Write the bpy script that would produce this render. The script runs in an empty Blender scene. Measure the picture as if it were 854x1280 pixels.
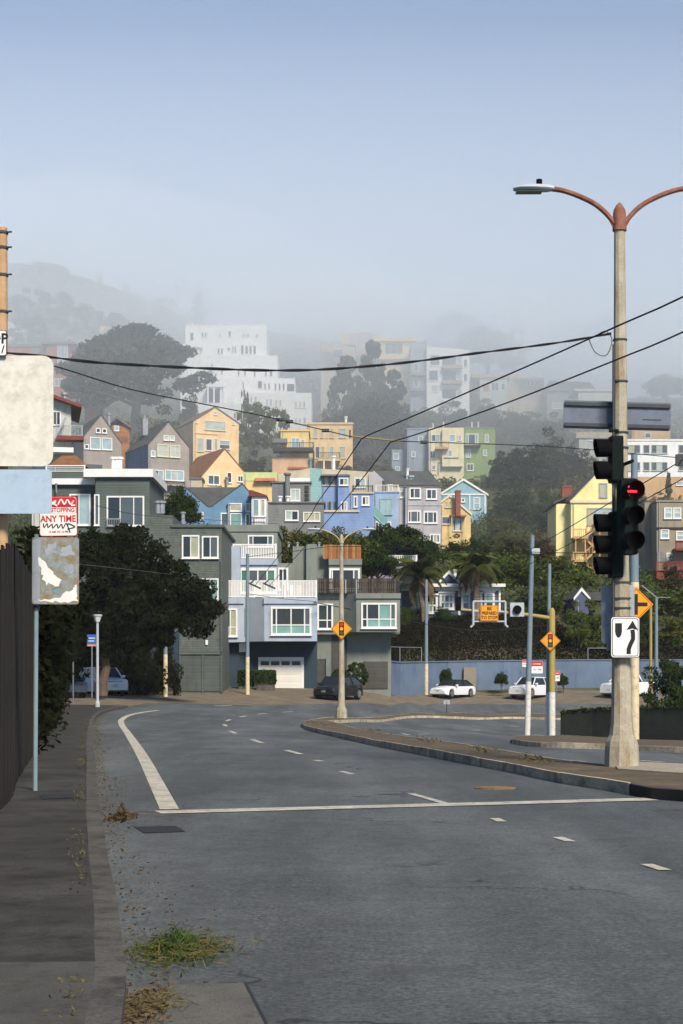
import bpy, math, random
import numpy as np
from mathutils import Vector, Matrix
R = math.radians
random.seed(7); rng = np.random.default_rng(7)
SC = bpy.context.scene
COL = SC.collection

# ------------------------------------------------------------------ camera, world, sun, exposure
F, CX, HY, EYE = 2000.0, 427.0, 846.0, 1.6        # focal length, centre column and horizon row in photo pixels; eye height
cam_data = bpy.data.cameras.new('camera')
cam = bpy.data.objects.new('camera', cam_data); COL.objects.link(cam)
cam.location = (0, 0, EYE); cam.rotation_euler = (R(90), 0, 0)
cam_data.sensor_fit = 'VERTICAL'; cam_data.sensor_height = 36.0
cam_data.lens = 36.0 * F / 1280.0
cam_data.shift_y = (HY - 640.0) / 1280.0
cam_data.clip_start = 0.1; cam_data.clip_end = 9000
SC.camera = cam

SUN_EL, SUN_AZ = 41.0, 156.0          # azimuth measured clockwise from +Y (the view direction): behind the camera, to the right
world = bpy.data.worlds.new('World'); SC.world = world; world.use_nodes = True
wn = world.node_tree; wn.nodes.clear()
sky = wn.nodes.new('ShaderNodeTexSky'); sky.sky_type = 'NISHITA'; sky.sun_disc = False
sky.sun_elevation = R(SUN_EL); sky.sun_rotation = R(SUN_AZ)
sky.air_density = 1.0; sky.dust_density = 0.1; sky.ozone_density = 8.0
bg = wn.nodes.new('ShaderNodeBackground'); bg.inputs[1].default_value = 0.05
wo = wn.nodes.new('ShaderNodeOutputWorld')
wn.links.new(sky.outputs[0], bg.inputs[0]); wn.links.new(bg.outputs[0], wo.inputs[0])
sun_data = bpy.data.lights.new('sun', 'SUN'); sun_data.energy = 2.2; sun_data.angle = R(14); sun_data.color = (1.0, 0.90, 0.75)
sun = bpy.data.objects.new('sun', sun_data); COL.objects.link(sun)
sd = Vector((math.sin(R(SUN_AZ)) * math.cos(R(SUN_EL)), math.cos(R(SUN_AZ)) * math.cos(R(SUN_EL)), math.sin(R(SUN_EL))))
sun.location = sd * 300; sun.rotation_euler = (-sd).to_track_quat('-Z', 'Y').to_euler()
SC.view_settings.view_transform = 'Standard'; SC.view_settings.look = 'None'
SC.view_settings.gamma = 1.0; SC.view_settings.use_curve_mapping = False
SC.view_settings.exposure = 1.38
SC.render.engine = 'CYCLES'
SC.cycles.use_denoising = True; SC.cycles.max_bounces = 6; SC.cycles.diffuse_bounces = 3; SC.cycles.glossy_bounces = 2
SC.cycles.transparent_max_bounces = 8; SC.cycles.volume_bounces = 4; SC.cycles.sample_clamp_indirect = 4.0

# ------------------------------------------------------------------ materials
MATS = {}
def S(r, g, b, k=1.0):
    f = lambda c: (c / 12.92 if c <= .04045 else ((c + .055) / 1.055) ** 2.4)
    return tuple(min(.85, f(v / 255.0) * k) for v in (r, g, b))
def mat(name, col, rough=.8, var=.18, nscale=1.2, bump=.0, bscale=30, metal=0.0, lines=None, spec=.3, streak=.0, dirt=None, dirtamt=.0):
    """lines=(spacing m, depth, axis): clapboard or panel relief; streak: vertical wear; dirt: second colour in patches"""
    if name in MATS: return MATS[name]
    m = bpy.data.materials.new(name); m.use_nodes = True; MATS[name] = m
    nt = m.node_tree; N = nt.nodes; L = nt.links
    b = N['Principled BSDF']; b.inputs['Roughness'].default_value = rough; b.inputs['Metallic'].default_value = metal
    b.inputs['Specular IOR Level'].default_value = spec
    tc = N.new('ShaderNodeTexCoord')
    n1 = N.new('ShaderNodeTexNoise'); n1.inputs['Scale'].default_value = nscale; n1.inputs['Detail'].default_value = 7; n1.inputs['Roughness'].default_value = .65
    L.new(tc.outputs['Object'], n1.inputs['Vector'])
    cr = N.new('ShaderNodeValToRGB'); e = cr.color_ramp.elements
    e[0].position = .3; e[1].position = .72
    e[0].color = (*[c * (1 - var) for c in col], 1); e[1].color = (*[min(.9, c * (1 + var)) for c in col], 1)
    L.new(n1.outputs['Fac'], cr.inputs['Fac']); out = cr.outputs['Color']
    if dirt is not None:
        n2 = N.new('ShaderNodeTexNoise'); n2.inputs['Scale'].default_value = nscale * 2.3; n2.inputs['Detail'].default_value = 8; n2.inputs['Roughness'].default_value = .7
        mp = N.new('ShaderNodeMapping'); mp.inputs['Scale'].default_value = (1, 1, .25 if streak else 1); mp.inputs['Location'].default_value = (3.1, 7.7, 1.3)
        L.new(tc.outputs['Object'], mp.inputs['Vector']); L.new(mp.outputs[0], n2.inputs['Vector'])
        rr = N.new('ShaderNodeValToRGB'); rr.color_ramp.elements[0].position = .62 - dirtamt * .3; rr.color_ramp.elements[1].position = .78 - dirtamt * .2
        L.new(n2.outputs['Fac'], rr.inputs['Fac'])
        mx = N.new('ShaderNodeMix'); mx.data_type = 'RGBA'; L.new(rr.outputs['Color'], mx.inputs['Factor'])
        L.new(out, mx.inputs['A']); mx.inputs['B'].default_value = (*dirt, 1); out = mx.outputs['Result']
    if bump and bscale >= 30:                        # fine grit
        n4 = N.new('ShaderNodeTexNoise'); n4.inputs['Scale'].default_value = bscale; n4.inputs['Detail'].default_value = 4; n4.inputs['Roughness'].default_value = .85; L.new(tc.outputs['Object'], n4.inputs['Vector'])
        r4 = N.new('ShaderNodeValToRGB'); r4.color_ramp.elements[0].position = .36; r4.color_ramp.elements[1].position = .66; r4.color_ramp.elements[0].color = (.58, .58, .58, 1); r4.color_ramp.elements[1].color = (1.4, 1.4, 1.4, 1); L.new(n4.outputs['Fac'], r4.inputs['Fac'])
        m4 = N.new('ShaderNodeMix'); m4.data_type = 'RGBA'; m4.blend_type = 'MULTIPLY'; m4.inputs['Factor'].default_value = .75; L.new(out, m4.inputs['A']); L.new(r4.outputs['Color'], m4.inputs['B']); out = m4.outputs['Result']
    L.new(out, b.inputs['Base Color'])
    hgt = None
    if lines:
        sp, dep, ax = lines
        sx = N.new('ShaderNodeSeparateXYZ'); L.new(tc.outputs['Object'], sx.inputs[0])
        mu = N.new('ShaderNodeMath'); mu.operation = 'DIVIDE'; L.new(sx.outputs[ax], mu.inputs[0]); mu.inputs[1].default_value = sp
        fr = N.new('ShaderNodeMath'); fr.operation = 'FRACT'; L.new(mu.outputs[0], fr.inputs[0])
        pw = N.new('ShaderNodeMath'); pw.operation = 'POWER'; L.new(fr.outputs[0], pw.inputs[0]); pw.inputs[1].default_value = 6
        bm = N.new('ShaderNodeBump'); bm.invert = True; bm.inputs['Strength'].default_value = 1.0; bm.inputs['Distance'].default_value = dep
        L.new(pw.outputs[0], bm.inputs['Height']); hgt = bm
    if bump:
        n3 = N.new('ShaderNodeTexNoise'); n3.inputs['Scale'].default_value = bscale; n3.inputs['Detail'].default_value = 6
        L.new(tc.outputs['Object'], n3.inputs['Vector'])
        b2 = N.new('ShaderNodeBump'); b2.inputs['Strength'].default_value = .8; b2.inputs['Distance'].default_value = bump
        L.new(n3.outputs['Fac'], b2.inputs['Height'])
        if hgt: L.new(hgt.outputs[0], b2.inputs['Normal'])
        hgt = b2
    if hgt: L.new(hgt.outputs[0], b.inputs['Normal'])
    return m
def emis(name, col, s):
    if name in MATS: return MATS[name]
    m = bpy.data.materials.new(name); m.use_nodes = True; MATS[name] = m
    b = m.node_tree.nodes['Principled BSDF']; b.inputs['Base Color'].default_value = (*[c * .2 for c in col], 1)
    b.inputs['Emission Color'].default_value = (*col, 1); b.inputs['Emission Strength'].default_value = s
    return m
def leafmat(name, dark, light, rough=.6):
    if name in MATS: return MATS[name]
    m = bpy.data.materials.new(name); m.use_nodes = True; MATS[name] = m
    nt = m.node_tree; N = nt.nodes; L = nt.links; b = N['Principled BSDF']; b.inputs['Roughness'].default_value = .85; b.inputs['Specular IOR Level'].default_value = .06
    tc = N.new('ShaderNodeTexCoord'); oi = N.new('ShaderNodeObjectInfo'); ad = N.new('ShaderNodeVectorMath'); ad.operation = 'ADD'
    L.new(tc.outputs['Object'], ad.inputs[0]); L.new(oi.outputs['Random'], ad.inputs[1])
    n1 = N.new('ShaderNodeTexNoise'); n1.inputs['Scale'].default_value = 1.1; n1.inputs['Detail'].default_value = 5; n1.inputs['Roughness'].default_value = .75
    L.new(ad.outputs[0], n1.inputs['Vector'])
    cr = N.new('ShaderNodeValToRGB'); e = cr.color_ramp.elements; e[0].position = .33; e[1].position = .68
    e[0].color = (*dark, 1); e[1].color = (*light, 1); L.new(n1.outputs['Fac'], cr.inputs['Fac'])
    hs = N.new('ShaderNodeHueSaturation'); L.new(cr.outputs[0], hs.inputs['Color'])
    mr = N.new('ShaderNodeMapRange'); mr.inputs['To Min'].default_value = .75; mr.inputs['To Max'].default_value = 1.25; L.new(oi.outputs['Random'], mr.inputs['Value']); L.new(mr.outputs[0], hs.inputs['Value'])
    L.new(hs.outputs[0], b.inputs['Base Color'])
    return m

# ------------------------------------------------------------------ mesh building
class MB:
    def __init__(s): s.v = []; s.f = []
    def add(s, vs, fs):
        o = len(s.v); s.v += [tuple(p) for p in vs]; s.f += [tuple(i + o for i in q) for q in fs]; return s
    def box(s, x0, y0, z0, x1, y1, z1):
        if x0 > x1: x0, x1 = x1, x0
        if y0 > y1: y0, y1 = y1, y0
        if z0 > z1: z0, z1 = z1, z0
        return s.add([(x0, y0, z0), (x1, y0, z0), (x1, y1, z0), (x0, y1, z0), (x0, y0, z1), (x1, y0, z1), (x1, y1, z1), (x0, y1, z1)],
                     [(0, 3, 2, 1), (4, 5, 6, 7), (0, 1, 5, 4), (1, 2, 6, 5), (2, 3, 7, 6), (3, 0, 4, 7)])
    def prism(s, prof, y0, y1):                      # prof: (x,z) ring, extruded along y
        n = len(prof)
        a = sum(prof[i][0] * prof[(i + 1) % n][1] - prof[(i + 1) % n][0] * prof[i][1] for i in range(n))
        if a < 0: prof = prof[::-1]
        vs = [(x, y0, z) for x, z in prof] + [(x, y1, z) for x, z in prof]
        return s.add(vs, [tuple(range(n)), tuple(range(2 * n - 1, n - 1, -1))] + [(i, i + n, (i + 1) % n + n, (i + 1) % n) for i in range(n)])
    def prismz(s, prof, z0, z1):                     # prof: (x,y) ring, extruded up
        n = len(prof)
        a = sum(prof[i][0] * prof[(i + 1) % n][1] - prof[(i + 1) % n][0] * prof[i][1] for i in range(n))
        if a < 0: prof = prof[::-1]
        vs = [(x, y, z0) for x, y in prof] + [(x, y, z1) for x, y in prof]
        return s.add(vs, [tuple(range(n - 1, -1, -1)), tuple(range(n, 2 * n))] + [(i, (i + 1) % n, (i + 1) % n + n, i + n) for i in range(n)])
    def tube(s, pts, r, n=8, cap=True):
        pts = [Vector(p) for p in pts]; rs = r if isinstance(r, (list, tuple)) else [r] * len(pts)
        o = len(s.v); up = Vector((0, 0, 1)); prev = None
        for i, p in enumerate(pts):
            t = (pts[min(i + 1, len(pts) - 1)] - pts[max(i - 1, 0)])
            t = t.normalized() if t.length > 1e-9 else Vector((0, 0, 1))
            if prev is None:
                a = t.cross(up if abs(t.z) < .9 else Vector((1, 0, 0))).normalized()
            else:
                a = (prev - t * prev.dot(t)).normalized()
            b = t.cross(a); prev = a
            for k in range(n):
                c = 2 * math.pi * (k + .5) / n; q = p + (a * math.cos(c) + b * math.sin(c)) * rs[i]; s.v.append(tuple(q))
        for i in range(len(pts) - 1):
            for k in range(n):
                k2 = (k + 1) % n; s.f.append((o + i * n + k, o + i * n + k2, o + (i + 1) * n + k2, o + (i + 1) * n + k))
        if cap: s.f.append(tuple(o + k for k in range(n - 1, -1, -1))); s.f.append(tuple(o + (len(pts) - 1) * n + k for k in range(n)))
        return s
    def bar(s, a, b, w, h=None):                     # square bar between two points
        return s.tube([a, b], w * .7071, 4)
def mesh(name, mb, smooth=False):
    me = bpy.data.meshes.new(name); me.from_pydata(mb.v, [], mb.f); me.update()
    if smooth:
        me.polygons.foreach_set('use_smooth', [True] * len(me.polygons))
        try: me.set_sharp_from_angle(angle=R(38))
        except Exception: pass
    return me
def obj(name, mb, m, parent=None, loc=None, smooth=False, rot=None):
    me = mb if isinstance(mb, bpy.types.Mesh) else mesh(name, mb, smooth)
    o = bpy.data.objects.new(name, me); COL.objects.link(o)
    if m is not None and len(me.materials) == 0: me.materials.append(m if not isinstance(m, str) else MATS[m])
    if parent is not None: o.parent = parent
    if loc is not None: o.location = loc
    if rot is not None: o.rotation_euler = rot
    return o
def empty(name, loc, rz=0):
    o = bpy.data.objects.new(name, None); COL.objects.link(o); o.location = loc; o.rotation_euler = (0, 0, rz); o.empty_display_size = .3; return o
def tag(o, label=None, cat=None, group=None, kind=None):
    if label: o['label'] = label
    if cat: o['category'] = cat
    if group: o['group'] = group
    if kind: o['kind'] = kind
    return o
def copy_tree(o, parent=None):
    c = o.copy(); COL.objects.link(c); c.parent = parent
    for ch in o.children: copy_tree(ch, c)
    return c
def bevel(o, w=.02, seg=2):
    md = o.modifiers.new('bevel', 'BEVEL'); md.width = w; md.segments = seg; md.limit_method = 'ANGLE'; return o
def text_mb(txt, size, depth=.004):
    cu = bpy.data.curves.new('t', 'FONT'); cu.body = txt; cu.size = size; cu.extrude = depth; cu.offset = size * .025; cu.align_x = 'CENTER'; cu.align_y = 'CENTER'; cu.resolution_u = 2
    to = bpy.data.objects.new('t', cu); COL.objects.link(to)
    me = bpy.data.meshes.new_from_object(to.evaluated_get(bpy.context.evaluated_depsgraph_get()))
    bpy.data.objects.remove(to); mb = MB(); mb.v = [(v.co.x, -v.co.z, v.co.y) for v in me.vertices]; mb.f = [tuple(p.vertices) for p in me.polygons]
    return mb                                         # reads in the XZ plane, facing -Y

# ------------------------------------------------------------------ picture geometry: a pixel is a direction; depth comes from the ground or the thing's size
def P(px, py, d): return Vector(((px - CX) / F * d, d, EYE + (HY - py) / F * d))
class TPS:
    def __init__(s, pts, smooth=0.0):
        p = np.array(pts, float); s.xy = p[:, :2] / 100.0; n = len(p)
        K = s.k(np.linalg.norm(s.xy[:, None] - s.xy[None], axis=2)) + np.eye(n) * smooth
        A = np.zeros((n + 3, n + 3)); A[:n, :n] = K; A[:n, n] = 1; A[:n, n + 1:] = s.xy; A[n, :n] = 1; A[n + 1:, :n] = s.xy.T
        s.w = np.linalg.solve(A, np.concatenate([p[:, 2], np.zeros(3)]))
    def k(s, r): return np.where(r > 1e-9, r * r * np.log(np.maximum(r, 1e-9)), 0.0)
    def __call__(s, x, y):
        q = np.stack([np.asarray(x, float).ravel(), np.asarray(y, float).ravel()], 1) / 100.0
        r = np.linalg.norm(q[:, None] - s.xy[None], axis=2); n = len(s.xy)
        return (s.k(r) @ s.w[:n] + s.w[n] + q @ s.w[n + 1:])
near = [(x, y, 0.0) for y in (-6, 0, 6, 12, 18, 24) for x in (-14, -6, 0, 6, 14)] + [(-9, 32, 0), (-5, 32, 0), (0, 32, -.02), (6, 32, -.06), (14, 32, -.15)]
for px, py, d in [(425, 900, 80), (660, 922, 74), (795, 928, 62), (560, 893, 118), (560, 880, 126), (560, 871, 131), (560, 864, 134.5), (700, 893, 118), (700, 880, 126), (700, 872, 131), (700, 864, 135),
                  (850, 893, 118), (850, 881, 126), (850, 872, 131), (850, 865, 135), (420, 873, 108), (350, 863, 111.5), (470, 864, 113), (470, 877, 106), (300, 880, 98), (207, 871, 102), (122, 887, 76), (140, 869, 96), (230, 890, 76),
                  (70, 872, 92), (-60, 866, 100), (300, 868, 106), (520, 907, 86), (1000, 893, 118), (1000, 872, 131), (-100, 890, 72), (380, 893, 90), (470, 893, 97), (515, 893, 107), (515, 881, 116), (515, 871, 121), (560, 898, 107), (620, 897, 108), (700, 900, 105)]:
    p = P(px, py, d); near.append((p.x, p.y, p.z))
NEAR = TPS(near, 1.2e-3)
hill = []
for px, py, d in [(0, 335, 470), (60, 330, 470), (130, 355, 470), (250, 400, 470), (330, 413, 465), (430, 425, 460), (520, 450, 455), (600, 478, 455), (700, 495, 455), (854, 500, 450), (-150, 320, 470), (1050, 500, 450),
                  (280, 668, 165), (100, 655, 195), (125, 648, 205), (195, 622, 200), (275, 622, 205), (260, 606, 238), (365, 606, 230), (410, 600, 242), (365, 690, 165), (415, 672, 170), (470, 700, 180), (510, 706, 188), (570, 682, 190),
                  (585, 652, 215), (560, 612, 275), (310, 545, 330), (555, 516, 375), (460, 516, 385), (615, 512, 390), (60, 530, 330), (150, 552, 290), (730, 728, 180), (830, 724, 165), (820, 612, 235), (735, 578, 300), (440, 590, 300),
                  (640, 706, 165), (700, 766, 146), (800, 790, 146), (860, 780, 150), (560, 778, 146), (-60, 680, 190), (1000, 760, 170), (680, 525, 385), (20, 600, 260), (380, 520, 390), (650, 620, 230), (900, 590, 250)]:
    p = P(px, py, d); hill.append((p.x, p.y, p.z))
hill += [(-120, 140, 5), (-60, 140, 4), (-30, 140, 5), (-8, 140, 5), (60, 146, 5), (120, 146, 4), (-200, 300, 45), (200, 300, 35), (-220, 480, 110), (240, 480, 80), (-200, 600, 118), (0, 600, 98), (200, 600, 78)]
HILL = TPS(hill, 2e-3)
def Gv(x, y):
    x = np.asarray(x, float).ravel(); y = np.asarray(y, float).ravel()
    a = NEAR(x, np.minimum(y, 140)); b = HILL(x, np.maximum(y, 134))
    t = np.clip((y - 135.5) / 8.0, 0, 1); t = t * t * (3 - 2 * t)
    return a * (1 - t) + b * t
def G(x, y): return float(Gv([x], [y])[0])
def at(px, py, d0=2.5, d1=140.0):
    """ground point under a pixel: first place where the view ray meets the ground"""
    ds = np.linspace(d0, d1, 1400); z = EYE + (HY - py) / F * ds; g = Gv((px - CX) / F * ds, ds); b = np.nonzero(z <= g)[0]
    if len(b) == 0: d = d1
    else:
        i = b[0]
        if i == 0: d = ds[0]
        else:
            a0, a1 = z[i - 1] - g[i - 1], z[i] - g[i]; d = ds[i - 1] + (ds[i] - ds[i - 1]) * a0 / (a0 - a1)
    x = (px - CX) / F * d
    return Vector((x, d, G(x, d)))
def poly_at(pts): return [at(*p) for p in pts]
def resample(line, step):
    """even smooth points along a polyline (Catmull-Rom)"""
    L = [Vector(p) for p in line]; out = []
    L = [L[0] * 2 - L[1]] + L + [L[-1] * 2 - L[-2]]
    for i in range(1, len(L) - 2):
        a, b, c, d = L[i - 1:i + 3]; n = max(2, int((c - b).length / step * 3))
        for k in range(n):
            t = k / n; out.append(.5 * ((2 * b) + (c - a) * t + (2 * a - 5 * b + 4 * c - d) * t * t + (3 * b - a - 3 * c + d) * t ** 3))
    out.append(L[-2]); acc = [0.0]
    for i in range(1, len(out)): acc.append(acc[-1] + (out[i] - out[i - 1]).length)
    n = max(2, int(round(acc[-1] / step)) + 1); res = []; j = 0
    for k in range(n):
        s = acc[-1] * k / (n - 1)
        while j < len(acc) - 2 and acc[j + 1] < s: j += 1
        t = (s - acc[j]) / max(1e-9, acc[j + 1] - acc[j]); res.append(out[j].lerp(out[j + 1], min(1, max(0, t))))
    return res
def offset(line, w):
    out = []
    for i, p in enumerate(line):
        t = (line[min(i + 1, len(line) - 1)] - line[max(i - 1, 0)]); t.z = 0; t.normalize(); out.append(p + Vector((-t.y, t.x, 0)) * w)
    return out
def sheet(mb, A, B, dz, nv=1, skirt=0.0):
    """a strip draped on the ground between two lines of equally many points"""
    n = len(A); pts = []
    for i in range(n):
        for j in range(nv + 1): pts.append(A[i].lerp(B[i], j / nv))
    z = Gv([p.x for p in pts], [p.y for p in pts]) + dz; o = len(mb.v)
    mb.v += [(p.x, p.y, float(h)) for p, h in zip(pts, z)]
    w = nv + 1
    flip = ((A[1] - A[0]).cross(B[0] - A[0])).z < 0
    for i in range(n - 1):
        for j in range(nv):
            q = (o + i * w + j, o + (i + 1) * w + j, o + (i + 1) * w + j + 1, o + i * w + j + 1); mb.f.append(q[::-1] if flip else q)
    if skirt:
        ring = [o + i * w for i in range(n)] + [o + (n - 1) * w + j for j in range(1, w)] + [o + i * w + nv for i in range(n - 2, -1, -1)] + [o + j for j in range(nv - 1, 0, -1)]
        b = len(mb.v); mb.v += [(mb.v[i][0], mb.v[i][1], mb.v[i][2] - skirt) for i in ring]
        for k in range(len(ring)):
            k2 = (k + 1) % len(ring); q = (ring[k], b + k, b + k2, ring[k2]); mb.f.append(q if not flip else q[::-1])
    return mb
# ------------------------------------------------------------------ ground, road, kerbs, markings
def road_material():
    m = bpy.data.materials.new('asphalt'); m.use_nodes = True; MATS['asphalt'] = m
    nt = m.node_tree; N = nt.nodes; L = nt.links; b = N['Principled BSDF']; b.inputs['Roughness'].default_value = .82; b.inputs['Specular IOR Level'].default_value = .25
    tc = N.new('ShaderNodeTexCoord')
    def noise(sc, det=6, stretch=(1, 1, 1), rough=.6):
        mp = N.new('ShaderNodeMapping'); mp.inputs['Scale'].default_value = stretch; L.new(tc.outputs['Object'], mp.inputs[0])
        n = N.new('ShaderNodeTexNoise'); n.inputs['Scale'].default_value = sc; n.inputs['Detail'].default_value = det; n.inputs['Roughness'].default_value = rough; L.new(mp.outputs[0], n.inputs['Vector']); return n.outputs['Fac']
    def ramp(fac, p0, c0, p1, c1):
        r = N.new('ShaderNodeValToRGB'); e = r.color_ramp.elements; e[0].position = p0; e[1].position = p1; e[0].color = (*c0, 1); e[1].color = (*c1, 1); L.new(fac, r.inputs[0]); return r.outputs[0]
    def mix(f, a, bb, mode='MIX', fv=None):
        x = N.new('ShaderNodeMix'); x.data_type = 'RGBA'; x.blend_type = mode
        if fv is not None: x.inputs['Factor'].default_value = fv
        else: L.new(f, x.inputs['Factor'])
        L.new(a, x.inputs['A'])
        L.new(bb, x.inputs['B']) if not isinstance(bb, tuple) else x.inputs['B'].__setattr__('default_value', (*bb, 1)); return x.outputs['Result']
    base = ramp(noise(.35, 8), .3, (.092, .103, .104), .7, (.142, .155, .156))
    tracks = ramp(noise(.5, 5, (1, .12, 1)), .40, (.55, .55, .55), .64, (1.05, 1.05, 1.05))       # traffic polish and oil along the lanes
    c = mix(None, base, tracks, 'MULTIPLY', .8)
    mid = ramp(noise(5, 7, rough=.8), .34, (.70, .70, .70), .66, (1.25, 1.25, 1.25)); c = mix(None, c, mid, 'MULTIPLY', .8)
    speck = ramp(noise(26, 5, rough=.9), .38, (.42, .42, .42), .63, (1.6, 1.6, 1.6))
    c = mix(None, c, speck, 'MULTIPLY', .8)
    stain = ramp(noise(.9, 6), .57, (0, 0, 0), .74, (.8, .8, .8)); c = mix(stain, c, (.06, .063, .064))
    vo = N.new('ShaderNodeTexVoronoi'); vo.feature = 'DISTANCE_TO_EDGE'; vo.inputs['Scale'].default_value = .22
    nn = N.new('ShaderNodeTexNoise'); nn.inputs['Scale'].default_value = 1.5; nn.inputs['Detail'].default_value = 6; L.new(tc.outputs['Object'], nn.inputs['Vector'])
    va = N.new('ShaderNodeVectorMath'); va.operation = 'MULTIPLY_ADD'; va.inputs[1].default_value = (1.6, 1.6, 1.6); L.new(nn.outputs['Color'], va.inputs[0]); L.new(tc.outputs['Object'], va.inputs[2]); L.new(va.outputs[0], vo.inputs['Vector'])
    crack = ramp(vo.outputs['Distance'], .003, (1, 1, 1), .006, (0, 0, 0))
    keep = ramp(noise(.22, 3), .47, (0, 0, 0), .56, (1, 1, 1)); ck = mix(None, crack, keep, 'MULTIPLY', 1.0); c = mix(ck, c, (.03, .03, .03))
    # leaf dirt gathering along the left gutter
    L.new(c, b.inputs['Base Color'])
    n3 = noise(90, 4, rough=.75); bp = N.new('ShaderNodeBump'); bp.inputs['Strength'].default_value = .6; bp.inputs['Distance'].default_value = .012; L.new(n3, bp.inputs['Height']); L.new(bp.outputs[0], b.inputs['Normal'])
    return m
road_material()
mat('median_soil', (.115, .085, .052), .95, .4, .8, .03, 14, dirt=(.075, .06, .04), dirtamt=.6); mat('dirt', (.165, .13, .088), .95, .4, .8, .03, 14, dirt=(.13, .115, .085), dirtamt=.6)
mat('pavement', (.046, .044, .039), .9, .45, .9, .006, 40, dirt=(.02, .019, .016), dirtamt=.5)
mat('pavement_pale', (.074, .072, .063), .9, .22, 2.0, .005, 70, dirt=(.038, .036, .031), dirtamt=.4)
mat('kerb_concrete', (.092, .087, .076), .9, .3, 1.6, .01, 40, dirt=(.03, .028, .024), dirtamt=.5)
mat('median_concrete', (.52, .44, .31), .9, .3, 1.1, .012, 30, dirt=(.17, .14, .095), dirtamt=.5)
mat('concrete_path', (.33, .29, .22), .9, .15, 1.1, .008, 40, dirt=(.25, .21, .16), dirtamt=.4)
mat('black_paint', (.012, .012, .013), .6, .3, 3)
mat('road_paint', (.50, .47, .38), .8, .2, 2.5, .003, 60, dirt=(.24, .23, .2), dirtamt=.5)
mat('road_paint_worn', (.5, .49, .45), .8, .15, 3, .003, 60, dirt=(.16, .17, .17), dirtamt=.9)
mat('patch', (.024, .026, .030), .8, .2, 3, .006, 70)
mat('hill_soil', (.11, .085, .05), .95, .45, .05, .3, .6, dirt=(.032, .04, .016), dirtamt=1.0)

# terrain: one sheet to the horizon
ys = np.concatenate([np.arange(-40, 130, 6), np.arange(130, 160, 2), np.arange(160, 500, 6), np.arange(500, 900, 40), np.array([1000, 1400, 2200, 3600])])
xs = np.concatenate([np.array([-3500, -1800, -900, -500, -350]), np.arange(-260, 261, 6), np.array([350, 500, 900, 1800, 3500])])
XX, YY = np.meshgrid(xs, ys)
ZZ = Gv(np.clip(XX, -220, 220), np.clip(YY, -40, 600)).reshape(XX.shape)
far = np.clip((np.maximum(np.abs(XX) - 220, YY - 600)) / 900, 0, 1); ZZ = ZZ * (1 - far) + (-5) * far
ZZ = np.where((YY < 131) & (np.abs(XX) < 60), ZZ - .35, ZZ)
# uneven hillside
ZZ += np.where((YY > 175) & (far < .5), 1.2 * np.sin(XX * .11 + YY * .05) * np.sin(YY * .083 + 1.3) - .8, 0)
nx = len(xs); mb = MB(); mb.v = [tuple(map(float, t)) for t in zip(XX.ravel(), YY.ravel(), ZZ.ravel())]
mb.f = [(j * nx + i, j * nx + i + 1, (j + 1) * nx + i + 1, (j + 1) * nx + i) for j in range(len(ys) - 1) for i in range(nx - 1)]
tag(obj('hillside_terrain', mb, 'hill_soil', smooth=True), kind='structure')
# asphalt sheet
xs = np.arange(-60, 61, 1.0); ys = np.arange(-8, 140.1, 1.0); XX, YY = np.meshgrid(xs, ys); ZZ = Gv(XX, YY).reshape(XX.shape)
nx = len(xs); mb = MB(); mb.v = [tuple(map(float, t)) for t in zip(XX.ravel(), YY.ravel(), ZZ.ravel())]
mb.f = [(j * nx + i, j * nx + i + 1, (j + 1) * nx + i + 1, (j + 1) * nx + i) for j in range(len(ys) - 1) for i in range(nx - 1)]
tag(obj('road', mb, 'asphalt', smooth=True), kind='structure')

# left pavement: kerb line and fence line
kerb_px = [(157, 1278), (155, 1215), (146, 1140), (133, 1075), (124, 1010), (119, 960), (116, 925), (118, 903), (128, 893), (160, 885)]
KL = [Vector((-.05, -3, 0)), Vector((-.55, 3, 0))] + poly_at(kerb_px)
KL = resample(KL, .4)
FL = [Vector((-2.6, -3, 0)), Vector((-2.7, 3, 0)), Vector((-3.0, 9, 0))] + poly_at([(0, 1026), (22, 985), (45, 945), (62, 915), (74, 895), (80, 884)])
FL = resample(FL, .4)
def param(line, n): 
    acc = [0.0]
    for i in range(1, len(line)): acc.append(acc[-1] + (line[i] - line[i - 1]).length)
    out = []; j = 0
    for k in range(n):
        s = acc[-1] * k / (n - 1)
        while j < len(acc) - 2 and acc[j + 1] < s: j += 1
        out.append(line[j].lerp(line[j + 1], min(1, max(0, (s - acc[j]) / max(1e-9, acc[j + 1] - acc[j])))))
    return out
KH = .13
side = MB(); KI = offset(KL, .16); n = len(KL)
pave = tag(obj('pavement', sheet(MB(), param(offset(KL, .175), 180), param(offset(FL, .6), 180), KH - .03, 4), 'kerb_concrete'), kind='structure')
# slabs on it, each with its joint; the near ones are paler
A = offset(KL, .158); B = offset(FL, .3)
A, B = param(A, 200), param(B, 200)
cuts = [0, 9, 19, 27, 33, 47, 62, 78, 95, 113, 132, 152, 175, 199]
for k in range(len(cuts) - 1):
    i0, i1 = cuts[k], cuts[k + 1]
    a = [p.copy() for p in A[i0:i1 + 1]]; b = [p.copy() for p in B[i0:i1 + 1]]
    t = (a[1] - a[0]).normalized() * .008; a[0] += t; b[0] += t
    s = sheet(MB(), a, b, KH, 3, .03)
    obj('slab', s, 'pavement_pale' if i1 <= 27 else 'pavement', pave)
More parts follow.
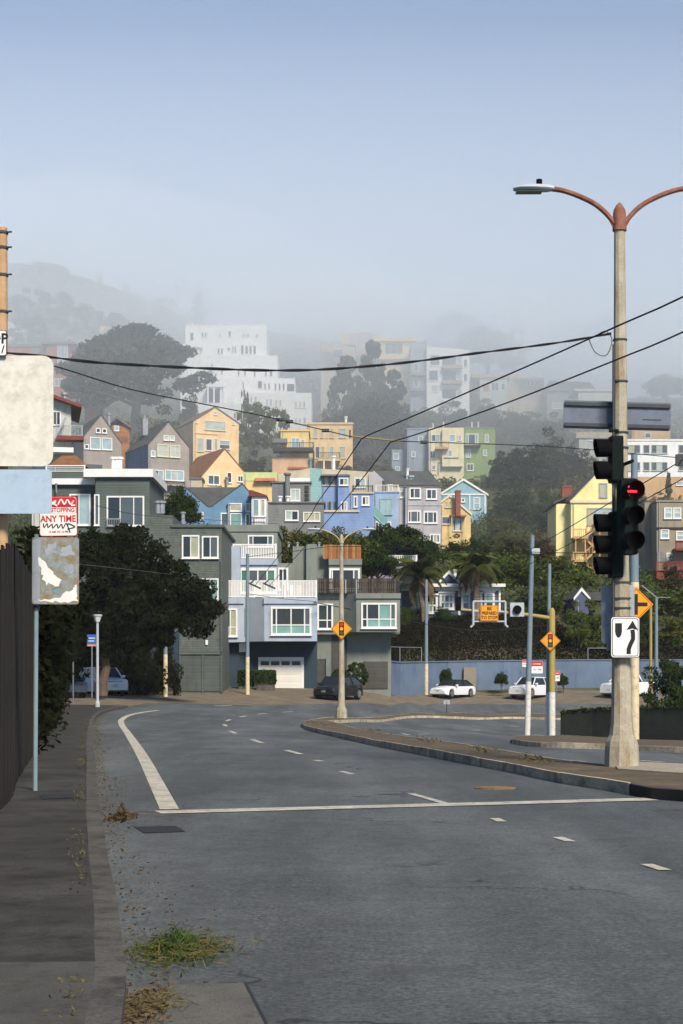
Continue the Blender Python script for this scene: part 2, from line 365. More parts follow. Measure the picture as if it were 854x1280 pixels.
# kerb stones
kerb = tag(obj('kerb', sheet(MB(), offset(KL, .04), offset(KL, .14), KH - .035, 1, .3), 'kerb_concrete'), kind='structure')
i = 0; step = 7
while i < n - 2:
    j = min(n - 1, i + step); seg = KL[i:j + 1]
    outer = [p.copy() for p in seg]; outer[0] += (seg[1] - seg[0]).normalized() * .012
    off = random.uniform(-.006, .006)
    outer = [p + (q - p) * (-off) for p, q in zip(outer, offset(outer, 1.0))]
    obj('kerb_stone', sheet(MB(), outer, offset(outer, .155), KH + random.uniform(-.006, .004), 1, .28), 'pavement_pale' if i < 20 else 'kerb_concrete', kerb)
    i = j
# concrete gutter slab in the near corner
g = poly_at([(160, 1236), (304, 1231), (330, 1282), (158, 1290)])
gA = [Vector((-.42, 2, 0)), g[3], g[0]]; gB = [Vector((.15, 2, 0)), Vector((g[2].x, g[2].y, 0)), g[1]]
gs = tag(obj('gutter_slab', sheet(MB(), param(gA, 14), param(gB, 14), .012, 4, .05), mat('gutter_concrete', (.115, .11, .095), .9, .2, 2.0, .005, 70, dirt=(.07, .065, .055), dirtamt=.4)), kind='structure')
gj = MB(); sheet(gj, [p + Vector((.0, 0, 0)) for p in param(gB, 14)], [p + Vector((.022, .0, 0)) for p in param(gB, 14)], .006)
obj('joint', gj, 'patch', gs)

# medians and islands with kerb blocks
def island(name, line_px, far_px, top, kerbm, h=.15, nseg=40, cap=.16, extra_near=None, extra_far=None):
    a = poly_at(line_px) + ([Vector(e) for e in extra_near] if extra_near else [])
    b = poly_at(far_px) + ([Vector(e) for e in extra_far] if extra_far else [])
    a = param(resample(a, .4), nseg); b = param(resample(b, .4), nseg)
    ia = [p + (q - p).normalized() * min(.06, (q - p).length * .3) for p, q in zip(a, b)]; ib = [q + (p - q).normalized() * min(.06, (q - p).length * .3) for p, q in zip(a, b)]
    o = tag(obj(name, sheet(MB(), ia, ib, h - .012, 4, .2), top), kind='structure')
    for line, other in ((a, b), (b, a)):
        i = 0
        while i < nseg - 1:
            j = min(nseg - 1, i + 3); seg = line[i:j + 1]; oth = other[i:j + 1]
            inn = [p + (q - p).normalized() * min(cap, (q - p).length * .45) for p, q in zip(seg, oth)]
            seg = [p.copy() for p in seg]; seg[0] += (seg[1] - seg[0]) * .015; inn[0] += (inn[1] - inn[0]) * .015
            s = sheet(MB(), seg, inn, h + random.uniform(-.012, .006), 1, .26)
            obj('kerb_stone', s, kerbm if not (name == 'median' and line is a and j > nseg - 5) else 'black_paint', o); i = j
    return o
island('median', [(377, 908), (385, 913), (418, 921), (476, 934), (562, 951), (640, 966), (700, 979), (770, 990), (854, 1003)],
       [(379, 906), (398, 904), (420, 907), (452, 917), (533, 931), (608, 943), (684, 957), (765, 968), (870, 976)], 'median_soil', 'median_concrete', h=.16, nseg=60, extra_near=[(6.9, 19.5, 0)], extra_far=[(9.5, 24.5, 0)])
pv = [P(754, 985, 24.9), P(854, 998, 23.2), P(870, 978, 26.4), P(764, 971, 27.6)]
pts = [Vector((p.x, p.y, 0)) for p in pv]
tag(obj('median_paving', sheet(MB(), param([pts[0] + Vector((.25, .1, 0)), pts[1] + Vector((.6, -.1, 0)), Vector((6.9, 20.3, 0))], 10), param([pts[3], pts[2], Vector((9.0, 24.5, 0))], 10), .168, 3, .05), 'concrete_path'), kind='structure')
island('far_median', [(384, 906), (440, 903), (500, 899), (560, 898), (640, 898.5), (700, 900), (800, 902)], [(382, 904), (430, 900), (500, 895.5), (560, 894), (640, 894), (700, 895), (800, 896)], 'median_soil', 'median_concrete', h=.14, nseg=46)
island('traffic_island', [(640, 929), (660, 933), (700, 935), (760, 937), (854, 941), (900, 942)], [(641, 925), (660, 923.5), (700, 921), (760, 920), (854, 919), (900, 919)], 'median_soil', 'median_concrete', h=.14, nseg=30, cap=.25)
# far verge: dirt shoulder with parked cars, driveway aprons to the left
a = poly_at([(60, 895), (120, 893)]) ; 
near_l = poly_at([(128, 887), (160, 882), (200, 879), (260, 880), (330, 881), (400, 880), (460, 879), (500, 880), (560, 880), (640, 880), (720, 880), (800, 881), (900, 881)])
far_l = [Vector((-17, 104, 0)), Vector((-14, 106, 0)), Vector((-10.5, 107, 0)), Vector((-7, 112, 0)), Vector((-3, 113, 0)), Vector((0, 113.5, 0)), Vector((3, 115, 0)), Vector((5, 126, 0)), Vector((9, 134.6, 0)), Vector((15, 135.2, 0)), Vector((20, 135.4, 0)), Vector((25, 135.4, 0)), Vector((32, 135.4, 0))]
nl, fl = param(resample(near_l, .8), 90), param(resample(far_l, .8), 90)
tag(obj('verge', sheet(MB(), nl, fl, .03, 14, .12), 'dirt'), kind='structure')
# apron before the left side street
tag(obj('side_street_apron', sheet(MB(), param(poly_at([(84, 884), (120, 889), (160, 884)]), 20), param([Vector((-19, 100, 0)), Vector((-14, 103, 0)), Vector((-10.5, 104, 0))], 20), .05, 10, .1), 'dirt'), kind='structure')

# markings
def stripe(line, w, m, name='lane_line', dz=.006, label=None):
    l = resample(line, .35); return tag(obj(name, sheet(MB(), offset(l, w / 2), offset(l, -w / 2), dz, 1), m), kind='structure')
stripe(poly_at([(212, 1012), (196, 980), (178, 945), (160, 917), (152, 905), (153, 899), (166, 893), (198, 888)]), .23, 'road_paint', 'edge_line')
sl = poly_at([(197, 1016), (500, 1008), (815, 999.5)])
stripe(sl, .42, 'road_paint', 'stop_line', .009)
def dash(a, b, w=.13, m='road_paint'):
    l = poly_at([a, b]); t = (l[1] - l[0]); t.z = 0; t.normalize(); nrm = Vector((-t.y, t.x, 0)) * w / 2
    l = [l[0], l[0].lerp(l[1], .5), l[1]]
    tag(obj('lane_dash', sheet(MB(), [p + nrm for p in l], [p - nrm for p in l], .008, 1), m), kind='structure')
for a, b in [((556, 1004.5), (514, 992.5)), ((440, 968), (427, 964.5)), ((376, 943), (358, 938)), ((328, 929), (315, 924.5)), ((295, 917), (288, 914)), ((283, 908), (280, 905.5)), ((283, 901.5), (288, 899.5)), ((300, 896.5), (308, 895)), ((322, 893), (333, 892)), ((352, 890.3), (366, 889.6)),
             ((628, 1027.5), (618, 1023.5)), ((713, 1052.5), (697, 1047)), ((832, 1088.5), (808, 1081)), ((402, 952), (394, 950.5)), ((268, 882.5), (290, 881.5)), ((840, 915), (854, 916)),
             ((523, 918), (537, 917.5)), ((590, 913), (600, 912.6)), ((638, 908), (650, 907.6)), ((503, 917), (512, 919)), ((800, 951), (830, 953)), ((760, 950), (775, 951))]:
    dash(a, b, .11 if a[1] > 960 else .15)
# dark four-sided patches on road and pavement and rusty access cover
def quad(name, px, m, dz=.007):
    q = poly_at(px); return tag(obj(name, sheet(MB(), param([q[0], q[1]], 5), param([q[3], q[2]], 5), dz, 2), m), kind='structure')
quad('dark_patch', [(180, 1042), (232, 1040), (220, 1033), (168, 1034)], 'patch')
quad('dark_patch', [(52, 1013), (100, 1011), (90, 1006), (50, 1007)], 'patch', KH + .006)
mat('rust_iron', (.22, .13, .05), .8, .4, 6, .006, 40)
c = at(619, 985.5); mb = MB(); mb.tube([(0, 0, -.05), (0, 0, .012)], .30, 20); mb.tube([(0, 0, .012), (0, 0, .018)], .24, 20)
tag(obj('manhole_cover', mb, 'rust_iron', loc=c), 'rusty round manhole cover in the lane beside the median', 'manhole cover')

# ------------------------------------------------------------------ litter: leaves, torn grass, twigs
mat('dry_leaf', (.07, .044, .018), .9, .5, 9); mat('green_leaf', (.045, .075, .012), .8, .4, 9); mat('dead_grass', (.10, .085, .03), .9, .4, 12)
mat('twig', (.10, .07, .04), .9, .3, 9)
def leaf_quads(pts, size, flat=.5, aspect=.5, rg=rng):
    n = len(pts); d = rg.normal(size=(n, 3)); d[:, 2] *= flat; d /= np.linalg.norm(d, axis=1)[:, None]
    e = np.cross(d, rg.normal(size=(n, 3))); e /= np.maximum(1e-6, np.linalg.norm(e, axis=1))[:, None]
    s = np.asarray(size).reshape(-1, 1) * np.ones((n, 1)); d = d * s; e = e * s * aspect
    v = np.stack([pts - d, pts + e * .9 - d * .15, pts + d, pts - e * .9 - d * .15], 1).reshape(-1, 3)
    return v
def quads_mesh(name, v, extra=None):
    n = len(v) // 4; me = bpy.data.meshes.new(name); me.vertices.add(len(v)); me.vertices.foreach_set('co', np.ascontiguousarray(v, dtype=np.float32).ravel())
    me.loops.add(n * 4); me.loops.foreach_set('vertex_index', np.arange(n * 4, dtype=np.int32)); me.polygons.add(n)
    me.polygons.foreach_set('loop_start', np.arange(0, n * 4, 4, dtype=np.int32)); me.polygons.foreach_set('loop_total', np.full(n, 4, dtype=np.int32))
    me.update(); me.validate(); return me
def litter(name, center, rx, ry, n, size, m, h=.05, label=None, flat=.5, aspect=.35, taper=None):
    p = np.stack([rng.normal(0, rx, n), rng.normal(0, ry, n), np.abs(rng.normal(0, h, n)) + .01], 1)
    if taper: p[:, 2] *= np.exp(-(p[:, 0] / rx) ** 2 - (p[:, 1] / ry) ** 2)
    o = obj(name, quads_mesh(name, leaf_quads(p, size * rng.uniform(.5, 1.4, n), flat, aspect)), m, loc=(center.x, center.y, G(center.x, center.y) + .01)); return tag(o, label, 'plant litter', kind='stuff')
c = at(222, 1190); litter('grass_clump', c, .115, .22, 2000, .035, 'green_leaf', .07, 'torn up clump of green grass lying in the gutter', 1.2, .10, True)
litter('dead_grass', c + Vector((.03, -.08, 0)), .15, .26, 800, .045, 'dead_grass', .03, 'dry brown stalks under the torn green grass clump', .4, .07)
c = at(215, 1262); litter('dead_grass', c + Vector((-.1, 0, 0)), .09, .14, 380, .035, 'dead_grass', .02, 'dry stalks scattered on the pale gutter slab', .4, .09)
c = at(178, 1268); litter('dead_grass', c, .05, .3, 900, .02, 'twig', .015, 'dark rotting leaves along the foot of the kerb', .4, .3)
c = at(150, 1023); litter('dry_leaves', c + Vector((.02, 0, 0)), .07, .22, 420, .035, 'dry_leaf', .06, 'heap of dry brown leaves against the kerb by the stop line', .8, .4, True)
pts = []
for k in range(150):
    i = random.randrange(8, len(KL) - 20); q = KL[i] + (offset(KL[i:i + 2], -1)[0] - KL[i]) * abs(random.gauss(0, .28)); pts.append((q.x, q.y, G(q.x, q.y) + .012))
tag(obj('dry_leaves', quads_mesh('dry_leaves', leaf_quads(np.array(pts), .020 * rng.uniform(.5, 1.5, len(pts)), .15, .5)), 'dry_leaf'), 'fallen dry leaves strewn thinly along the gutter', 'plant litter', kind='stuff')
pts = []
for k in range(2600):
    i = random.randrange(14, len(KL) - 30); q = KL[i] + (offset(KL[i:i + 2], 1)[0] - KL[i]) * (.19 + abs(random.gauss(0, .06))); 
    if math.sin(i * .35) + random.uniform(-.8, .8) > .2: pts.append((q.x, q.y, G(q.x, q.y) + KH + abs(random.gauss(.01, .02))))
tag(obj('kerb_weeds', quads_mesh('kerb_weeds', leaf_quads(np.array(pts), .018 * rng.uniform(.5, 1.5, len(pts)), 1.0, .3)), 'dead_grass'), 'weeds and leaves growing in the joint behind the kerb', 'weeds', kind='stuff')
# weeds along medians
pts = []
for k in range(900):
    u = random.random(); a = P(380 + 400 * u, 0, 1); q = at(385 + 330 * u, 909 + 66 * u ** 1.15 + random.gauss(0, 1.5)); pts.append((q.x + random.gauss(0, .1), q.y + .3 + random.gauss(0, .15), q.z + .17 + abs(random.gauss(0, .04)))) if math.sin(u * 31) > .1 else None
tag(obj('median_weeds', quads_mesh('median_weeds', leaf_quads(np.array(pts), .045 * rng.uniform(.5, 1.5, len(pts)), 1.0, .25)), 'dead_grass'), 'dry weeds growing along the median kerb', 'weeds', kind='stuff')
# twig and small litter
tw = at(185, 1020); mb = MB(); mb.tube([tw + Vector((-.35, -.05, .03)), tw + Vector((-.1, .05, .05)), tw + Vector((.12, .10, .03))], [.012, .010, .006], 5)
tag(obj('twig', mb, 'twig'), 'thin dry twig lying between leaf heap and stop line', 'twig')

pts = []
for k in range(5200):
    i = random.randrange(4, len(KL) - 20); q = KL[i] + (offset(KL[i:i + 2], -1)[0] - KL[i]) * abs(random.gauss(0, .10 + .14 * (math.sin(i * .21) > .4))); pts.append((q.x + random.gauss(0, .04), q.y + random.gauss(0, .2), G(q.x, q.y) + .006))
tag(obj('gutter_debris', quads_mesh('gutter_debris', leaf_quads(np.array(pts), .009 * rng.uniform(.4, 2.2, len(pts)), .2, .6)), 'twig'), 'fine dark grit and leaf crumbs gathered along the gutter', 'debris', kind='stuff')
# ------------------------------------------------------------------ houses
WHITE = mat('white_trim', (.70, .69, .66), .6, .08, 2)
mat('white_plaster', (.78, .78, .76), .8, .07, .5, dirt=(.55, .55, .53), dirtamt=.25)
mat('cream_trim', (.62, .55, .40), .7, .1, 2)
def glass(name, col, rough=.12):
    m = mat(name, col, rough, .25, .8, spec=.6); return m
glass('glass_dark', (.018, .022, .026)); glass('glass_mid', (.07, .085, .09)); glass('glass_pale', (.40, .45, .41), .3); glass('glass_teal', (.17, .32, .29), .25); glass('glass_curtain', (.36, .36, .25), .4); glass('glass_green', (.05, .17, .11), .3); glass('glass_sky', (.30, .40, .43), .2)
GM = {'d': 'glass_dark', 'm': 'glass_mid', 'p': 'glass_pale', 't': 'glass_teal', 'c': 'glass_curtain', 'g': 'glass_green', 's': 'glass_sky'}
mat('roof_grey', (.075, .078, .075), .9, .25, .8, .02, 14, lines=(.18, .02, 2)); mat('roof_brown', (.23, .10, .042), .9, .35, 1.2, .03, 14, lines=(.2, .03, 2)); mat('roof_tan', (.16, .12, .085), .9, .3, 1.2, .03, 14)
mat('roof_red', (.17, .05, .04), .9, .25, 1.2); mat('roof_flat', (.13, .13, .125), .9, .2, .8); mat('roof_purple', (.17, .15, .18), .85, .12, .8, lines=(.4, .03, 0))
mat('metal_grey', (.30, .32, .33), .5, .15, 3, metal=.4); mat('brick_red', (.25, .07, .045), .9, .3, 5, .02, 20)
mat('wood_dark', (.055, .042, .033), .9, .4, 2.5, .01, 30); mat('wood_orange', (.34, .14, .045), .85, .35, 2.5, .01, 30); mat('wood_dark_pale', (.085, .066, .052), .9, .4, 2.5, .01, 30); mat('wood_dark_deep', (.035, .027, .022), .9, .4, 2.5, .01, 30); mat('wood_orange_pale', (.44, .20, .075), .85, .35, 2.5, .01, 30); mat('wood_orange_deep', (.23, .09, .03), .85, .35, 2.5, .01, 30); mat('wood_tan', (.52, .33, .15), .8, .25, 2.5); mat('wood_red', (.20, .045, .03), .85, .25, 2)
def paint(name, rgb, k=.8, **kw):
    a = dict(rough=.85, var=.17, nscale=.45, bump=.006, bscale=12, dirtamt=.32, streak=1); a.update(kw); c = S(*rgb, k); g = .3 * c[0] + .6 * c[1] + .1 * c[2]; c = tuple(g + (v - g) * .68 for v in c); c = (c[0] * 1.10, c[1] * 1.08, c[2] * .97); a.setdefault('dirt', tuple(v * .68 for v in c)); return mat(name, c, **a)
paint('shingle_green', (88, 100, 98), .8, lines=(.16, .05, 2), var=.25, nscale=2.5)
paint('siding_green', (82, 98, 98), .8, lines=(.22, .06, 2))
paint('stucco_blue', (158, 176, 208), .85, bump=.01, dirt=S(120, 135, 160), dirtamt=.2, streak=1); paint('navy', (40, 66, 88), .8); paint('stucco_grey', (122, 130, 126), .85, bump=.012, dirt=S(95, 102, 98), dirtamt=.3, streak=1)
paint('garage_dark', (78, 78, 76), .8, lines=(.5, .02, 2)); paint('garage_green', (78, 92, 92), .8, lines=(.45, .02, 2)); mat('garage_white', (.66, .64, .57), .6, .06, 1, lines=(.53, .02, 2))
paint('wall_blue', (92, 118, 156), .85, bump=.012, dirt=S(72, 92, 125), dirtamt=.35, streak=1)
paint('lilac_shingle', (158, 146, 144), .85, lines=(.25, .02, 2)); paint('side_blue', (58, 106, 154), .85, lines=(.25, .02, 2)); paint('peach', (250, 200, 128), .85, lines=(.3, .015, 2)); paint('peach_pale', (228, 190, 140), .85)
paint('sky_blue', (86, 144, 194), .85, lines=(.25, .015, 2)); paint('yellow_wall', (240, 195, 95), .85); paint('chartreuse', (205, 225, 120), .8); paint('awning_red', (205, 95, 55), .8); paint('gold', (240, 195, 75), .85); paint('tan_wall', (222, 185, 125), .85); paint('apricot', (225, 170, 118), .85)
paint('slate_wall', (118, 122, 132), .85, lines=(.3, .015, 2)); paint('teal_wall', (125, 185, 195), .8, lines=(.3, .015, 2)); paint('periwinkle', (112, 150, 215), .85, lines=(.3, .015, 2)); paint('beige', (205, 190, 160), .8); paint('lavender', (175, 172, 186), .85, lines=(.3, .01, 2))
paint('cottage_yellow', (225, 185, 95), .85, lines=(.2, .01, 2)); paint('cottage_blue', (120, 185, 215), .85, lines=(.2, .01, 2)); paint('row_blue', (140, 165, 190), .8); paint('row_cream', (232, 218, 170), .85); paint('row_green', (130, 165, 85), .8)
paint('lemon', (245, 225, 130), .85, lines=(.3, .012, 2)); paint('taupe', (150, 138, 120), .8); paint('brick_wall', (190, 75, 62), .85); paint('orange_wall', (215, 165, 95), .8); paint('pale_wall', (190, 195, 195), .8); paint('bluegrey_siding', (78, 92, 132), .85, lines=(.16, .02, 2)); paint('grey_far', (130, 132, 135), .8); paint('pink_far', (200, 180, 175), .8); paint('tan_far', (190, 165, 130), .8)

class House:
    def __init__(s, name, label, px, py, d, yaw=0, cat='house', group=None):
        s.O = P(px, py, d); s.a = R(yaw); s.d = d; s.e = empty(name, s.O, s.a); tag(s.e, label, cat, group)
        s.c, s.s = math.cos(s.a), math.sin(s.a)
    def loc(s, px, py, plane='y', v=0.0):
        rx = (px - CX) / F
        ox = -s.O.x * s.c - s.O.y * s.s; oy = s.O.x * s.s - s.O.y * s.c
        dx = rx * s.c + s.s; dy = -rx * s.s + s.c
        t = (v - oy) / dy if plane == 'y' else (v - ox) / dx
        return (ox + dx * t, oy + dy * t, EYE + (HY - py) / F * t - s.O.z)
    def xz(s, px, py, v=0.0): p = s.loc(px, py, 'y', v); return (p[0], p[2])
    def wall(s, poly, m, depth=9, v=0.0, down=5, name='wall', parent=None, base=None):
        """front outline in pixels on the plane y=v, given from lower left round the top to lower right; runs back by depth and down into the ground"""
        pr = [s.xz(x, y, v) for x, y in poly]
        if down: pr = [(pr[0][0], pr[0][1] - down)] + pr + [(pr[-1][0], pr[-1][1] - down)]
        if name == 'wall' and s.d > 140 and s.d < 300:
            x0 = pr[0][0] + .25; zt = pr[2 if down else 1][1] - .15; obj('downpipe', MB().tube([(x0, v - .07, pr[0][1]), (x0, v - .07, zt)], .055, 6), 'metal_grey', s.e)
        return obj(name, MB().prism(pr, v, v + depth), m, parent or s.e)
    def box(s, x0, y0, x1, y1, v0, v1, m, name='trim', parent=None, mb=None):
        a = s.xz(x0, y0, v0); b = s.xz(x1, y1, v0); t = (mb or MB()).box(a[0], v0, b[1], b[0], v1, a[1])
        if mb is None: return obj(name, t, m, parent or s.e)
    def flat(s, x0, x1, y, m='roof_flat', depth=9, v=0.0, h=.25, over=.15, fascia=None, name='roof'):
        a = s.xz(x0, y, v); b = s.xz(x1, y, v)
        return obj(name, MB().box(a[0] - over, v - over, a[1] - h + .012, b[0] + over, v + depth + over, a[1] + .012), fascia or m, s.e)
    def gable(s, L, A, Rr, m, depth=9, v=0.0, over=.35, t=.2, trim=None):
        """roof over a front gable: left eave, apex, right eave in pixels"""
        l, a, r = [Vector((*s.xz(*q, v), 0)) for q in (L, A, Rr)]
        def ext(p): d = (p - a); return p + d.normalized() * over
        l, r = ext(l), ext(r); e = .015
        pr = [(l.x, l.y + e), (a.x, a.y + e), (r.x, r.y + e), (r.x, r.y + t), (a.x, a.y + t * 1.25), (l.x, l.y + t)]
        ro = obj('roof', MB().prism(pr, v - over * .6, v + depth + over * .5), m, s.e)
        if trim:
            pr2 = [(l.x, l.y - .05), (a.x, a.y - .06), (r.x, r.y - .05), (r.x, r.y + t + .02), (a.x, a.y + t * 1.25 + .02), (l.x, l.y + t + .02)]
            obj('bargeboard', MB().prism(pr2, v - over * .6 - .06, v - over * .6 - .003), trim, ro)
        return ro
    def win(s, x0, y0, x1, y1, cols=1, rows=1, g='d', fr=None, v=0.0, t=.1, name='window', hs=None, proud=.09, mt=None):
        """a window between two pixel corners: frame with mullions, one pane object for each light; g: glass letters, column by column, row by row"""
        a = s.xz(x0, y0, v); b = s.xz(x1, y1, v); X0, X1, Z0, Z1 = a[0], b[0], b[1], a[1]; fr = fr or WHITE; mt = mt or t * .6
        mb = MB(); f0, f1 = v - proud, v + .004
        mb.box(X0, f0, Z0, X0 + t, f1, Z1); mb.box(X1 - t, f0, Z0, X1, f1, Z1); mb.box(X0 + t, f0, Z1 - t, X1 - t, f1, Z1); mb.box(X0 + t, f0, Z0, X1 - t, f1, Z0 + t)
        mb.box(X0 - .04, f0 - .07, Z0 - .05, X1 + .04, f1, Z0 - .001)
        xs = cols if isinstance(cols, (list, tuple)) else [(i + 1) / cols for i in range(cols - 1)]
        zs = rows if isinstance(rows, (list, tuple)) else [(i + 1) / rows for i in range(rows - 1)]
        xe = [X0 + t * .8] + [X0 + (X1 - X0) * q for q in xs] + [X1 - t * .8]; ze = [Z1 - t * .8] + [Z1 - (Z1 - Z0) * q for q in zs] + [Z0 + t * .8]
        for q in xe[1:-1]: mb.box(q - mt / 2, f0 + .015, Z0 + t, q + mt / 2, f1, Z1 - t)
        for q in ze[1:-1]: mb.box(X0 + t, f0 + .02, q - mt / 2, X1 - t, f1, q + mt / 2)
        w = obj(name, mb, fr, s.e); k = 0
        for r in range(len(ze) - 1):
            for c in range(len(xe) - 1):
                e = .001 * (c + 1); obj('pane', MB().box(xe[c], v - .03, ze[r + 1], xe[c + 1], v + .003 + e, ze[r]), GM[g[k % len(g)]], w); k += 1
        return w
    def rail(s, x0, y0, x1, y1, v, m, n=20, bw=.05, post=.1, mid=False, bars=True, name='railing', hz=0):
        a = s.xz(x0, y0, v); b = s.xz(x1, y1, v); X0, X1, Z1, Z0 = a[0], b[0], a[1], b[1]; mb = MB()
        mb.box(X0, v - .04, Z1 - .08, X1, v + .04, Z1)
        mb.box(X0, v - .03, Z0 + .04, X1, v + .03, Z0 + .10)
        k = max(1, int((X1 - X0) / 1.9))
        for i in range(k + 1): q = X0 + (X1 - X0) * i / k; mb.box(q - post / 2, v - .045, Z0, q + post / 2, v + .045, Z1 + .03)
        for i in range(hz): q = Z0 + .1 + (Z1 - Z0 - .15) * (i + 1) / (hz + 1); mb.box(X0, v - .015, q - .02, X1, v + .015, q + .02)
        r = obj(name, mb, m, s.e)
        if bars and n:
            me = mesh('baluster', MB().box(-bw / 2, -.02, 0, bw / 2, .02, Z1 - Z0 - .17)); me.materials.append(m if not isinstance(m, str) else MATS[m])
            for i in range(n): obj('baluster', me, None, r, loc=(X0 + (X1 - X0) * (i + .5) / n, v + .001, Z0 + .095))
        return r
    def fence(s, x0, y0, x1, y1, v, m, n, jit=.03, name='fence', both=None):
        a = s.xz(x0, y0, v); b = s.xz(x1, y1, v); X0, X1, Z1, Z0 = a[0], b[0], a[1], b[1]; w = (X1 - X0) / n
        r = obj(name, MB().box(X0, v + .03, Z0 + .2, X1, v + .08, Z0 + .3).box(X0, v + .03, Z1 - .35, X1, v + .08, Z1 - .25), m, s.e)
        mes = []
        for q in (m, m + '_pale', m + '_deep'): me = mesh('board', MB().box(-w * .43, -.012, 0, w * .43, .028, Z1 - Z0)); me.materials.append(MATS[q]); mes.append(me)
        for i in range(n): obj('board', random.choice(mes), None, r, loc=(X0 + w * (i + .5), v + random.uniform(-.012, .0), Z0 + random.uniform(-jit, jit)))
        return r
    def pipe(s, x, y0, y1, v, r=.12, m='metal_grey', name='vent_pipe', cap=True):
        a = s.xz(x, y0, v); b = s.xz(x, y1, v); mb = MB().tube([(a[0], v, b[1]), (a[0], v, a[1])], r, 8)
        if cap: mb.tube([(a[0], v, a[1] + .002), (a[0], v, a[1] + r * .8)], r * 1.5, 8)
        return obj(name, mb, m, s.e)
    def chimney(s, x0, y0, x1, y1, v, m='brick_red', depth=.8):
        a = s.xz(x0, y0, v); b = s.xz(x1, y1, v)
        return obj('chimney', MB().box(a[0], v, b[1] - 1.2, b[0], v + depth, a[1]).box(a[0] - .07, v - .07, a[1] - .22, b[0] + .07, v + depth + .07, a[1] - .1), m, s.e)
    def bay(s, xl, xr, yt, yb, v, m, cheek_px, name='bay', right=0.25):
        """a box standing out of the wall with one slanted cheek on its left"""
        z1 = s.xz(xr, yt, v)[1]; z0 = s.xz(xr, yb, v)[1]; X0 = s.xz(xl, yt, v)[0]; X1 = s.xz(xr, yt, v)[0]; Xc = s.xz(cheek_px, yt, 0)[0]
        return obj(name, MB().prismz([(Xc, .3), (X0, v), (X1, v), (X1, .3)], z0, z1), m, s.e)

# --- street row -------------------------------------------------------------------------------
h = House('town_house', 'dark green shingled three-storey house with two garage doors behind the big street tree', 187, 866, 106)
h.wall([(187, 866), (187, 644), (216, 644), (216, 657), (277.5, 657), (277.5, 866)], 'shingle_green', 12, down=1)
h.flat(216, 277.5, 656, 'roof_flat', 12, h=.18, over=.12, fascia=MATS['siding_green'])
h.win(227.5, 669, 249.5, 698, 2, 1, 'dc', t=.1); h.win(252.5, 670, 273.5, 698, 2, 1, 'dm', t=.1); h.win(252.5, 723, 273.5, 750, 2, 1, 'mt', t=.1)
h.box(277.7, 700, 275.6, 866, -.14, 0, 'siding_green', 'corner_board'); h.box(252.5, 818, 254.5, 866, -.12, 0, 'siding_green', 'pilaster'); h.box(224, 790, 226, 866, -.12, 0, 'siding_green', 'pilaster')
h.box(224, 815, 277, 818, -.14, 0, 'siding_green', 'lintel'); h.box(189, 790, 223.5, 866, -.06, 0, 'navy', 'wall_panel')
h.box(226.5, 818.5, 252, 864, -.05, 0, 'garage_green', 'garage_door'); h.box(255, 818.5, 275.3, 864, -.05, 0, 'garage_green', 'garage_door')
h.box(195, 853, 223.4, 867, -.25, -.062, 'kerb_concrete', 'plinth')
for x in (198, 203): h.pipe(x, 629, 642, 1.5, .18)
h.pipe(229, 642, 655, 2, .13)
h.box(257, 800, 260, 806, -.1, -.004, WHITE, 'wall_lamp')

h = House('town_house', 'pale blue house with white-railed decks above a navy ground floor', 278, 862, 112)
h.wall([(278, 862), (278, 747), (396.5, 747), (396.5, 862)], 'navy', 11, v=1.25, down=1, name='ground_floor')
h.wall([(278, 803), (278, 747), (396.5, 747), (396.5, 801)], 'stucco_blue', 10.5, v=0.3, down=0)
b_ = h.bay(330.5, 396.3, 747, 801.5, -.9, 'stucco_blue', 306)
h.box(329.8, 747, 397, 754.5, -1.02, -.88, 'stucco_blue', 'fascia'); h.box(278.5, 747, 305, 754.5, .18, .31, 'stucco_blue', 'fascia')
h.win(338.5, 758.5, 389.5, 794, [.14, .5, .83], [.64], 'dddmtttt', v=-.9, t=.14, proud=.1)
h.win(279, 760.5, 297, 796, [.5], [.66], 'dcpc', v=.3, t=.12)
h.box(278.5, 817, 286.3, 858, 1.12, 1.25, 'garage_white', 'door'); 
h.win(323, 821.5, 380, 862, [.5], [.985], 'p', v=1.25, t=.16, name='garage_frame')
h.box(324.8, 824, 378.4, 862, 1.17, 1.222, 'garage_white', 'garage_door')
for k in range(4): h.box(326 + k * 13, 826.5, 336.5 + k * 13, 831.5, 1.15, 1.173, 'glass_dark', 'garage_light')
h.box(306, 760, 317, 795, .24, .298, 'stucco_grey', 'wall_panel')
h.rail(279, 725.5, 395.5, 747, .25, WHITE, 62, .07, .12)
h.wall([(279, 748), (279, 682.5), (300, 682.5), (300, 748)], 'stucco_blue', 6, v=3.2, down=0, name='upper_wall')
h.wall([(299, 748), (299, 699), (347, 699), (347, 748)], 'stucco_blue', 6, v=4.2, down=0, name='upper_wall')
h.box(300, 698.5, 347.5, 706, 4.05, 4.2, 'stucco_blue', 'fascia')
h.win(299.5, 710.5, 345.5, 742, [.25, .5, .75], 1, 'gmmg', v=4.2, t=.16)
h.rail(291, 680, 345, 698.5, 4.4, WHITE, 26, .07, .12)
h.box(299, 803.8, 307, 815, 1.10, 1.2, 'white_plaster', 'notice')
for k, (x, w, c) in enumerate([(352, 6, 'wood_orange'), (362, 5, 'white_plaster'), (371, 7, 'wood_tan'), (318, 9, 'white_plaster'), (383, 4, 'wood_orange')]): h.box(x, 731, x + w, 746.5, 1.3, 1.9, c, 'deck_chair')

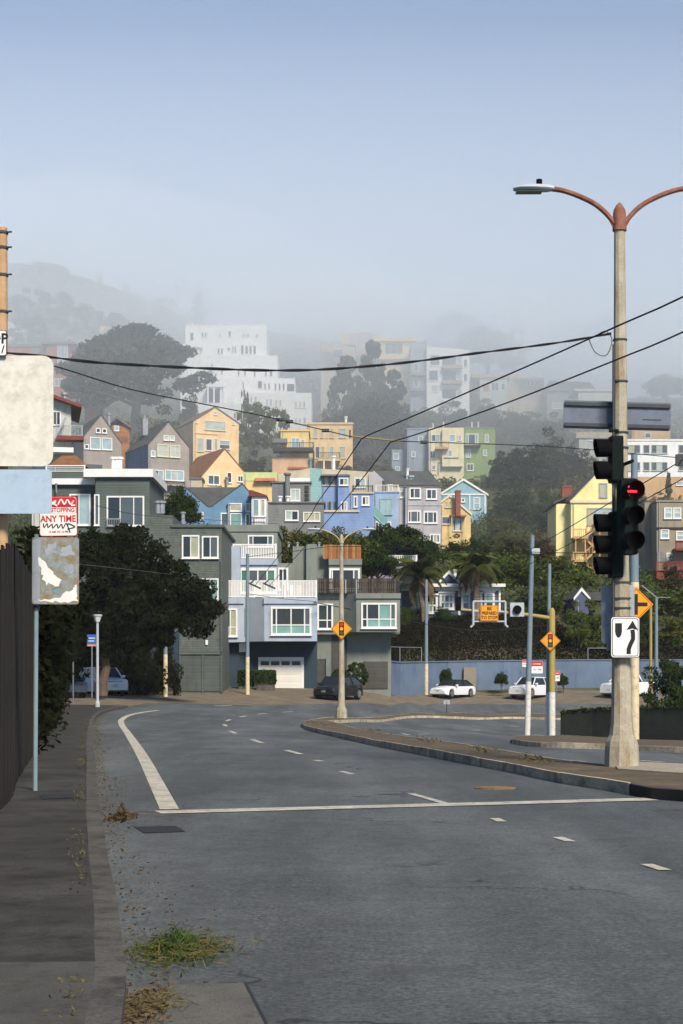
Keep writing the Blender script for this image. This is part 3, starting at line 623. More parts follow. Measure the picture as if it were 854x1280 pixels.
h = House('town_house', 'grey-green flat-roofed house at the back of the white-railed upper deck', 277, 690, 121)
h.wall([(277.7, 690), (277.7, 657), (347, 657), (347, 690)], 'stucco_grey', 8, down=12); h.flat(277.7, 347, 656.5, depth=8, fascia=MATS['stucco_grey'], h=.5, over=.1)
h.win(310, 669, 342, 684, [.2, .78], 1, 'mdm', t=.1); h.win(279, 669, 284.5, 684, 1, 1, 'p', t=.1)

h = House('town_house', 'grey stucco house with brown deck fence and dark garage doors behind the black car', 384, 861, 113)
h.wall([(384.4, 861), (384.4, 741), (500, 741), (500, 792), (489, 792), (489, 861)], 'stucco_grey', 11, v=.9, down=1, name='ground_floor')
h.wall([(396.6, 793), (396.6, 741), (447, 741), (447, 793)], 'stucco_grey', 10, v=.3, down=0)
h.bay(445.5, 500.3, 741.5, 790, -.9, 'stucco_grey', 430); h.box(444.8, 741.5, 501.2, 748, -1.02, -.88, 'stucco_grey', 'fascia'); h.box(396.6, 741.5, 429, 748, .18, .31, 'stucco_grey', 'fascia')
h.win(451.5, 753.5, 496, 785.5, [.17, .5, .83], [.64], 'ddtmdttt', v=-.9, t=.13); h.win(396.7, 754.5, 416.5, 787, [.63], [.64], 'dddd', v=.3, t=.12)
h.box(384.6, 823.5, 407.3, 860, .84, .9, 'garage_dark', 'garage_door'); h.box(454, 826.8, 485, 861, .84, .9, 'garage_dark', 'garage_door')
h.box(414.5, 793, 434, 861, .86, .9, 'garage_dark', 'recess_wall'); h.box(407.6, 822, 409, 861, .7, .9, 'stucco_grey', 'pilaster')
h.fence(396, 723, 500, 741.5, -.2, 'wood_dark', 44); 
for x in (431.5, 444.8): h.box(x, 724.5, x + 1.6, 741.5, -.32, -.22, 'metal_grey', 'fence_post')
h.wall([(347, 748), (347, 704), (366, 704), (366, 683), (411.5, 683), (411.5, 748)], 'stucco_grey', 5, v=4.5, down=0, name='upper_wall'); h.wall([(411, 748), (411, 698.5), (452, 698.5), (452, 748)], 'stucco_grey', 5, v=3.6, down=0, name='upper_wall')
h.box(411, 698.5, 452.8, 706, 3.45, 3.6, 'stucco_grey', 'fascia'); h.box(383, 680, 396, 740, 4.0, 4.5, 'stucco_grey', 'chimney_breast')
h.win(411.6, 710.5, 450, 738, [.1, .8], 1, 'ddm', v=3.6, t=.14); h.win(347, 709.5, 360.5, 738, 2, 1, 'd', v=4.5, t=.14)
h.fence(404, 681, 451.5, 698.8, 3.7, 'wood_orange', 26)
for x in (361, 372, 399): h.pipe(x, 679, 684, 5, .09)

h = House('hillside_house', 'slate green clapboard house with white fascia above the street tree', 65, 664, 123, 0)
h.wall([(62, 664), (62, 590), (121, 590), (121, 664)], 'siding_green', 9, v=1.2, down=13); h.wall([(119.5, 664), (119.5, 594), (187, 594), (187, 664)], 'siding_green', 10, down=13, name='front_wing')
h.box(104.5, 586, 191.5, 596, -.35, 9.5, WHITE, 'roof'); h.box(60, 598, 119, 605.5, .85, 1.19, WHITE, 'fascia'); h.rail(58, 581.5, 106, 590, 1.3, WHITE, 0, bars=False, hz=2)
h.win(87, 617.5, 113.5, 657, [.45], 1, 'ms', v=1.2, t=.12); h.win(118, 618, 124.6, 657, 1, 1, 'm', v=-.0, t=.1); h.win(133.5, 620, 180.5, 658, [.36, .72], 1, 'dmm', t=.12)
h.rail(134, 648, 151, 658, -.25, 'metal_grey', 8, .03, .05); h.pipe(70.5, 605, 616, .8, .06)
for x in (142, 146.5, 150): h.pipe(x, 574, 586, 3, .2, WHITE)

# --- left hill ----------------------------------------------------------------------------------
h = House('hillside_house', 'cream house with dark red eaves and a steep balcony stair', 60, 578, 172, 11)
h.wall([(40, 578), (40, 490), (89, 506), (89, 578)], 'pale_wall', 9, down=8)
a = h.xz(30, 486); b = h.xz(102, 512); obj('roof', MB().prism([(a[0], a[1]), (b[0], b[1]), (b[0], b[1] + .35), (a[0], a[1] + .35)], -1.2, 9.5), 'roof_red', h.e)
h.win(66, 514, 76, 532, 2, 1, 'md', t=.1); h.rail(70, 531, 103, 545, -1.6, 'metal_grey', 18, .05, .08); h.box(70, 544, 105, 550, -1.8, 0, 'roof_red', 'balcony_floor'); h.pipe(81, 494, 504, 2, .3)
mb = MB()
for sx in (0, .9): p0 = h.loc(66, 552, 'y', -1.7); p1 = h.loc(82, 522, 'y', -1.7); mb.bar(Vector(p0) + Vector((0, sx, 0)), Vector(p1) + Vector((0, sx, 0)), .22)
obj('stair', mb, 'metal_grey', h.e); h.box(40, 558, 92, 565.5, -2.2, 2, WHITE, 'terrace_edge')

h = House('garden_shed', 'small brown hipped roof tucked under the white terrace edge', 68, 596, 150, 0, 'shed')
h.wall([(66, 596), (66, 580), (105, 580), (105, 596)], 'siding_green', 5, down=6); a = h.xz(62, 582); b = h.xz(107, 582); c1 = h.xz(72, 565); c2 = h.xz(90, 565)
mb = MB(); mb.add([(a[0], -.3, a[1]), (b[0], -.3, b[1]), (b[0], 5, b[1]), (a[0], 5, a[1]), (c1[0], 2.4, c1[1]), (c2[0], 2.4, c2[1])], [(0, 1, 5, 4), (1, 2, 5), (2, 3, 4, 5), (3, 0, 4), (3, 2, 1, 0)]); obj('roof', mb, 'roof_brown', h.e)

def gable_house(label, L, A, Rr, base, d, yaw, wallm, roofm, depth=9, sidem=None, trim=None, down=5, name='hillside_house', over=.35, group=None):
    h = House(name, label, L[0], base, d, yaw, 'house', group)
    h.wall([(L[0], base), L, A, Rr, (Rr[0], base)], wallm, depth, down=down); h.gable(L, A, Rr, roofm, depth, over=over, trim=trim)
    if sidem:
        x0 = h.xz(*L)[0]; z1 = h.xz(*L)[1]; z0 = h.xz(L[0], base)[1]; obj('side_cladding', MB().box(x0 - .05, .03, z0 - down, x0 - .004, depth - .03, z1 - .05), sidem, h.e)
    return h
h = gable_house('lilac shingled gable house beside the red-eaved house', (104.5, 546), (126.4, 519.5), (152, 555), 640, 205, 22, 'lilac_shingle', 'roof_grey', 10, over=.1)
h.win(112.5, 546, 125.8, 562.5, 1, 1, 's', t=.12); h.win(127, 547, 140.3, 563, 1, 1, 's', t=.12)
for x, y in ((119.8, 535), (127.6, 535.5), (105.2, 555)): h.win(x, y, x + 6, y + 6.5, 1, 1, 'd', t=.12)
h.box(108, 580, 128, 592, -.5, .1, 'glass_mid', 'skylight'); h.pipe(136, 519, 535, 4, .25)
h = gable_house('lilac gable house with bright blue side wall and grey roof', (185.6, 556), (210.7, 528), (236.5, 560), 612, 200, 26, 'lilac_shingle', 'roof_grey', 9, 'side_blue', over=.1)
h.win(196.5, 555, 210.6, 571.5, 2, 2, 'p', t=.12, fr=MATS['cream_trim']); h.win(212, 556, 225.2, 572.5, 2, 2, 'p', t=.12, fr=MATS['cream_trim']); h.win(204.4, 544, 211, 551, 1, 1, 'p', t=.1); h.win(211.8, 544.3, 218.2, 551.2, 1, 1, 'p', t=.1); h.win(188.3, 563, 194.2, 571.3, 1, 1, 's', t=.12)
h.win(191.8, 587, 204.4, 606, 2, 1, 'ms', t=.12, name='door'); h.win(205.8, 587, 230, 602, 3, 1, 'sps', t=.12); h.rail(186, 599.5, 231, 606, -.9, 'wood_dark', 16, .05, .08); h.box(186, 605.5, 231, 608, -1.0, 0, 'wood_dark', 'balcony_floor')
p = h.loc(181, 530, 'y', 5.5); obj('chimney', MB().box(p[0] - .35, 5.2, p[2] - 1.5, p[0] + .35, 5.9, p[2] + .6).tube([(p[0], 5.55, p[2] + .6), (p[0], 5.55, p[2] + 1.1)], .2, 8), 'metal_grey', h.e)
h = gable_house('tall peach gable house with pale attic window above the brown roof', (242, 527), (269, 509.8), (298.6, 530), 604, 238, 24, 'peach', 'roof_tan', 10, 'peach_pale', over=.15)
h.win(256, 525.5, 282, 539, [.2, .8], 1, 'p', t=.1, fr=MATS['cream_trim']); h.win(267.3, 514, 271.2, 519, 1, 1, 'c', t=.08); h.win(246.4, 547.5, 255, 565, 1, 1, 'p', t=.1, fr=MATS['cream_trim']); h.win(257, 548, 265.3, 564, 1, 1, 'm', t=.12); h.win(267.4, 548, 272.3, 564, 1, 1, 'c', t=.1); h.win(274, 550, 287.5, 562, 1, [.5], 'sm', t=.1)
h.win(244.6, 525.6, 247.2, 529, 1, 1, 'p', t=.08); h.win(290.6, 527.5, 293.5, 531, 1, 1, 'p', t=.08); h.box(243, 541.5, 273, 543.5, -.12, 0, 'peach_pale', 'string_course'); h.pipe(295, 517, 530, .3, .1, 'cream_trim')
h = gable_house('peach gable cottage with bright brown shingled roof', (252, 596), (281, 562), (311.5, 598), 616, 207, 26, 'peach', 'roof_brown', 10, over=.1)
h.win(259.3, 593, 275, 607, 2, 1, 'm', t=.16); h.win(283.4, 590, 289.8, 604, 1, 1, 'd', t=.12); h.win(296.5, 594, 304.3, 603, 2, 1, 'd', t=.14); h.pipe(262, 570, 581, 4.5, .1); h.pipe(284, 598, 606, -.5, .2)
h = House('hillside_house', 'cream lean-to with dark coping beside the brown-roofed cottage', 236, 612, 204, 0, 'lean-to'); h.wall([(236, 612), (236, 597), (252.3, 597), (252.3, 612)], 'beige', 4, down=4); h.flat(236, 252.3, 597, depth=4)
h = House('garden_shed', 'small orange wooden cabin between the two lilac gable houses', 139, 555, 235, 10, 'shed'); h.wall([(140, 555), (140, 531), (162, 534), (162, 555)], 'wood_orange', 5, down=5)
a = h.xz(137, 531); b = h.xz(164, 536); c = h.xz(146, 524); obj('roof', MB().prism([(a[0], a[1]), (c[0], c[1]), (b[0], b[1]), (b[0], b[1] + .3), (c[0], c[1] + .4), (a[0], a[1] + .3)], -.5, 5.5), 'roof_tan', h.e); h.win(143, 532, 149, 539, 1, 1, 's', t=.15); h.rail(146, 541, 160, 548, -.6, 'wood_orange', 8)

# blue double gable
h = House('hillside_house', 'bright blue house with two gables and a dark roof valley', 232, 664, 166, 0)
h.wall([(214, 664), (214, 628), (231, 609.5), (259, 633.5), (264, 634.5), (303, 605.8), (314.3, 618.5), (314.3, 664)], 'sky_blue', 8, down=4)
for q in (((264, 634.2), (303, 605.5), (314.3, 618.2)), ((214, 627.6), (231, 609.2), (261.5, 635))): h.gable(*q, 'roof_grey', 8, over=.03, t=.14)
a = h.xz(231, 634); b = h.xz(303, 634); t0 = h.loc(240, 609, 'y', 3.2); obj('main_roof', MB().add([(a[0], .05, a[1]), (b[0], .05, a[1]), (b[0], 3.2, t0[2]), (a[0], 3.2, t0[2]), (a[0], 7, a[1]), (b[0], 7, a[1])], [(0, 1, 2, 3), (3, 2, 5, 4), (0, 3, 4), (1, 5, 2), (0, 4, 5, 1)]), 'roof_grey', h.e)
h.win(286.8, 629, 302.5, 639.5, 1, 1, 'c', t=.12); h.win(306.8, 629, 313.2, 640, 1, 1, 'c', t=.12); h.win(276, 641, 285.3, 658, 1, 1, 'm', t=.12); h.win(287.4, 641.5, 302.5, 659, 1, 1, 't', t=.12); h.win(306.7, 642, 312.8, 659, 1, 1, 'd', t=.12); h.win(250, 640, 254.5, 650, 1, 1, 'p', t=.1); h.pipe(286, 631, 656, -.2, .14, 'metal_grey')
h = House('sunroom', 'white glazed sunroom with dark red roof against the blue house', 314.5, 660, 164, 0, 'sunroom'); h.wall([(314.6, 660), (314.6, 620), (333, 620), (333, 660)], 'white_plaster', 3.5, down=4)
a = h.xz(311, 620.5); b = h.xz(334, 621); c = h.xz(315, 613); obj('roof', MB().prism([(a[0], a[1]), (b[0], b[1]), (b[0], b[1] + .12), (c[0], c[1]), (a[0], c[1])], -.3, 3.8), 'roof_red', h.e); h.win(316, 624, 324, 646, 1, 1, 't', t=.1); h.win(325.6, 624, 331.6, 646, 1, 1, 'c', t=.1); h.rail(315, 646, 333, 657, -.5, 'metal_grey', 8, .03, .05)
h = House('hillside_house', 'yellow house with chartreuse parapet and red-orange awning', 304, 630, 192, 0); h.wall([(304, 630), (304, 590.5), (346, 590.5), (346, 602), (341, 602), (341, 630)], 'yellow_wall', 8, down=5)
h.box(304, 590.3, 346.2, 601, -.06, 0, 'chartreuse', 'parapet')
a = h.xz(318.5, 597.5); b = h.xz(344.5, 602); obj('awning', MB().add([(a[0], -.07, a[1]), (b[0], -.07, a[1]), (b[0], -.7, b[1]), (a[0], -.7, b[1]), (b[0], -.07, b[1]), (a[0], -.07, b[1])], [(0, 3, 2, 1), (3, 5, 4, 2), (0, 5, 3), (1, 2, 4), (0, 1, 4, 5)]), 'awning_red', h.e)
# --- middle hill --------------------------------------------------------------------------------
h = House('hillside_house', 'golden yellow house with brown timber deck over an apricot base', 340, 606, 230, 0)
h.wall([(351, 606), (351, 537.5), (386, 537.5), (386, 606)], 'gold', 8, v=1.0, down=6); h.wall([(340.5, 606), (340.5, 572), (392, 572), (392, 606)], 'apricot', 8, v=-.5, down=6, name='base'); h.flat(350.5, 386, 537.5, 'gold', 8, v=1.0, h=.2)
h.win(363.5, 547, 375.5, 561, 2, 1, 's', v=1.0, t=.15, name='door'); h.win(376, 549, 381, 561, 1, 1, 'c', v=1.0, t=.1); h.box(341, 559.5, 392, 563.5, -1.6, 1.0, 'wood_dark', 'deck'); h.rail(340.5, 553, 392, 560, -1.55, 'wood_dark', 22, .05, .1); h.box(341, 548, 359, 554, 0, 1, 'slate_wall', 'parapet'); h.box(391, 564, 393, 590, -1.4, -1.2, 'wood_dark', 'deck_post')
h.win(346, 569, 356, 571.8, 1, 1, 'm', v=-.3, t=.05); h.pipe(389, 575, 590, -.8, .25, 'teal_wall'); h.box(360, 583.5, 392, 586, -.7, -.5, 'awning_red', 'ledge')
h = House('apartment_house', 'tan stucco flat-roofed house with rear balcony beside the golden house', 384, 603, 243, 0)
h.wall([(385, 603), (385, 528.5), (404, 528.5), (441, 529.5), (441, 603)], 'tan_wall', 9, down=6); h.flat(385, 441, 528.3, 'tan_wall', 9, h=.3)
for x0, x1 in ((391.6, 397), (400.4, 405), (408, 410), (412, 417.3), (423.6, 432.5)): h.win(x0, 535.5, x1, 547.5, 1, 1, 'c' if x0 < 420 else 's', t=.1, fr=MATS['tan_wall'])
for x0, x1, g in ((394, 400, 'm'), (401, 406.5, 'c'), (411.5, 417.5, 's'), (424, 432, 'c')): h.win(x0, 558, x1, 573, 1, 1, g, t=.1, fr=MATS['cream_trim'])
h.rail(398, 565.5, 425, 573.5, -1.3, 'wood_dark', 16, .05, .1); h.box(397.5, 573, 425.5, 576, -1.4, 0, 'tan_wall', 'balcony_floor'); h.pipe(432.5, 522, 529, 2, .2, WHITE); h.box(436.5, 537, 438.5, 548, -.06, 0, 'wood_dark', 'shutter')
h = House('hillside_house', 'long beige flat terrace below the golden house', 344, 606, 205, 0, 'terrace'); h.wall([(344, 606), (344, 594), (388, 585), (465, 590), (465, 606)], 'beige', 6, down=8)
a = h.xz(358, 600); b = h.xz(388, 594); h.box(362, 597.5, 388, 602.5, -.05, 0, 'white_plaster', 'panel')
h.win(443, 597, 457.5, 610, [.5], 1, 'ds', t=.16); h.pipe(405, 575, 590, 1, .12, 'cream_trim'); h.pipe(417, 572, 588, 1, .25, WHITE); h.pipe(415, 578, 588, 2, .12, 'cream_trim')
h = House('hillside_house', 'slate grey stepped house with tall flue pipe and pale window', 333, 690, 168, 0)
h.wall([(333, 690), (333, 628), (405, 628), (405, 690)], 'slate_wall', 5, down=4); h.flat(333, 405, 627.6, 'roof_flat', 5, h=.15); h.wall([(340, 640), (340, 602.5), (388, 602.5), (388, 640)], 'slate_wall', 6, v=3, down=2, name='upper_wall'); h.flat(340, 388, 602.2, 'roof_flat', 6, v=3, h=.15)
h.pipe(359.5, 594, 627, 2.6, .28, 'slate_wall'); h.win(363, 611, 375.5, 626.5, 2, 1, 'p', v=3, t=.1); h.win(356.5, 638, 373.5, 651, 2, 1, 'pd', t=.12); h.win(379, 640, 400.5, 652, 3, 1, 'c', t=.1)
for k in range(4): h.box(381, 607 + k * 5, 386, 610.5 + k * 5, 2.9, 3.0, 'wood_dark', 'vent_grille')
for x in (350, 360): h.pipe(x, 622, 627, 1.2, .2, WHITE)
h = House('hillside_house', 'blue clapboard house with teal end wall and tall windows below the trolley wires', 388, 672, 172, 0)
h.wall([(387.6, 640), (387.6, 585.8), (401.7, 585.8), (401.7, 640)], 'teal_wall', 8, v=-.4, down=6, name='end_wall'); h.wall([(401.5, 672), (401.5, 607), (423, 607), (423, 672)], 'periwinkle', 8, down=4); h.wall([(422.6, 672), (422.6, 594), (437, 594), (437, 672)], 'periwinkle', 7, v=-.8, down=4, name='bay')
h.wall([(401.7, 610), (401.7, 593.5), (423, 593.5), (423, 610)], 'beige', 7, v=.05, down=0, name='upper_wall'); h.box(401, 592.8, 437.5, 594.6, -.95, 7, 'slate_wall', 'roof')
h.win(402.2, 595, 422.4, 607, 5, 1, 'mpmpm', t=.08, v=.05, fr=MATS['beige']); h.win(424, 597.5, 435.5, 607, 2, 1, 'dc', v=-.8, t=.1)
for x0, x1 in ((404, 407.5), (410, 414.2), (417, 421.2)): h.win(x0, 627, x1, 639, 1, 1, 'd', t=.08, fr=MATS['slate_wall'])
h.win(426, 627, 434.3, 638.5, 2, 1, 'dc', v=-.8, t=.1)
h.wall([(404.6, 690), (404.6, 638.5), (449, 638.5), (449, 690)], 'periwinkle', 3, v=-3.0, down=3, name='garden_wall'); h.wall([(437, 672), (437, 616), (467, 616), (467, 672)], 'periwinkle', 7, v=.6, down=4, name='wing'); h.rail(441, 607, 466, 616.5, .7, 'wood_dark', 12, .05, .1); h.win(442, 620, 447, 634, 1, 1, 'm', v=.6, t=.12); h.win(452, 620, 462, 632, 2, 1, 'dc', v=.6, t=.14); h.box(437.2, 614.8, 467.5, 617, .45, .6, 'beige', 'coping'); h.box(404.4, 637.5, 449.4, 640, -3.15, -3.0, 'beige', 'coping'); h.box(438.5, 617, 439.4, 672, .45, .6, 'metal_grey', 'downpipe')
h = House('hillside_house', 'light blue block with big pale window and glass-sided stair', 446, 705, 181, 0)
h.wall([(466.3, 705), (466.3, 615), (498.5, 615), (498.5, 705)], paint('cornflower', (140, 172, 222), .85, lines=(.3, .015, 2)), 7, down=4); h.wall([(447, 705), (447, 650), (467, 650), (467, 705)], 'periwinkle', 6, v=.4, down=4, name='wing'); h.flat(466.3, 498.5, 614.6, 'periwinkle', 7, h=.15, over=.08)
h.win(475, 622.5, 490.5, 643.5, 2, 1, 's', t=.14, fr=MATS['teal_wall']); h.rail(470, 606, 498, 615, 2.5, 'cream_trim', 14, .05, .1)
mb = MB(); p0 = Vector(h.loc(462, 640, 'y', -1)); p1 = Vector(h.loc(484, 662, 'y', -1)); mb.bar(p0, p1, .15); mb.bar(p0 + Vector((0, -1, 0)), p1 + Vector((0, -1, 0)), .15)
for k in range(9): q = p0.lerp(p1, (k + .5) / 9); mb.box(q.x - .15, q.y - 1, q.z - .03, q.x + .15, q.y, q.z + .03)
st = obj('stair', mb, 'teal_wall', h.e); q0 = p0 + Vector((0, -1.05, .1)); q1 = p1 + Vector((0, -1.05, .1)); obj('glass_panel', MB().add([q0, q1, q1 + Vector((0, 0, 1)), q0 + Vector((0, 0, 1)), q0 + Vector((0, .03, 0)), q1 + Vector((0, .03, 0)), q1 + Vector((0, .03, 1)), q0 + Vector((0, .03, 1))], [(0, 1, 2, 3), (7, 6, 5, 4), (3, 2, 6, 7), (0, 4, 5, 1)]), 'glass_teal', st); h.box(450, 652, 464, 676, .3, .4, 'glass_dark', 'landing_shade'); h.win(468.5, 652, 474, 664, 1, 1, 'm', t=.12); h.box(499, 618, 500, 700, -.1, .05, 'metal_grey', 'downpipe'); h.win(479, 652, 489, 664, 2, 1, 'd', t=.12); h.box(449, 648, 465, 651, -1.6, .4, 'teal_wall', 'landing'); h.box(452, 656, 466, 662, -.5, .4, 'white_plaster', 'bench')  # dark panel below the landing stands in for the shade there
h = House('hillside_house', 'lavender grey three-storey house with white-framed windows and dark roof', 485, 712, 189, 0)
h.wall([(507, 712), (507, 607.5), (551.5, 608.5), (551.5, 712)], 'lavender', 9, down=5); h.wall([(485, 712), (485, 605.5), (508, 605.5), (508, 712)], 'lavender', 8, v=.8, down=5, name='wing'); h.wall([(461, 712), (461, 592), (468, 588.5), (486, 606), (486, 712)], 'lavender', 8, v=2, down=5, name='end_wall')
a = h.xz(485, 606); b = h.xz(551.5, 607); c = h.loc(468, 588.5, 'y', 5); obj('roof', MB().add([(a[0] - .2, .6, a[1] + .05), (b[0], .2, b[1] + .05), (b[0] - 1.0, 6, c[2] + .1), (c[0], 5, c[2]), (a[0] - .2, 9, a[1]), (b[0], 9, b[1])], [(0, 1, 2, 3), (3, 2, 5, 4), (0, 3, 4), (1, 5, 2), (0, 4, 5, 1)]), 'roof_grey', h.e)
h.flat(507, 551.8, 607.5, 'roof_flat', 2, h=.15, over=.1)
for q in ((511.8, 609.5, 526.3, 623.5, [.42], 'dm'), (532.5, 611, 546.5, 624.5, [.5], 'dm'), (509.5, 638, 526.2, 653.5, [.25, .75], 'dmd'), (529.5, 639, 547, 654.5, [.3, .7], 'dmd'), (537, 667.3, 550.3, 679, [.35, .7], 'dcd')): h.win(*q[:4], q[4], 1, q[5], t=.16)
h.win(497.8, 607, 507, 622.5, 1, [.5], 'c', v=.8, t=.16); h.win(484.5, 605.5, 491.5, 615.5, 1, 1, 'c', v=.75, t=.12); h.pipe(509.5, 587, 602, 3, .16, WHITE); h.pipe(513.5, 597, 604, 3, .3, 'teal_wall'); h.box(529, 609, 530, 700, -.08, 0, 'lavender', 'downpipe'); h.box(507, 630.5, 551.6, 632, -.07, 0, 'lavender', 'string_course')
h = gable_house('small yellow gable cottage beside the lavender house', (549.5, 630), (562, 620.5), (588.5, 643), 678, 190, 4, 'cottage_yellow', 'roof_brown', 8, trim=MATS['cream_trim'], over=.15)
h.win(552, 645.5, 562.5, 655.5, 1, 1, 'm', t=.1, fr=MATS['cream_trim']); h.win(566, 646, 578, 664, [.3, .7], 1, 'mpm', t=.1, fr=MATS['cream_trim'], name='door'); h.box(563, 643.5, 583, 646, -.9, 0, 'roof_brown', 'porch_roof'); 
for x in (556.5, 561.5): h.win(x, 627, x + 3.6, 634.5, 1, 1, 'c', t=.06, fr=MATS['cream_trim'])
h.chimney(570, 612.5, 576, 632, -1.2); h.box(564.5, 646, 565.4, 668, -.85, -.75, 'cream_trim', 'porch_post'); h.box(581.5, 646, 582.4, 668, -.85, -.75, 'cream_trim', 'porch_post')
h = gable_house('pale blue gable cottage with white bargeboards behind the yellow cottage', (551.8, 617.5), (579.5, 600.5), (608.6, 618.5), 652, 216, 0, 'cottage_blue', 'roof_tan', 10, trim=WHITE, over=.25)
h.box(552, 617, 608.5, 619, -.12, 0, WHITE, 'string_course'); h.win(591.8, 621.5, 600.4, 637, 1, [.5], 'ps', t=.14); h.win(576.5, 622.5, 581.3, 628, 1, 1, 'd', t=.14); h.box(605.5, 619, 607.5, 645, -.1, 0, WHITE, 'corner_board'); h.box(586.5, 619, 588, 645, -.1, 0, WHITE, 'corner_board')

# row of three in the mist
G_ROW = 'terraced houses in the mist'
h = House('row_house', 'misty blue flat-fronted row house left of the cream one', 509, 612, 276, 0); h.wall([(509, 612), (509, 536.5), (536, 535.5), (536, 612)], 'row_blue', 9, down=5); h.wall([(490, 612), (490, 562), (509.5, 562), (509.5, 612)], 'row_blue', 9, v=2, down=5, name='wing'); h.flat(509, 536, 535.3, 'row_blue', 9, h=.2, over=.1)
for q in ((514.3, 564.3, 519.5, 571.5), (523, 545, 529, 553)): h.win(*q, 1, 1, 's', t=.12)
for q in ((491.8, 566.5, 498.7, 574.5), (494, 583, 499.7, 589)): h.win(*q, 1, 1, 's', v=2, t=.12)
h = House('row_house', 'cream row house with small balcony and drainpipe between the blue and green ones', 536, 612, 274, 0); h.wall([(536.2, 612), (536.2, 534.7), (580, 534.7), (580, 612)], 'row_cream', 9, down=5); h.flat(536.2, 580, 534.5, 'awning_red', 8, v=.6, h=.15, over=-.3); h.wall([(553, 583), (553, 536), (578.5, 536), (578.5, 583)], 'row_cream', 2, v=-.9, down=0, name='bay')
for q in ((539.3, 543, 549.9, 552.5, 2, 'ms'), (537.5, 563.5, 544.8, 573.3, 2, 'mm'), (540, 581.3, 544.8, 587.5, 2, 'mm')): h.win(*q[:4], q[4], 1, q[5], t=.12)
for q in ((561.8, 543, 569.3, 552.5), (572.8, 543.5, 577, 551), (559.8, 562.5, 565.5, 571.5)): h.win(*q, 1, 1, 's', v=-.9, t=.14)
h.rail(544.6, 551.5, 560.8, 559.5, -1.8, 'wood_tan', 12, .06, .1); h.box(544.6, 559, 560.8, 561, -1.9, 0, 'wood_tan', 'balcony_floor')
mb = MB(); pp = [h.loc(x, y, 'y', -.15) for x, y in ((573, 573), (555, 573), (555, 578), (548, 578), (548, 594))]; mb.tube([(q[0], -1.0 if k < 2 else -.12, q[2]) for k, q in enumerate(pp)], .09, 6); obj('drainpipe', mb, 'metal_grey', h.e)
h = House('row_house', 'green row house with wide upper window right of the cream one', 580, 612, 275, 0); h.wall([(580.2, 612), (580.2, 534.5), (619, 534.5), (619, 612)], 'row_green', 9, down=5); h.flat(580.2, 619, 534.3, 'row_green', 9, h=.2, over=.1)
h.win(581.6, 542, 598.2, 556, [.25, .75], 1, 'sms', t=.16); h.win(582, 561.8, 588.8, 572, 2, 1, 's', t=.12); h.win(583.4, 579.4, 592.2, 588.7, 2, 1, 'm', t=.14); h.box(580.5, 555.5, 601, 558, -1.2, 0, 'wood_dark', 'balcony_floor'); h.win(606, 543, 611, 553, 1, 1, 's', t=.1); h.win(604, 562, 609, 570, 1, 1, 's', t=.1)
for x in (541.5, 554.5, 590, 598): h.pipe(x, 530 - (x > 553) * 2, 535, 3, .12, WHITE)

# white castle-like apartment building
h = House('apartment_building', 'huge white castle-like apartment building stepping down the misty hill', 232, 545, 332, 0, 'building')
h.wall([(291, 545), (291, 491), (389.5, 491), (389.5, 545)], 'white_plaster', 14, v=0, down=8); h.wall([(232, 545), (232, 406.5), (333.4, 406.5), (333.4, 545)], 'white_plaster', 14, v=13, down=8, name='tower'); h.wall([(266, 545), (266, 444.5), (347, 444.5), (347, 545)], 'white_plaster', 12, v=9, down=8, name='upper_block')
h.wall([(275, 545), (275, 473), (368.7, 473), (368.7, 545)], 'white_plaster', 10, v=4.5, down=8, name='middle_block'); h.wall([(225.5, 545), (225.5, 430.5), (250, 430.5), (250, 545)], 'white_plaster', 8, v=11.5, down=8, name='side_bay'); h.wall([(243.5, 545), (243.5, 504), (303, 504), (303, 545)], 'white_plaster', 7, v=-1.5, down=8, name='terrace'); h.wall([(247, 545), (247, 484), (292, 484), (292, 545)], 'white_plaster', 8, v=7.5, down=8, name='porch_block')
h.flat(225.5, 250, 430.3, 'white_plaster', 8, v=11.5, h=.8, over=.5)
h.box(258, 479, 281.5, 483.5, 4.0, 7.5, 'white_plaster', 'porch_roof')
for x in (259, 266.5, 279): h.box(x, 483, x + 2, 503, 4.1, 4.5, 'white_plaster', 'porch_column')
h.box(258.5, 484, 281, 503, 7.42, 7.5, 'glass_mid', 'porch_shade')
mb = MB()
for k in range(17): x = 233.5 + k * 6; a = h.xz(x, 406.8, 13); b = h.xz(x + 2.6, 404.6 + (k % 3 == 1) * -1.5, 13); mb.box(a[0], 13, a[1], b[0], 13.5, b[1])
obj('parapet', mb, 'white_plaster', h.e)
W = lambda rects, v, g='m': [h.win(*q, 1, 1, g, v=v, t=.12) for q in rects]
W([(237.5, 415.5, 242.5, 426), (252, 415.3, 255, 421), (256, 415.3, 259, 421), (274.5, 417, 277, 420.5), (285.6, 413.5, 289.2, 421), (303.7, 417, 306.2, 421), (309, 417, 311.5, 421), (320, 418, 323, 422), (271.8, 435, 275, 443), (276, 435, 279.3, 443), (290, 432.5, 292.4, 441.5), (293, 432.5, 295.7, 441.5), (301, 431, 305, 443), (306.5, 432, 310.3, 443), (311.4, 432, 315.2, 443), (316.4, 432, 320.4, 443), (284, 434.5, 288, 438.5)], 13)
W([(230, 441, 233, 450), (252.5 - 8, 437, 255 - 8, 443)], 11.5)
W([(276, 460, 279, 468), (317, 463, 320, 471), (331, 464, 334, 471), (337, 464, 341, 471), (297, 462, 300, 470), (305, 462, 308, 470)], 9)
W([(343, 479, 346, 488.5), (348, 479, 351.2, 488.5), (353, 479, 356.4, 488.5), (330, 479, 333, 487), (335, 479, 338, 487), (303, 477, 305.5, 487), (322, 476, 328, 486)], 4.5)
h.box(359, 480, 368, 489, 4.4, 4.5, 'glass_mid', 'loggia')
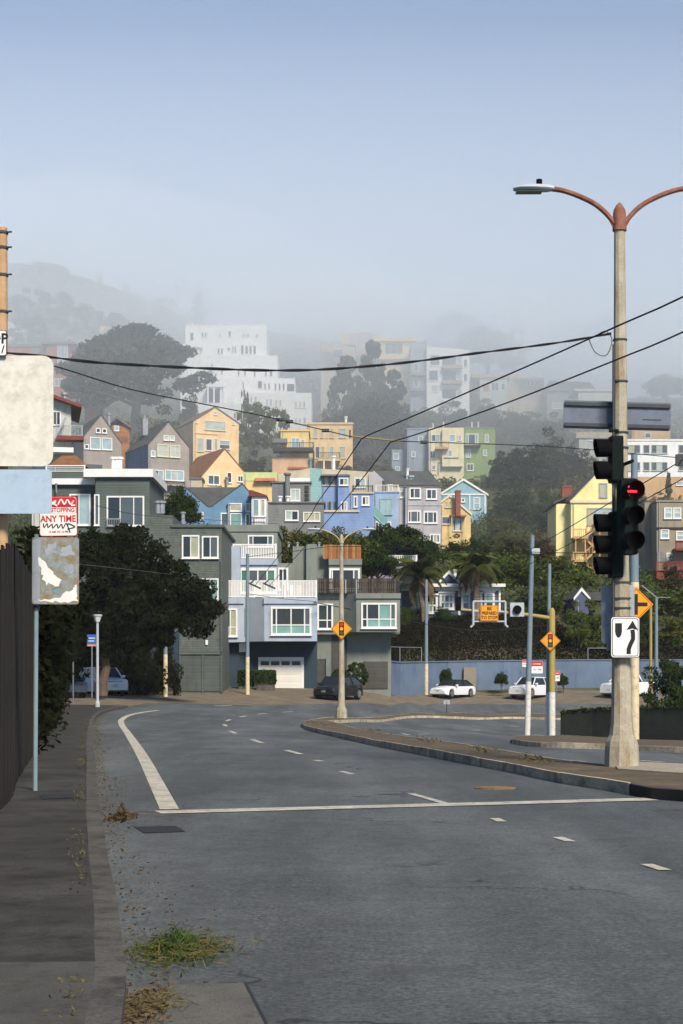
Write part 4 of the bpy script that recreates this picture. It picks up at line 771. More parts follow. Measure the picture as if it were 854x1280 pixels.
W([(312.8, 495.5, 315.6, 505), (318, 495.5, 321.4, 505), (332.4, 498.7, 335.2, 507), (337.2, 498.7, 340.4, 507), (343.8, 499.5, 346.6, 508), (349, 499.5, 352, 508), (368.7, 501.5, 371.4, 510), (373.7, 501.5, 376.5, 510), (378.8, 501.5, 381.8, 510), (368.7, 522.5, 371.4, 530), (373.7, 522.5, 376.5, 530), (379, 521.5, 383, 530), (355, 532, 358, 538)], 0, 's')
W([(280, 498, 283, 502.5), (285, 498, 289, 502.5)], 7.5, 'd') if False else None

# misty buildings on the crest
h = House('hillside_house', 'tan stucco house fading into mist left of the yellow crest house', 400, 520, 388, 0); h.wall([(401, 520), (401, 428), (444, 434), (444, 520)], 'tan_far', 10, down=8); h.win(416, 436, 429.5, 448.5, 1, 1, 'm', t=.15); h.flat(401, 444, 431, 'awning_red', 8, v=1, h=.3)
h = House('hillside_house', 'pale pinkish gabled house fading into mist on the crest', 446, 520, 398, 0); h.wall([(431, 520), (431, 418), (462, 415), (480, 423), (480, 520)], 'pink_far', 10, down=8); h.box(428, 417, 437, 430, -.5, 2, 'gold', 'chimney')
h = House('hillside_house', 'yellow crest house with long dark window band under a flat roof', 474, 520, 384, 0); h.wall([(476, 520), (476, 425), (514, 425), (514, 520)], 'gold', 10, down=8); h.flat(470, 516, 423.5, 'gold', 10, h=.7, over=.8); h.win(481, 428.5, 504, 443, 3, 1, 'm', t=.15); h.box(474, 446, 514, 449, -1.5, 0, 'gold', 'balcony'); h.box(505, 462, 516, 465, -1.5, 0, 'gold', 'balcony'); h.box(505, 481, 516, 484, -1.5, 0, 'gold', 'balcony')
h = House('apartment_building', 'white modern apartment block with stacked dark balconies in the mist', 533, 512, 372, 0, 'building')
h.wall([(533.5, 512), (533.5, 433), (587, 437.5), (587, 512)], 'white_plaster', 12, down=8); h.wall([(513.6, 512), (513.6, 428), (534, 426), (534, 512)], 'row_blue', 10, v=1.5, down=8, name='wing')  # wing is the block's shadow side, its shade put into the blue-grey colour
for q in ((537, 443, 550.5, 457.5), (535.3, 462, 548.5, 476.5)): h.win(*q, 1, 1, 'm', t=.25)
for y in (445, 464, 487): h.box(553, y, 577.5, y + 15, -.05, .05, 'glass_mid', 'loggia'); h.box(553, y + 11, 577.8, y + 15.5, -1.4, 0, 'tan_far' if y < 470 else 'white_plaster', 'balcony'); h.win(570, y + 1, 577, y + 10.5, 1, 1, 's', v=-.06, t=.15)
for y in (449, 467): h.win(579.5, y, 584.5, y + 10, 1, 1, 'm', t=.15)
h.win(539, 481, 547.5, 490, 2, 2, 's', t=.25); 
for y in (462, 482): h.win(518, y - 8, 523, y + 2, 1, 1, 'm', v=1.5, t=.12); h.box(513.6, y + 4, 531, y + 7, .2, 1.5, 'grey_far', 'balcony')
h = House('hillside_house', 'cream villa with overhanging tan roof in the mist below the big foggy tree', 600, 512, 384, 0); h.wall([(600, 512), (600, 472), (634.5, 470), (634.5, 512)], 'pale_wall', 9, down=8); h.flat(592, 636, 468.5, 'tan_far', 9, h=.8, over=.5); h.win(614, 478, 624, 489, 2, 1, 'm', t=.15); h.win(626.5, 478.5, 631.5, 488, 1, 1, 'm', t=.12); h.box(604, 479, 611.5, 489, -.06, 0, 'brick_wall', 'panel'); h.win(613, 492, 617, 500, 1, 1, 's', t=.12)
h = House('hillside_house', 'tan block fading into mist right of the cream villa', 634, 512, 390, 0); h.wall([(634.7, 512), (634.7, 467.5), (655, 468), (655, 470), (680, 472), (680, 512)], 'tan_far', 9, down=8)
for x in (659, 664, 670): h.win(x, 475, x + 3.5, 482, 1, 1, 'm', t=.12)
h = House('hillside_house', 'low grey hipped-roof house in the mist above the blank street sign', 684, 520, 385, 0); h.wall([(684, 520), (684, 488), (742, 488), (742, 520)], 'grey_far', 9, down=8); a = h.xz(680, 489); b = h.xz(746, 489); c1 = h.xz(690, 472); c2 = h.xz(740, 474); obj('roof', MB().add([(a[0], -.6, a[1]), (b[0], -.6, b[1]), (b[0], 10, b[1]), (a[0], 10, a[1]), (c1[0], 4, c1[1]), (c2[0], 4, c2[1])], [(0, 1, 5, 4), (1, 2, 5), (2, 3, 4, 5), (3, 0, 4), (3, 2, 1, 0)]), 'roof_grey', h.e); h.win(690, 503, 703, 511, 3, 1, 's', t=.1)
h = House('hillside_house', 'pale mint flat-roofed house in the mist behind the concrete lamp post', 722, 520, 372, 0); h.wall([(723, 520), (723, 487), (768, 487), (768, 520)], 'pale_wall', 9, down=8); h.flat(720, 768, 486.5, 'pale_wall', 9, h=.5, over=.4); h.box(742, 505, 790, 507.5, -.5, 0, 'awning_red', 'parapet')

# left crest
h = House('apartment_house', 'red block with pale windows half hidden by the spreading cypress', 22, 530, 332, 0, 'building'); h.wall([(58, 530), (58, 428), (83, 428), (83, 530)], 'brick_wall', 10, down=8); h.wall([(8, 530), (8, 431), (59, 431), (59, 530)], 'brick_wall', 10, v=1.5, down=8, name='wing'); h.flat(56, 92, 427.5, 'grey_far', 10, h=.5, over=.6); h.flat(8, 58, 430.5, 'grey_far', 10, v=1.5, h=.5, over=.4)
h.win(72, 431, 85, 447, 3, 1, 's', t=.15, v=-.1); h.win(72, 449, 83, 466, 3, 1, 's', t=.15); h.win(68, 473, 79, 483, 2, 1, 's', t=.15); h.box(40, 432, 56, 500, 1.35, 1.5, 'grey_far', 'panel'); h.box(83, 431, 92, 470, 1, 4, 'brick_wall', 'wing')
h = House('hillside_house', 'white balconied house fading in mist above the red block', 6, 440, 395, 0); h.wall([(6, 440), (6, 411), (38, 411), (38, 440)], 'pale_wall', 8, down=8); h.flat(4, 41, 410.5, 'pale_wall', 8, h=.4, over=.3); h.win(12, 414, 34, 421, 5, 1, 'm', t=.12); h.box(6, 424, 41, 427, -1.5, 0, 'pale_wall', 'balcony'); h.wall([(8, 440), (8, 402), (18, 402), (18, 440)], 'pale_wall', 4, v=2, down=6, name='penthouse')
h = House('hillside_house', 'long low roof with a yellow box on top above the spreading cypress', 84, 440, 400, 0); a = h.xz(84, 424); b = h.xz(135, 412); obj('roof', MB().prism([(a[0], a[1]), (b[0], b[1]), (b[0], b[1] + .6), (a[0], a[1] + .6)], 0, 7), 'grey_far', h.e); h.wall([(88, 440), (88, 424), (134, 413), (134, 440)], 'grey_far', 6, v=.5, down=8); h.box(125, 407.5, 140, 416, -.4, 3, 'gold', 'roof_box')
h = House('hillside_house', 'small red-roofed house under the branches of the spreading cypress', 104, 510, 300, 0); h.wall([(106, 512), (106, 498), (122, 498), (122, 512)], 'brick_wall', 6, down=8); a = h.xz(101, 500); b = h.xz(124, 500); c = h.xz(110, 488); obj('roof', MB().prism([(a[0], a[1]), (c[0], c[1]), (b[0], b[1])], -.5, 6.5), 'brick_wall', h.e); h.box(126, 494, 133, 506, 1, 4, 'orange_wall', 'chimney')

# right hill
h = House('hillside_house', 'lemon yellow gable house with a zigzag of timber stairs', 714, 724, 181, 0)
h.wall([(714, 724), (714, 625), (749.5, 588), (785, 625), (785, 724)], 'lemon', 8, down=6); h.gable((713, 626), (749.5, 588), (786, 626), 'roof_grey', 11, over=.25, t=.25); h.box(713, 625, 786, 628.5, -.18, 0, 'cream_trim', 'cornice')
x0 = h.xz(714, 627)[0]; z1 = h.xz(714, 628)[1]; z0 = h.xz(714, 668)[1]; obj('side_wing', MB().box(x0 - 1.5, 1.5, z0 - 3, x0 + .3, 9, z1), 'lemon', h.e); obj('side_roof', MB().prism([(x0 - 1.9, z1 - .1), (x0 + .2, z1 + .9), (x0 + .2, z1 + 1.15), (x0 - 1.9, z1 + .15)], 1.2, 9.5), 'roof_grey', h.e)
h.win(748.8, 603.8, 759.3, 622, 1, 1, 'c', t=.14, fr=MATS['metal_grey']); h.win(733.8, 635, 766, 656.5, [.33], 1, 'cs', t=.12, fr=MATS['metal_grey']); h.win(736, 665, 745.2, 677.5, 1, 1, 'm', t=.12, fr=MATS['metal_grey']); h.chimney(703, 607, 715, 630, 5, 'brick_red', 1.0)
# timber stairs: decks, posts, flights, rails, each a part
st = []
def flight(xa, ya, xb, yb, v):
    a, b = Vector(h.loc(xa, ya, 'y', v)), Vector(h.loc(xb, yb, 'y', v)); mb = MB(); w = Vector((0, 1.0, 0))
    mb.bar(a, b, .2); mb.bar(a + w, b + w, .2)
    n = 9
    for k in range(n): q = a.lerp(b, (k + .5) / n); mb.box(q.x - .16, q.y, q.z - .03, q.x + .16, q.y + 1, q.z + .03)
    up = Vector((0, 0, .95)); mb.bar(a + up, b + up, .1)
    for k in range(5): q = a.lerp(b, k / 4); mb.bar(q, q + up, .07)
    obj('stair_flight', mb, 'wood_tan', h.e)
flight(732, 672, 756, 650, -2.4); flight(732, 674, 749, 690, -1.2); flight(732, 700, 750, 684, -2.4); flight(731, 703, 750, 722, -1.2)
for y in (671, 700): h.box(717, y, 733, y + 2.2, -2.6, 0, 'wood_tan', 'stair_deck'); h.rail(716.5, y - 10, 733, y + .5, -2.6, 'wood_tan', 7, .05, .1)
h.box(748, 648, 786, 650.5, -2.6, 0, 'wood_tan', 'stair_deck'); h.rail(756, 639, 786, 649, -2.6, 'wood_tan', 12, .05, .1); h.box(747, 684, 800, 686.5, -2.6, 0, 'wood_tan', 'stair_deck')
for x, y in ((719, 671), (731, 671), (716.5, 700), (731, 700), (749, 650), (770, 650), (799, 640), (803, 640)): h.box(x, y, x + 1.6, 724, -2.5, -2.35, 'wood_tan', 'stair_post')
h.rail(788, 676, 803, 686, -2.6, 'wood_tan', 5, .05, .1); h.box(788, 656, 804, 658, -2.6, 0, 'wood_tan', 'stair_deck')
h = House('hillside_house', 'taupe stucco house with dark red deck and white sash windows', 821, 724, 166, 0); h.wall([(821, 724), (821, 625.5), (885, 625.5), (885, 724)], 'taupe', 10, down=6); h.wall([(806, 724), (806, 628), (822, 628), (822, 724)], 'taupe', 9, v=3, down=6, name='wing'); h.flat(821, 885, 625.2, 'taupe', 10, h=.2, over=.1)
h.box(820.5, 659, 885, 661, -.15, 0, 'wood_dark', 'string_course')
for q in ((830, 634.5, 840.3, 648.5), (841.3, 634.5, 851.6, 648.5), (825.5, 661.3, 836.4, 673.5), (845, 664, 858, 676), (833, 691, 840.3, 700.3)): h.win(*q, 1, [.5], 'ps', t=.12)
h.box(821.5, 690, 830, 702, -.1, 0, 'slate_wall', 'door'); h.box(845, 685, 885, 688, -1.8, 0, 'wood_red', 'balcony_floor'); h.rail(845, 675.5, 885, 686, -1.75, 'wood_red', 24, .06, .1); h.rail(821, 702, 885, 714, -2.2, 'wood_red', 40, .06, .1); h.box(821, 713, 885, 724, -2.1, 0, 'wood_red', 'deck')
h = House('apartment_building', 'long white apartment block with two rows of wide windows', 785, 612, 236, 0, 'building'); h.wall([(772, 612), (772, 549.5), (890, 549.5), (890, 612)], 'white_plaster', 10, down=5); h.flat(772, 890, 549.2, 'white_plaster', 10, h=.25, over=.1)
for y in (556, 577.5):
    for x0, x1, g in ((785, 800.5, 'cm'), (804, 812.2, 'm'), (814, 834.5, 'mpm'), (848, 866, 'mp')): h.win(x0, y, x1, y + 11, len(g), 1, g, t=.1, fr=MATS['pale_wall'])
h = House('garden_wall', 'orange stucco wall below the long white apartment block', 800, 626, 226, 0, 'wall'); h.wall([(778, 626), (778, 596), (890, 596), (890, 626)], 'orange_wall', 3, down=6)
h.win(845, 602, 860, 607, 2, 1, 's', t=.1)
h = House('hillside_house', 'pale house with orange top band behind the blank street sign', 723, 580, 300, 0); h.wall([(724, 580), (724, 541), (790, 541), (790, 580)], 'pale_wall', 9, down=6); h.flat(722, 790, 540.5, 'tan_far', 9, h=1.1, over=.3); h.win(736, 542.5, 757, 551, 2, 1, 's', t=.12)
h = House('hillside_house', 'orange flat house above the long white apartment block', 786, 580, 290, 0); h.wall([(790, 580), (790, 537), (838, 537), (838, 580)], 'orange_wall', 9, down=6); h.win(806, 541, 814, 548, 1, 1, 'm', t=.12)
h = House('garden_shed', 'little white-gabled shed roof above the hedge behind the lamp post', 718, 760, 143, 0, 'shed'); h.wall([(719, 760), (719, 748), (727, 738), (736, 748), (736, 760)], 'bluegrey_siding', 6, down=4); h.gable((718, 749), (727, 738), (737, 749), 'roof_grey', 6, trim=WHITE, over=.1); a = h.xz(727, 738); b = h.xz(760, 750); obj('main_roof', MB().prism([(a[0], a[1] - .1), (b[0], a[1] - .1), (b[0], b[1]), (a[0], b[1])], 1, 5), 'roof_grey', h.e)

# single-storey house on the bank
h = House('bungalow', 'blue-grey clapboard bungalow with white window frames behind the palms', 500, 776, 145, 0)
h.wall([(498, 776), (498, 731), (625.5, 731), (625.5, 776)], 'bluegrey_siding', 8, down=4); h.box(496, 729.5, 632, 733.5, -.7, 8.5, WHITE, 'roof'); h.box(498, 734, 625.8, 738.5, -.12, 0, WHITE, 'frieze'); h.box(623.5, 738, 626, 776, -.14, 0, WHITE, 'corner_board'); h.box(573, 738, 575.5, 776, -.14, 0, WHITE, 'corner_board')
for x0, y0, x1, y1, c in ((514.5, 742.5, 525, 774, 1), (534.5, 744, 547.5, 767, 2), (549.5, 741.5, 568, 762, 3), (576.5, 741, 588, 763, 1), (605.5, 740, 618.5, 763, 1), (597, 742, 603, 763, 1)): h.win(x0, y0, x1, y1, c, [.55], 'tdtd', t=.2); h.box(x0 - 1.2, y0 - 2.2, x1 + 1.2, y0 - .2, -.22, 0, WHITE, 'window_hood')
h.wall([(551, 731), (551, 727), (561, 716.5), (571.5, 727), (571.5, 731)], 'bluegrey_siding', 4, v=.4, down=0, name='dormer'); h.gable((550, 728), (561, 716.5), (572.5, 728), 'roof_grey', 4, v=.4, trim=WHITE, over=.2); h.rail(569, 712, 590, 729, 2, WHITE, 0, bars=False, hz=1, post=.25)
h.box(499, 722, 560, 730, 1.5, 1.7, 'roof_grey', 'parapet')
h = House('hillside_house', 'low mauve metal roof with a blue skylight behind the deck fence', 462, 730, 150, 0); h.wall([(460, 730), (460, 722), (520, 724), (520, 730)], 'stucco_grey', 8, down=5); a = h.loc(459, 726, 'y', 0); b = h.loc(520, 727, 'y', 0); c = h.loc(466, 707, 'y', 5); e = h.loc(508, 708, 'y', 5)
obj('roof', MB().add([a, b, e, c, (a[0], a[1], a[2] - .2), (b[0], b[1], b[2] - .2), (e[0], e[1], e[2] - .2), (c[0], c[1], c[2] - .2)], [(0, 1, 2, 3), (0, 4, 5, 1), (1, 5, 6, 2), (2, 6, 7, 3), (3, 7, 4, 0), (7, 6, 5, 4)]), 'roof_purple', h.e)
q = [Vector(a).lerp(Vector(c), t).lerp(Vector(b).lerp(Vector(e), t), s) for t, s in ((.55, .12), (.55, .32), (.95, .40), (.95, .2))]; obj('skylight', MB().add([p + Vector((0, -.02, .06)) for p in q] + [p + Vector((0, 0, .0)) for p in q], [(0, 1, 2, 3), (0, 4, 5, 1), (1, 5, 6, 2), (2, 6, 7, 3), (3, 7, 4, 0)]), 'side_blue', h.e)
h = House('picket_fence', 'white picket fence along the top of the bank behind the mauve roof', 467, 704, 157, 0, 'fence'); h.rail(467, 694, 521, 705, 0, WHITE, 24, .09, .12); h.box(467, 689, 468.6, 706, -.1, .1, WHITE, 'gate_post')

# blue retaining wall, in bays with joints
bw = empty('retaining_wall', (0, 0, 0)); tag(bw, 'long blue painted retaining wall behind the parked white cars', 'wall')
pl = [P(489, 866, 124), P(500.5, 866, 127), P(560, 866, 134.9), P(640, 866, 136.2), P(720, 866, 136.4), P(800, 866, 136.4), P(900, 866, 136.4)]
pl = [Vector((p.x, p.y, 0)) for p in pl]; tops = [827.5, 828.5, 827.5, 826.5, 825.5, 825.5, 825.5]
for i in range(len(pl) - 1):
    a, b = pl[i], pl[i + 1]; t = (b - a).normalized(); nrm = Vector((-t.y, t.x, 0)) * .35; za = EYE + (HY - tops[i]) / F * a.y; zb = EYE + (HY - tops[i + 1]) / F * b.y
    a2 = a + t * .015
    ring = [a2, b, b + nrm, a2 + nrm]; mb = MB(); mb.add([(p.x, p.y, -2) for p in ring] + [(p.x, p.y, z) for p, z in zip(ring, (za, zb, zb, za))], [(0, 1, 5, 4), (1, 2, 6, 5), (2, 3, 7, 6), (3, 0, 4, 7), (4, 5, 6, 7)]); obj('wall_panel', mb, 'wall_blue', bw)
    tt = .10; mb = MB(); r2 = [a2 - nrm * .2, b - nrm * .2, b + nrm * 1.2, a2 + nrm * 1.2]; mb.add([(p.x, p.y, z + .003) for p, z in zip(r2, (za, zb, zb, za))] + [(p.x, p.y, z + tt) for p, z in zip(r2, (za, zb, zb, za))], [(3, 2, 1, 0), (0, 1, 5, 4), (1, 2, 6, 5), (2, 3, 7, 6), (3, 0, 4, 7), (4, 5, 6, 7)]); obj('coping', mb, 'wall_blue', bw)
p = P(587, 847, 135.1); obj('patched_panel', MB().box(p.x - .5, 134.85, .7, p.x + .55, 135.1, 2.4), 'taupe', bw)
# pipe rail above the wall
hr = empty('pipe_rail', (0, 0, 0)); tag(hr, 'thin galvanised pipe rail on top of the blue wall', 'railing')
for (x, d) in ((500, 127.2), (527, 131), (735, 136.6), (775, 136.6)): p = P(x, 827, d); obj('post', MB().tube([p, p + Vector((0, 0, 1.15))], .035, 6), 'metal_grey', hr)
for (x0, d0, x1, d1) in ((489, 124.2, 500, 127.2), (500, 127.2, 527, 131), (735, 136.6, 775, 136.6)): p, q = P(x0, 827, d0), P(x1, 827, d1); obj('rail', MB().tube([p + Vector((0, 0, 1.15)), q + Vector((0, 0, 1.15))], .028, 6), 'metal_grey', hr)
# ------------------------------------------------------------------ vegetation
mat('bark', (.10, .072, .052), .95, .35, 2.5, .03, 10); mat('bark_grey', (.17, .135, .115), .95, .3, 2.5, .03, 10); mat('palm_bark', (.17, .12, .085), .95, .35, 4, .04, 8, lines=(.22, .05, 2))
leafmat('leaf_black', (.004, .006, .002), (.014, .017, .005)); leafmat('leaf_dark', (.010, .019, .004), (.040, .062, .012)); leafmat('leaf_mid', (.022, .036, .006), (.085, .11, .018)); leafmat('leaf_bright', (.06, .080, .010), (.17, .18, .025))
leafmat('leaf_olive', (.035, .040, .008), (.12, .115, .024)); leafmat('leaf_conifer', (.014, .022, .013), (.045, .058, .03)); leafmat('leaf_brown', (.035, .026, .014), (.095, .072, .036)); leafmat('leaf_ivy', (.006, .0055, .002), (.014, .012, .005)); leafmat('leaf_palm', (.03, .04, .008), (.10, .11, .03)); leafmat('leaf_dead', (.07, .05, .025), (.17, .12, .06)); leafmat('leaf_topiary', (.012, .03, .008), (.05, .085, .02))
def clump_points(centers, radii, n, rg, flat=.6, shell=.75):
    k = rg.integers(0, len(centers), n) if True else 0
    d = rg.normal(size=(n, 3)); d /= np.linalg.norm(d, axis=1)[:, None]; r = rg.uniform(shell ** 3 * .2, 1, n) ** (1 / 3)
    return np.asarray(centers)[k] + d * (r[:, None]) * np.asarray(radii)[k][:, None] * np.array([1, 1, flat])
def make_crown(kind, seed, n):
    """crown of a 10 m tall tree of 10 m spread, foot at z=0"""
    rg = np.random.default_rng(seed); C = []; Rr = []
    if kind == 'broad':
        for _ in range(75):
            d = rg.normal(size=3); d /= np.linalg.norm(d); d[2] = abs(d[2]) * 1.0 - .25; q = rg.uniform(.45, 1.0); C.append((d[0] * 4.1 * q, d[1] * 4.1 * q, 5.3 + d[2] * 4.0 * q)); Rr.append(rg.uniform(.6, 1.35))
    elif kind == 'shrub':
        for _ in range(60):
            d = rg.normal(size=3); d /= np.linalg.norm(d); d[2] = abs(d[2]); q = rg.uniform(.4, 1.0); C.append((d[0] * 4.2 * q, d[1] * 4.2 * q, .6 + d[2] * 8.0 * q)); Rr.append(rg.uniform(.7, 1.4))
    elif kind == 'cypress':
        for _ in range(80):
            L = rg.choice([.50, .60, .70, .80, .90], p=[.12, .2, .25, .25, .18]); w = {.50: 3.8, .60: 4.8, .70: 4.6, .80: 3.6, .90: 2.3}[float(L)]; a = rg.uniform(0, 6.28); q = math.sqrt(rg.uniform(.05, 1)); C.append((math.cos(a) * w * q, math.sin(a) * w * q, 10 * L + rg.normal(0, .25) - .9 * q)); Rr.append(rg.uniform(.6, 1.25))
    elif kind == 'conifer':
        for _ in range(85):
            L = rg.uniform(.08, .97); w = 4.8 * (1 - L) ** .6 * rg.uniform(.75, 1.15) + .25; a = rg.uniform(0, 6.28); q = math.sqrt(rg.uniform(.2, 1)); C.append((math.cos(a) * w * q, math.sin(a) * w * q, 10 * L)); Rr.append(.6 + .9 * (1 - L))
    elif kind == 'ball':
        for _ in range(90):
            d = rg.normal(size=3); d /= np.linalg.norm(d); q = rg.uniform(.75, 1.0); C.append((d[0] * 4.3 * q, d[1] * 4.3 * q, 5.0 + d[2] * 4.4 * q)); Rr.append(rg.uniform(.6, 1.0))
    elif kind == 'gum':
        for _ in range(46):
            L = rg.uniform(.42, .97); w = 3.9 * math.sin(math.pi * (L - .2) / .95) + .4; a = rg.uniform(0, 6.28); q = math.sqrt(rg.uniform(.0, 1)); C.append((math.cos(a) * w * q, math.sin(a) * w * q, 10 * L)); Rr.append(rg.uniform(.45, 1.05))
    C = np.array(C); Rr = np.array(Rr); flat = {'cypress': .38, 'conifer': .5}.get(kind, .72)
    p = clump_points(C, Rr, n, rg, flat); v = leaf_quads(p, (.34 if kind == 'ball' else .25) * rg.uniform(.55, 1.35, n), 1.0, .5, rg)
    return quads_mesh('crown', v), C
def make_trunk(kind, C, seed):
    rg = random.Random(seed); mb = MB(); top = {'broad': 5.5, 'shrub': 3.5, 'cypress': 7.5, 'conifer': 9.2, 'gum': 8.5, 'ball': 5}[kind]; r = {'broad': .30, 'shrub': .16, 'cypress': .34, 'conifer': .28, 'gum': .22, 'ball': .4}[kind]
    pts = [(0, 0, -.9)]; x = y = 0
    for k in range(1, 7): x += rg.gauss(0, .13); y += rg.gauss(0, .13); pts.append((x, y, top * k / 6))
    mb.tube(pts, [r * (1.25 - .95 * k / 6) for k in range(7)], 8)
    idx = list(range(len(C))); rg.shuffle(idx)
    for i in idx[:16 if kind != 'conifer' else 8]:
        c = Vector(C[i]); zz = max(.3, min(top * .95, c.z * rg.uniform(.45, .75))); k = zz / top * 6; k0 = int(k); a = Vector(pts[k0]).lerp(Vector(pts[min(6, k0 + 1)]), k - k0); m = a.lerp(c, .5) + Vector((rg.gauss(0, .15), rg.gauss(0, .15), .3)); mb.tube([a, m, c], [r * .42, r * .28, .03], 5, cap=False)
    return mesh('trunk', mb, True)
CROWNS = {}
for kind, ns, n in (('broad', 3, 9500), ('shrub', 3, 7500), ('cypress', 2, 11000), ('conifer', 2, 9500), ('gum', 2, 5200), ('ball', 1, 7000)):
    CROWNS[kind] = []
    for s in range(ns): me, C = make_crown(kind, 11 + s * 7 + len(kind), n); CROWNS[kind].append((me, make_trunk(kind, C, s)))
for me, t in [q for L_ in CROWNS.values() for q in L_]: me.materials.append(MATS['leaf_mid']); t.materials.append(MATS['bark'])
NT = [0]
def tree(kind, px, ytop, wpx, d, leaf, label, bark='bark', name=None, ybase=None, var=None, group=None, cat=None, depth=1.0):
    """a tree standing on the ground at depth d under pixel column px, its top at pixel row ytop"""
    x = (px - CX) / F * d; zb = G(x, d) - .2
    if ybase is not None: zb = EYE + (HY - ybase) / F * d
    H = EYE + (HY - ytop) / F * d - zb; w = wpx / F * d; NT[0] += 1; i = (NT[0] if var is None else var) % len(CROWNS[kind])
    e = empty(name or {'broad': 'broadleaf_tree', 'shrub': 'shrub', 'cypress': 'cypress_tree', 'conifer': 'conifer_tree', 'gum': 'eucalyptus_tree', 'ball': 'clipped_bush'}[kind], (x, d, zb), random.uniform(0, 6.28))
    e.scale = (w / 9.6, w / 9.6 * depth, H / 10)
    tag(e, label, cat or ('shrub' if kind in ('shrub', 'ball') else 'tree'), group)
    for nm, me, m in (('trunk', CROWNS[kind][i][1], bark), ('crown', CROWNS[kind][i][0], leaf)):
        o = obj(nm, me, None, e); o.material_slots[0].link = 'OBJECT'; o.material_slots[0].material = MATS[m]
    return e
# crest in the mist
FOG = 'trees fading into the mist along the crest'
for px, yt, w, d in ((-20, 322, 70, 440), (20, 330, 62, 445), (58, 326, 66, 438), (92, 346, 56, 445), (128, 360, 50, 450), (160, 368, 44, 452), (205, 374, 36, 455), (245, 388, 30, 458)): tree('cypress' if px < 100 else 'gum', px, yt, w, d, 'leaf_conifer', 'tall dark tree fading into the mist along the left crest of the hill', 'bark_grey', group=FOG)
for px, yt, w, d in ((15, 372, 70, 405), (55, 362, 80, 400), (100, 382, 70, 402), (35, 395, 60, 385), (140, 392, 60, 400)): tree('gum', px, yt, w, d, 'leaf_conifer', 'pale-trunked tree in the misty wood above the red block', 'bark_grey', group='misty wood above the red block')
tree('conifer', 124, 342, 13, 462, 'leaf_conifer', 'thin pointed conifer on the misty skyline, left of the pair', group='skyline conifers'); tree('conifer', 157, 352, 13, 462, 'leaf_conifer', 'thin pointed conifer on the misty skyline, right of the pair', group='skyline conifers'); tree('conifer', 248, 362, 20, 462, 'leaf_conifer', 'lone pointed conifer on the misty skyline above the white castle-like building')
tree('broad', 606, 396, 82, 440, 'leaf_conifer', 'broad lone tree dissolving in mist above the cream villa'); tree('gum', 640, 412, 44, 446, 'leaf_conifer', 'ragged side tree dissolving in mist beside the broad lone tree')
tree('broad', 832, 462, 66, 420, 'leaf_conifer', 'rounded dark tree in mist above the orange flat house'); tree('broad', 880, 470, 60, 420, 'leaf_conifer', 'second rounded tree in mist at the end of the crest')
# spreading cypress left and companions
tree('cypress', 170, 398, 178, 288, 'leaf_conifer', 'great spreading cypress with bare forked trunks behind the lilac gable houses', 'bark_grey', var=0)
tree('cypress', 128, 420, 110, 300, 'leaf_conifer', 'second flat-topped cypress merging with the great spreading one', 'bark_grey', var=1)
tree('shrub', 205, 497, 95, 270, 'leaf_olive', 'olive green thicket beneath the great spreading cypress'); tree('shrub', 235, 478, 46, 296, 'leaf_olive', 'yellowish green bush at the foot of the white castle-like building'); tree('shrub', 110, 512, 60, 262, 'leaf_dark', 'dark bush behind the chimney of the left lilac house'); tree('shrub', 160, 520, 50, 250, 'leaf_olive', 'low olive bush between the cypress trunks')
tree('gum', 318, 503, 58, 262, 'leaf_mid', 'eucalyptus tree right of the tall peach house', 'bark_grey', var=0); tree('gum', 345, 512, 40, 258, 'leaf_mid', 'slimmer eucalyptus tree beside the golden house', 'bark_grey', var=1); tree('shrub', 318, 560, 40, 246, 'leaf_dark', 'dark thicket at the foot of the eucalyptus trees'); tree('gum', 306, 488, 14, 285, 'leaf_mid', 'thin whippy tree before the white castle-like building')
# conifer mass in the middle
for px, yt, w, d, lb in ((466, 426, 62, 318, 'tallest dark conifer of the misty group above the tan house'), (434, 445, 70, 316, 'bulky dark conifer left in the misty group above the tan house'), (492, 462, 56, 312, 'dark conifer right in the misty group above the tan house')): tree('conifer', px, yt, w, d, 'leaf_conifer', lb)
tree('broad', 468, 478, 90, 300, 'leaf_conifer', 'broad dark tree filling the front of the misty conifer group'); tree('broad', 430, 500, 70, 300, 'leaf_conifer', 'dark leafy tree behind the flat roof of the tan house'); tree('shrub', 455, 555, 70, 268, 'leaf_brown', 'brownish scrub right of the tan house balcony'); tree('shrub', 428, 572, 40, 236, 'leaf_brown', 'reddish brown bush under the tan house balcony'); tree('shrub', 480, 572, 36, 255, 'leaf_olive', 'olive bush left of the misty blue row house')
tree('shrub', 400, 455, 90, 400, 'leaf_brown', 'brown scrub on the bare slope right of the white castle-like building')
for px, yt, w, d, lf, lb in ((528, 497, 48, 345, 'leaf_bright', 'yellow-green bush below the white modern block'), (570, 496, 64, 345, 'leaf_olive', 'rounded olive bush above the cream row house'), (612, 492, 60, 350, 'leaf_olive', 'olive bush below the cream villa'), (650, 500, 66, 345, 'leaf_mid', 'green bush below the misty tan block'), (690, 512, 60, 335, 'leaf_mid', 'green bush left of the blank street sign'), (590, 470, 24, 380, 'leaf_mid', 'small tree between the white modern block and the cream villa')): tree('shrub', px, yt, w, d, lf, lb)
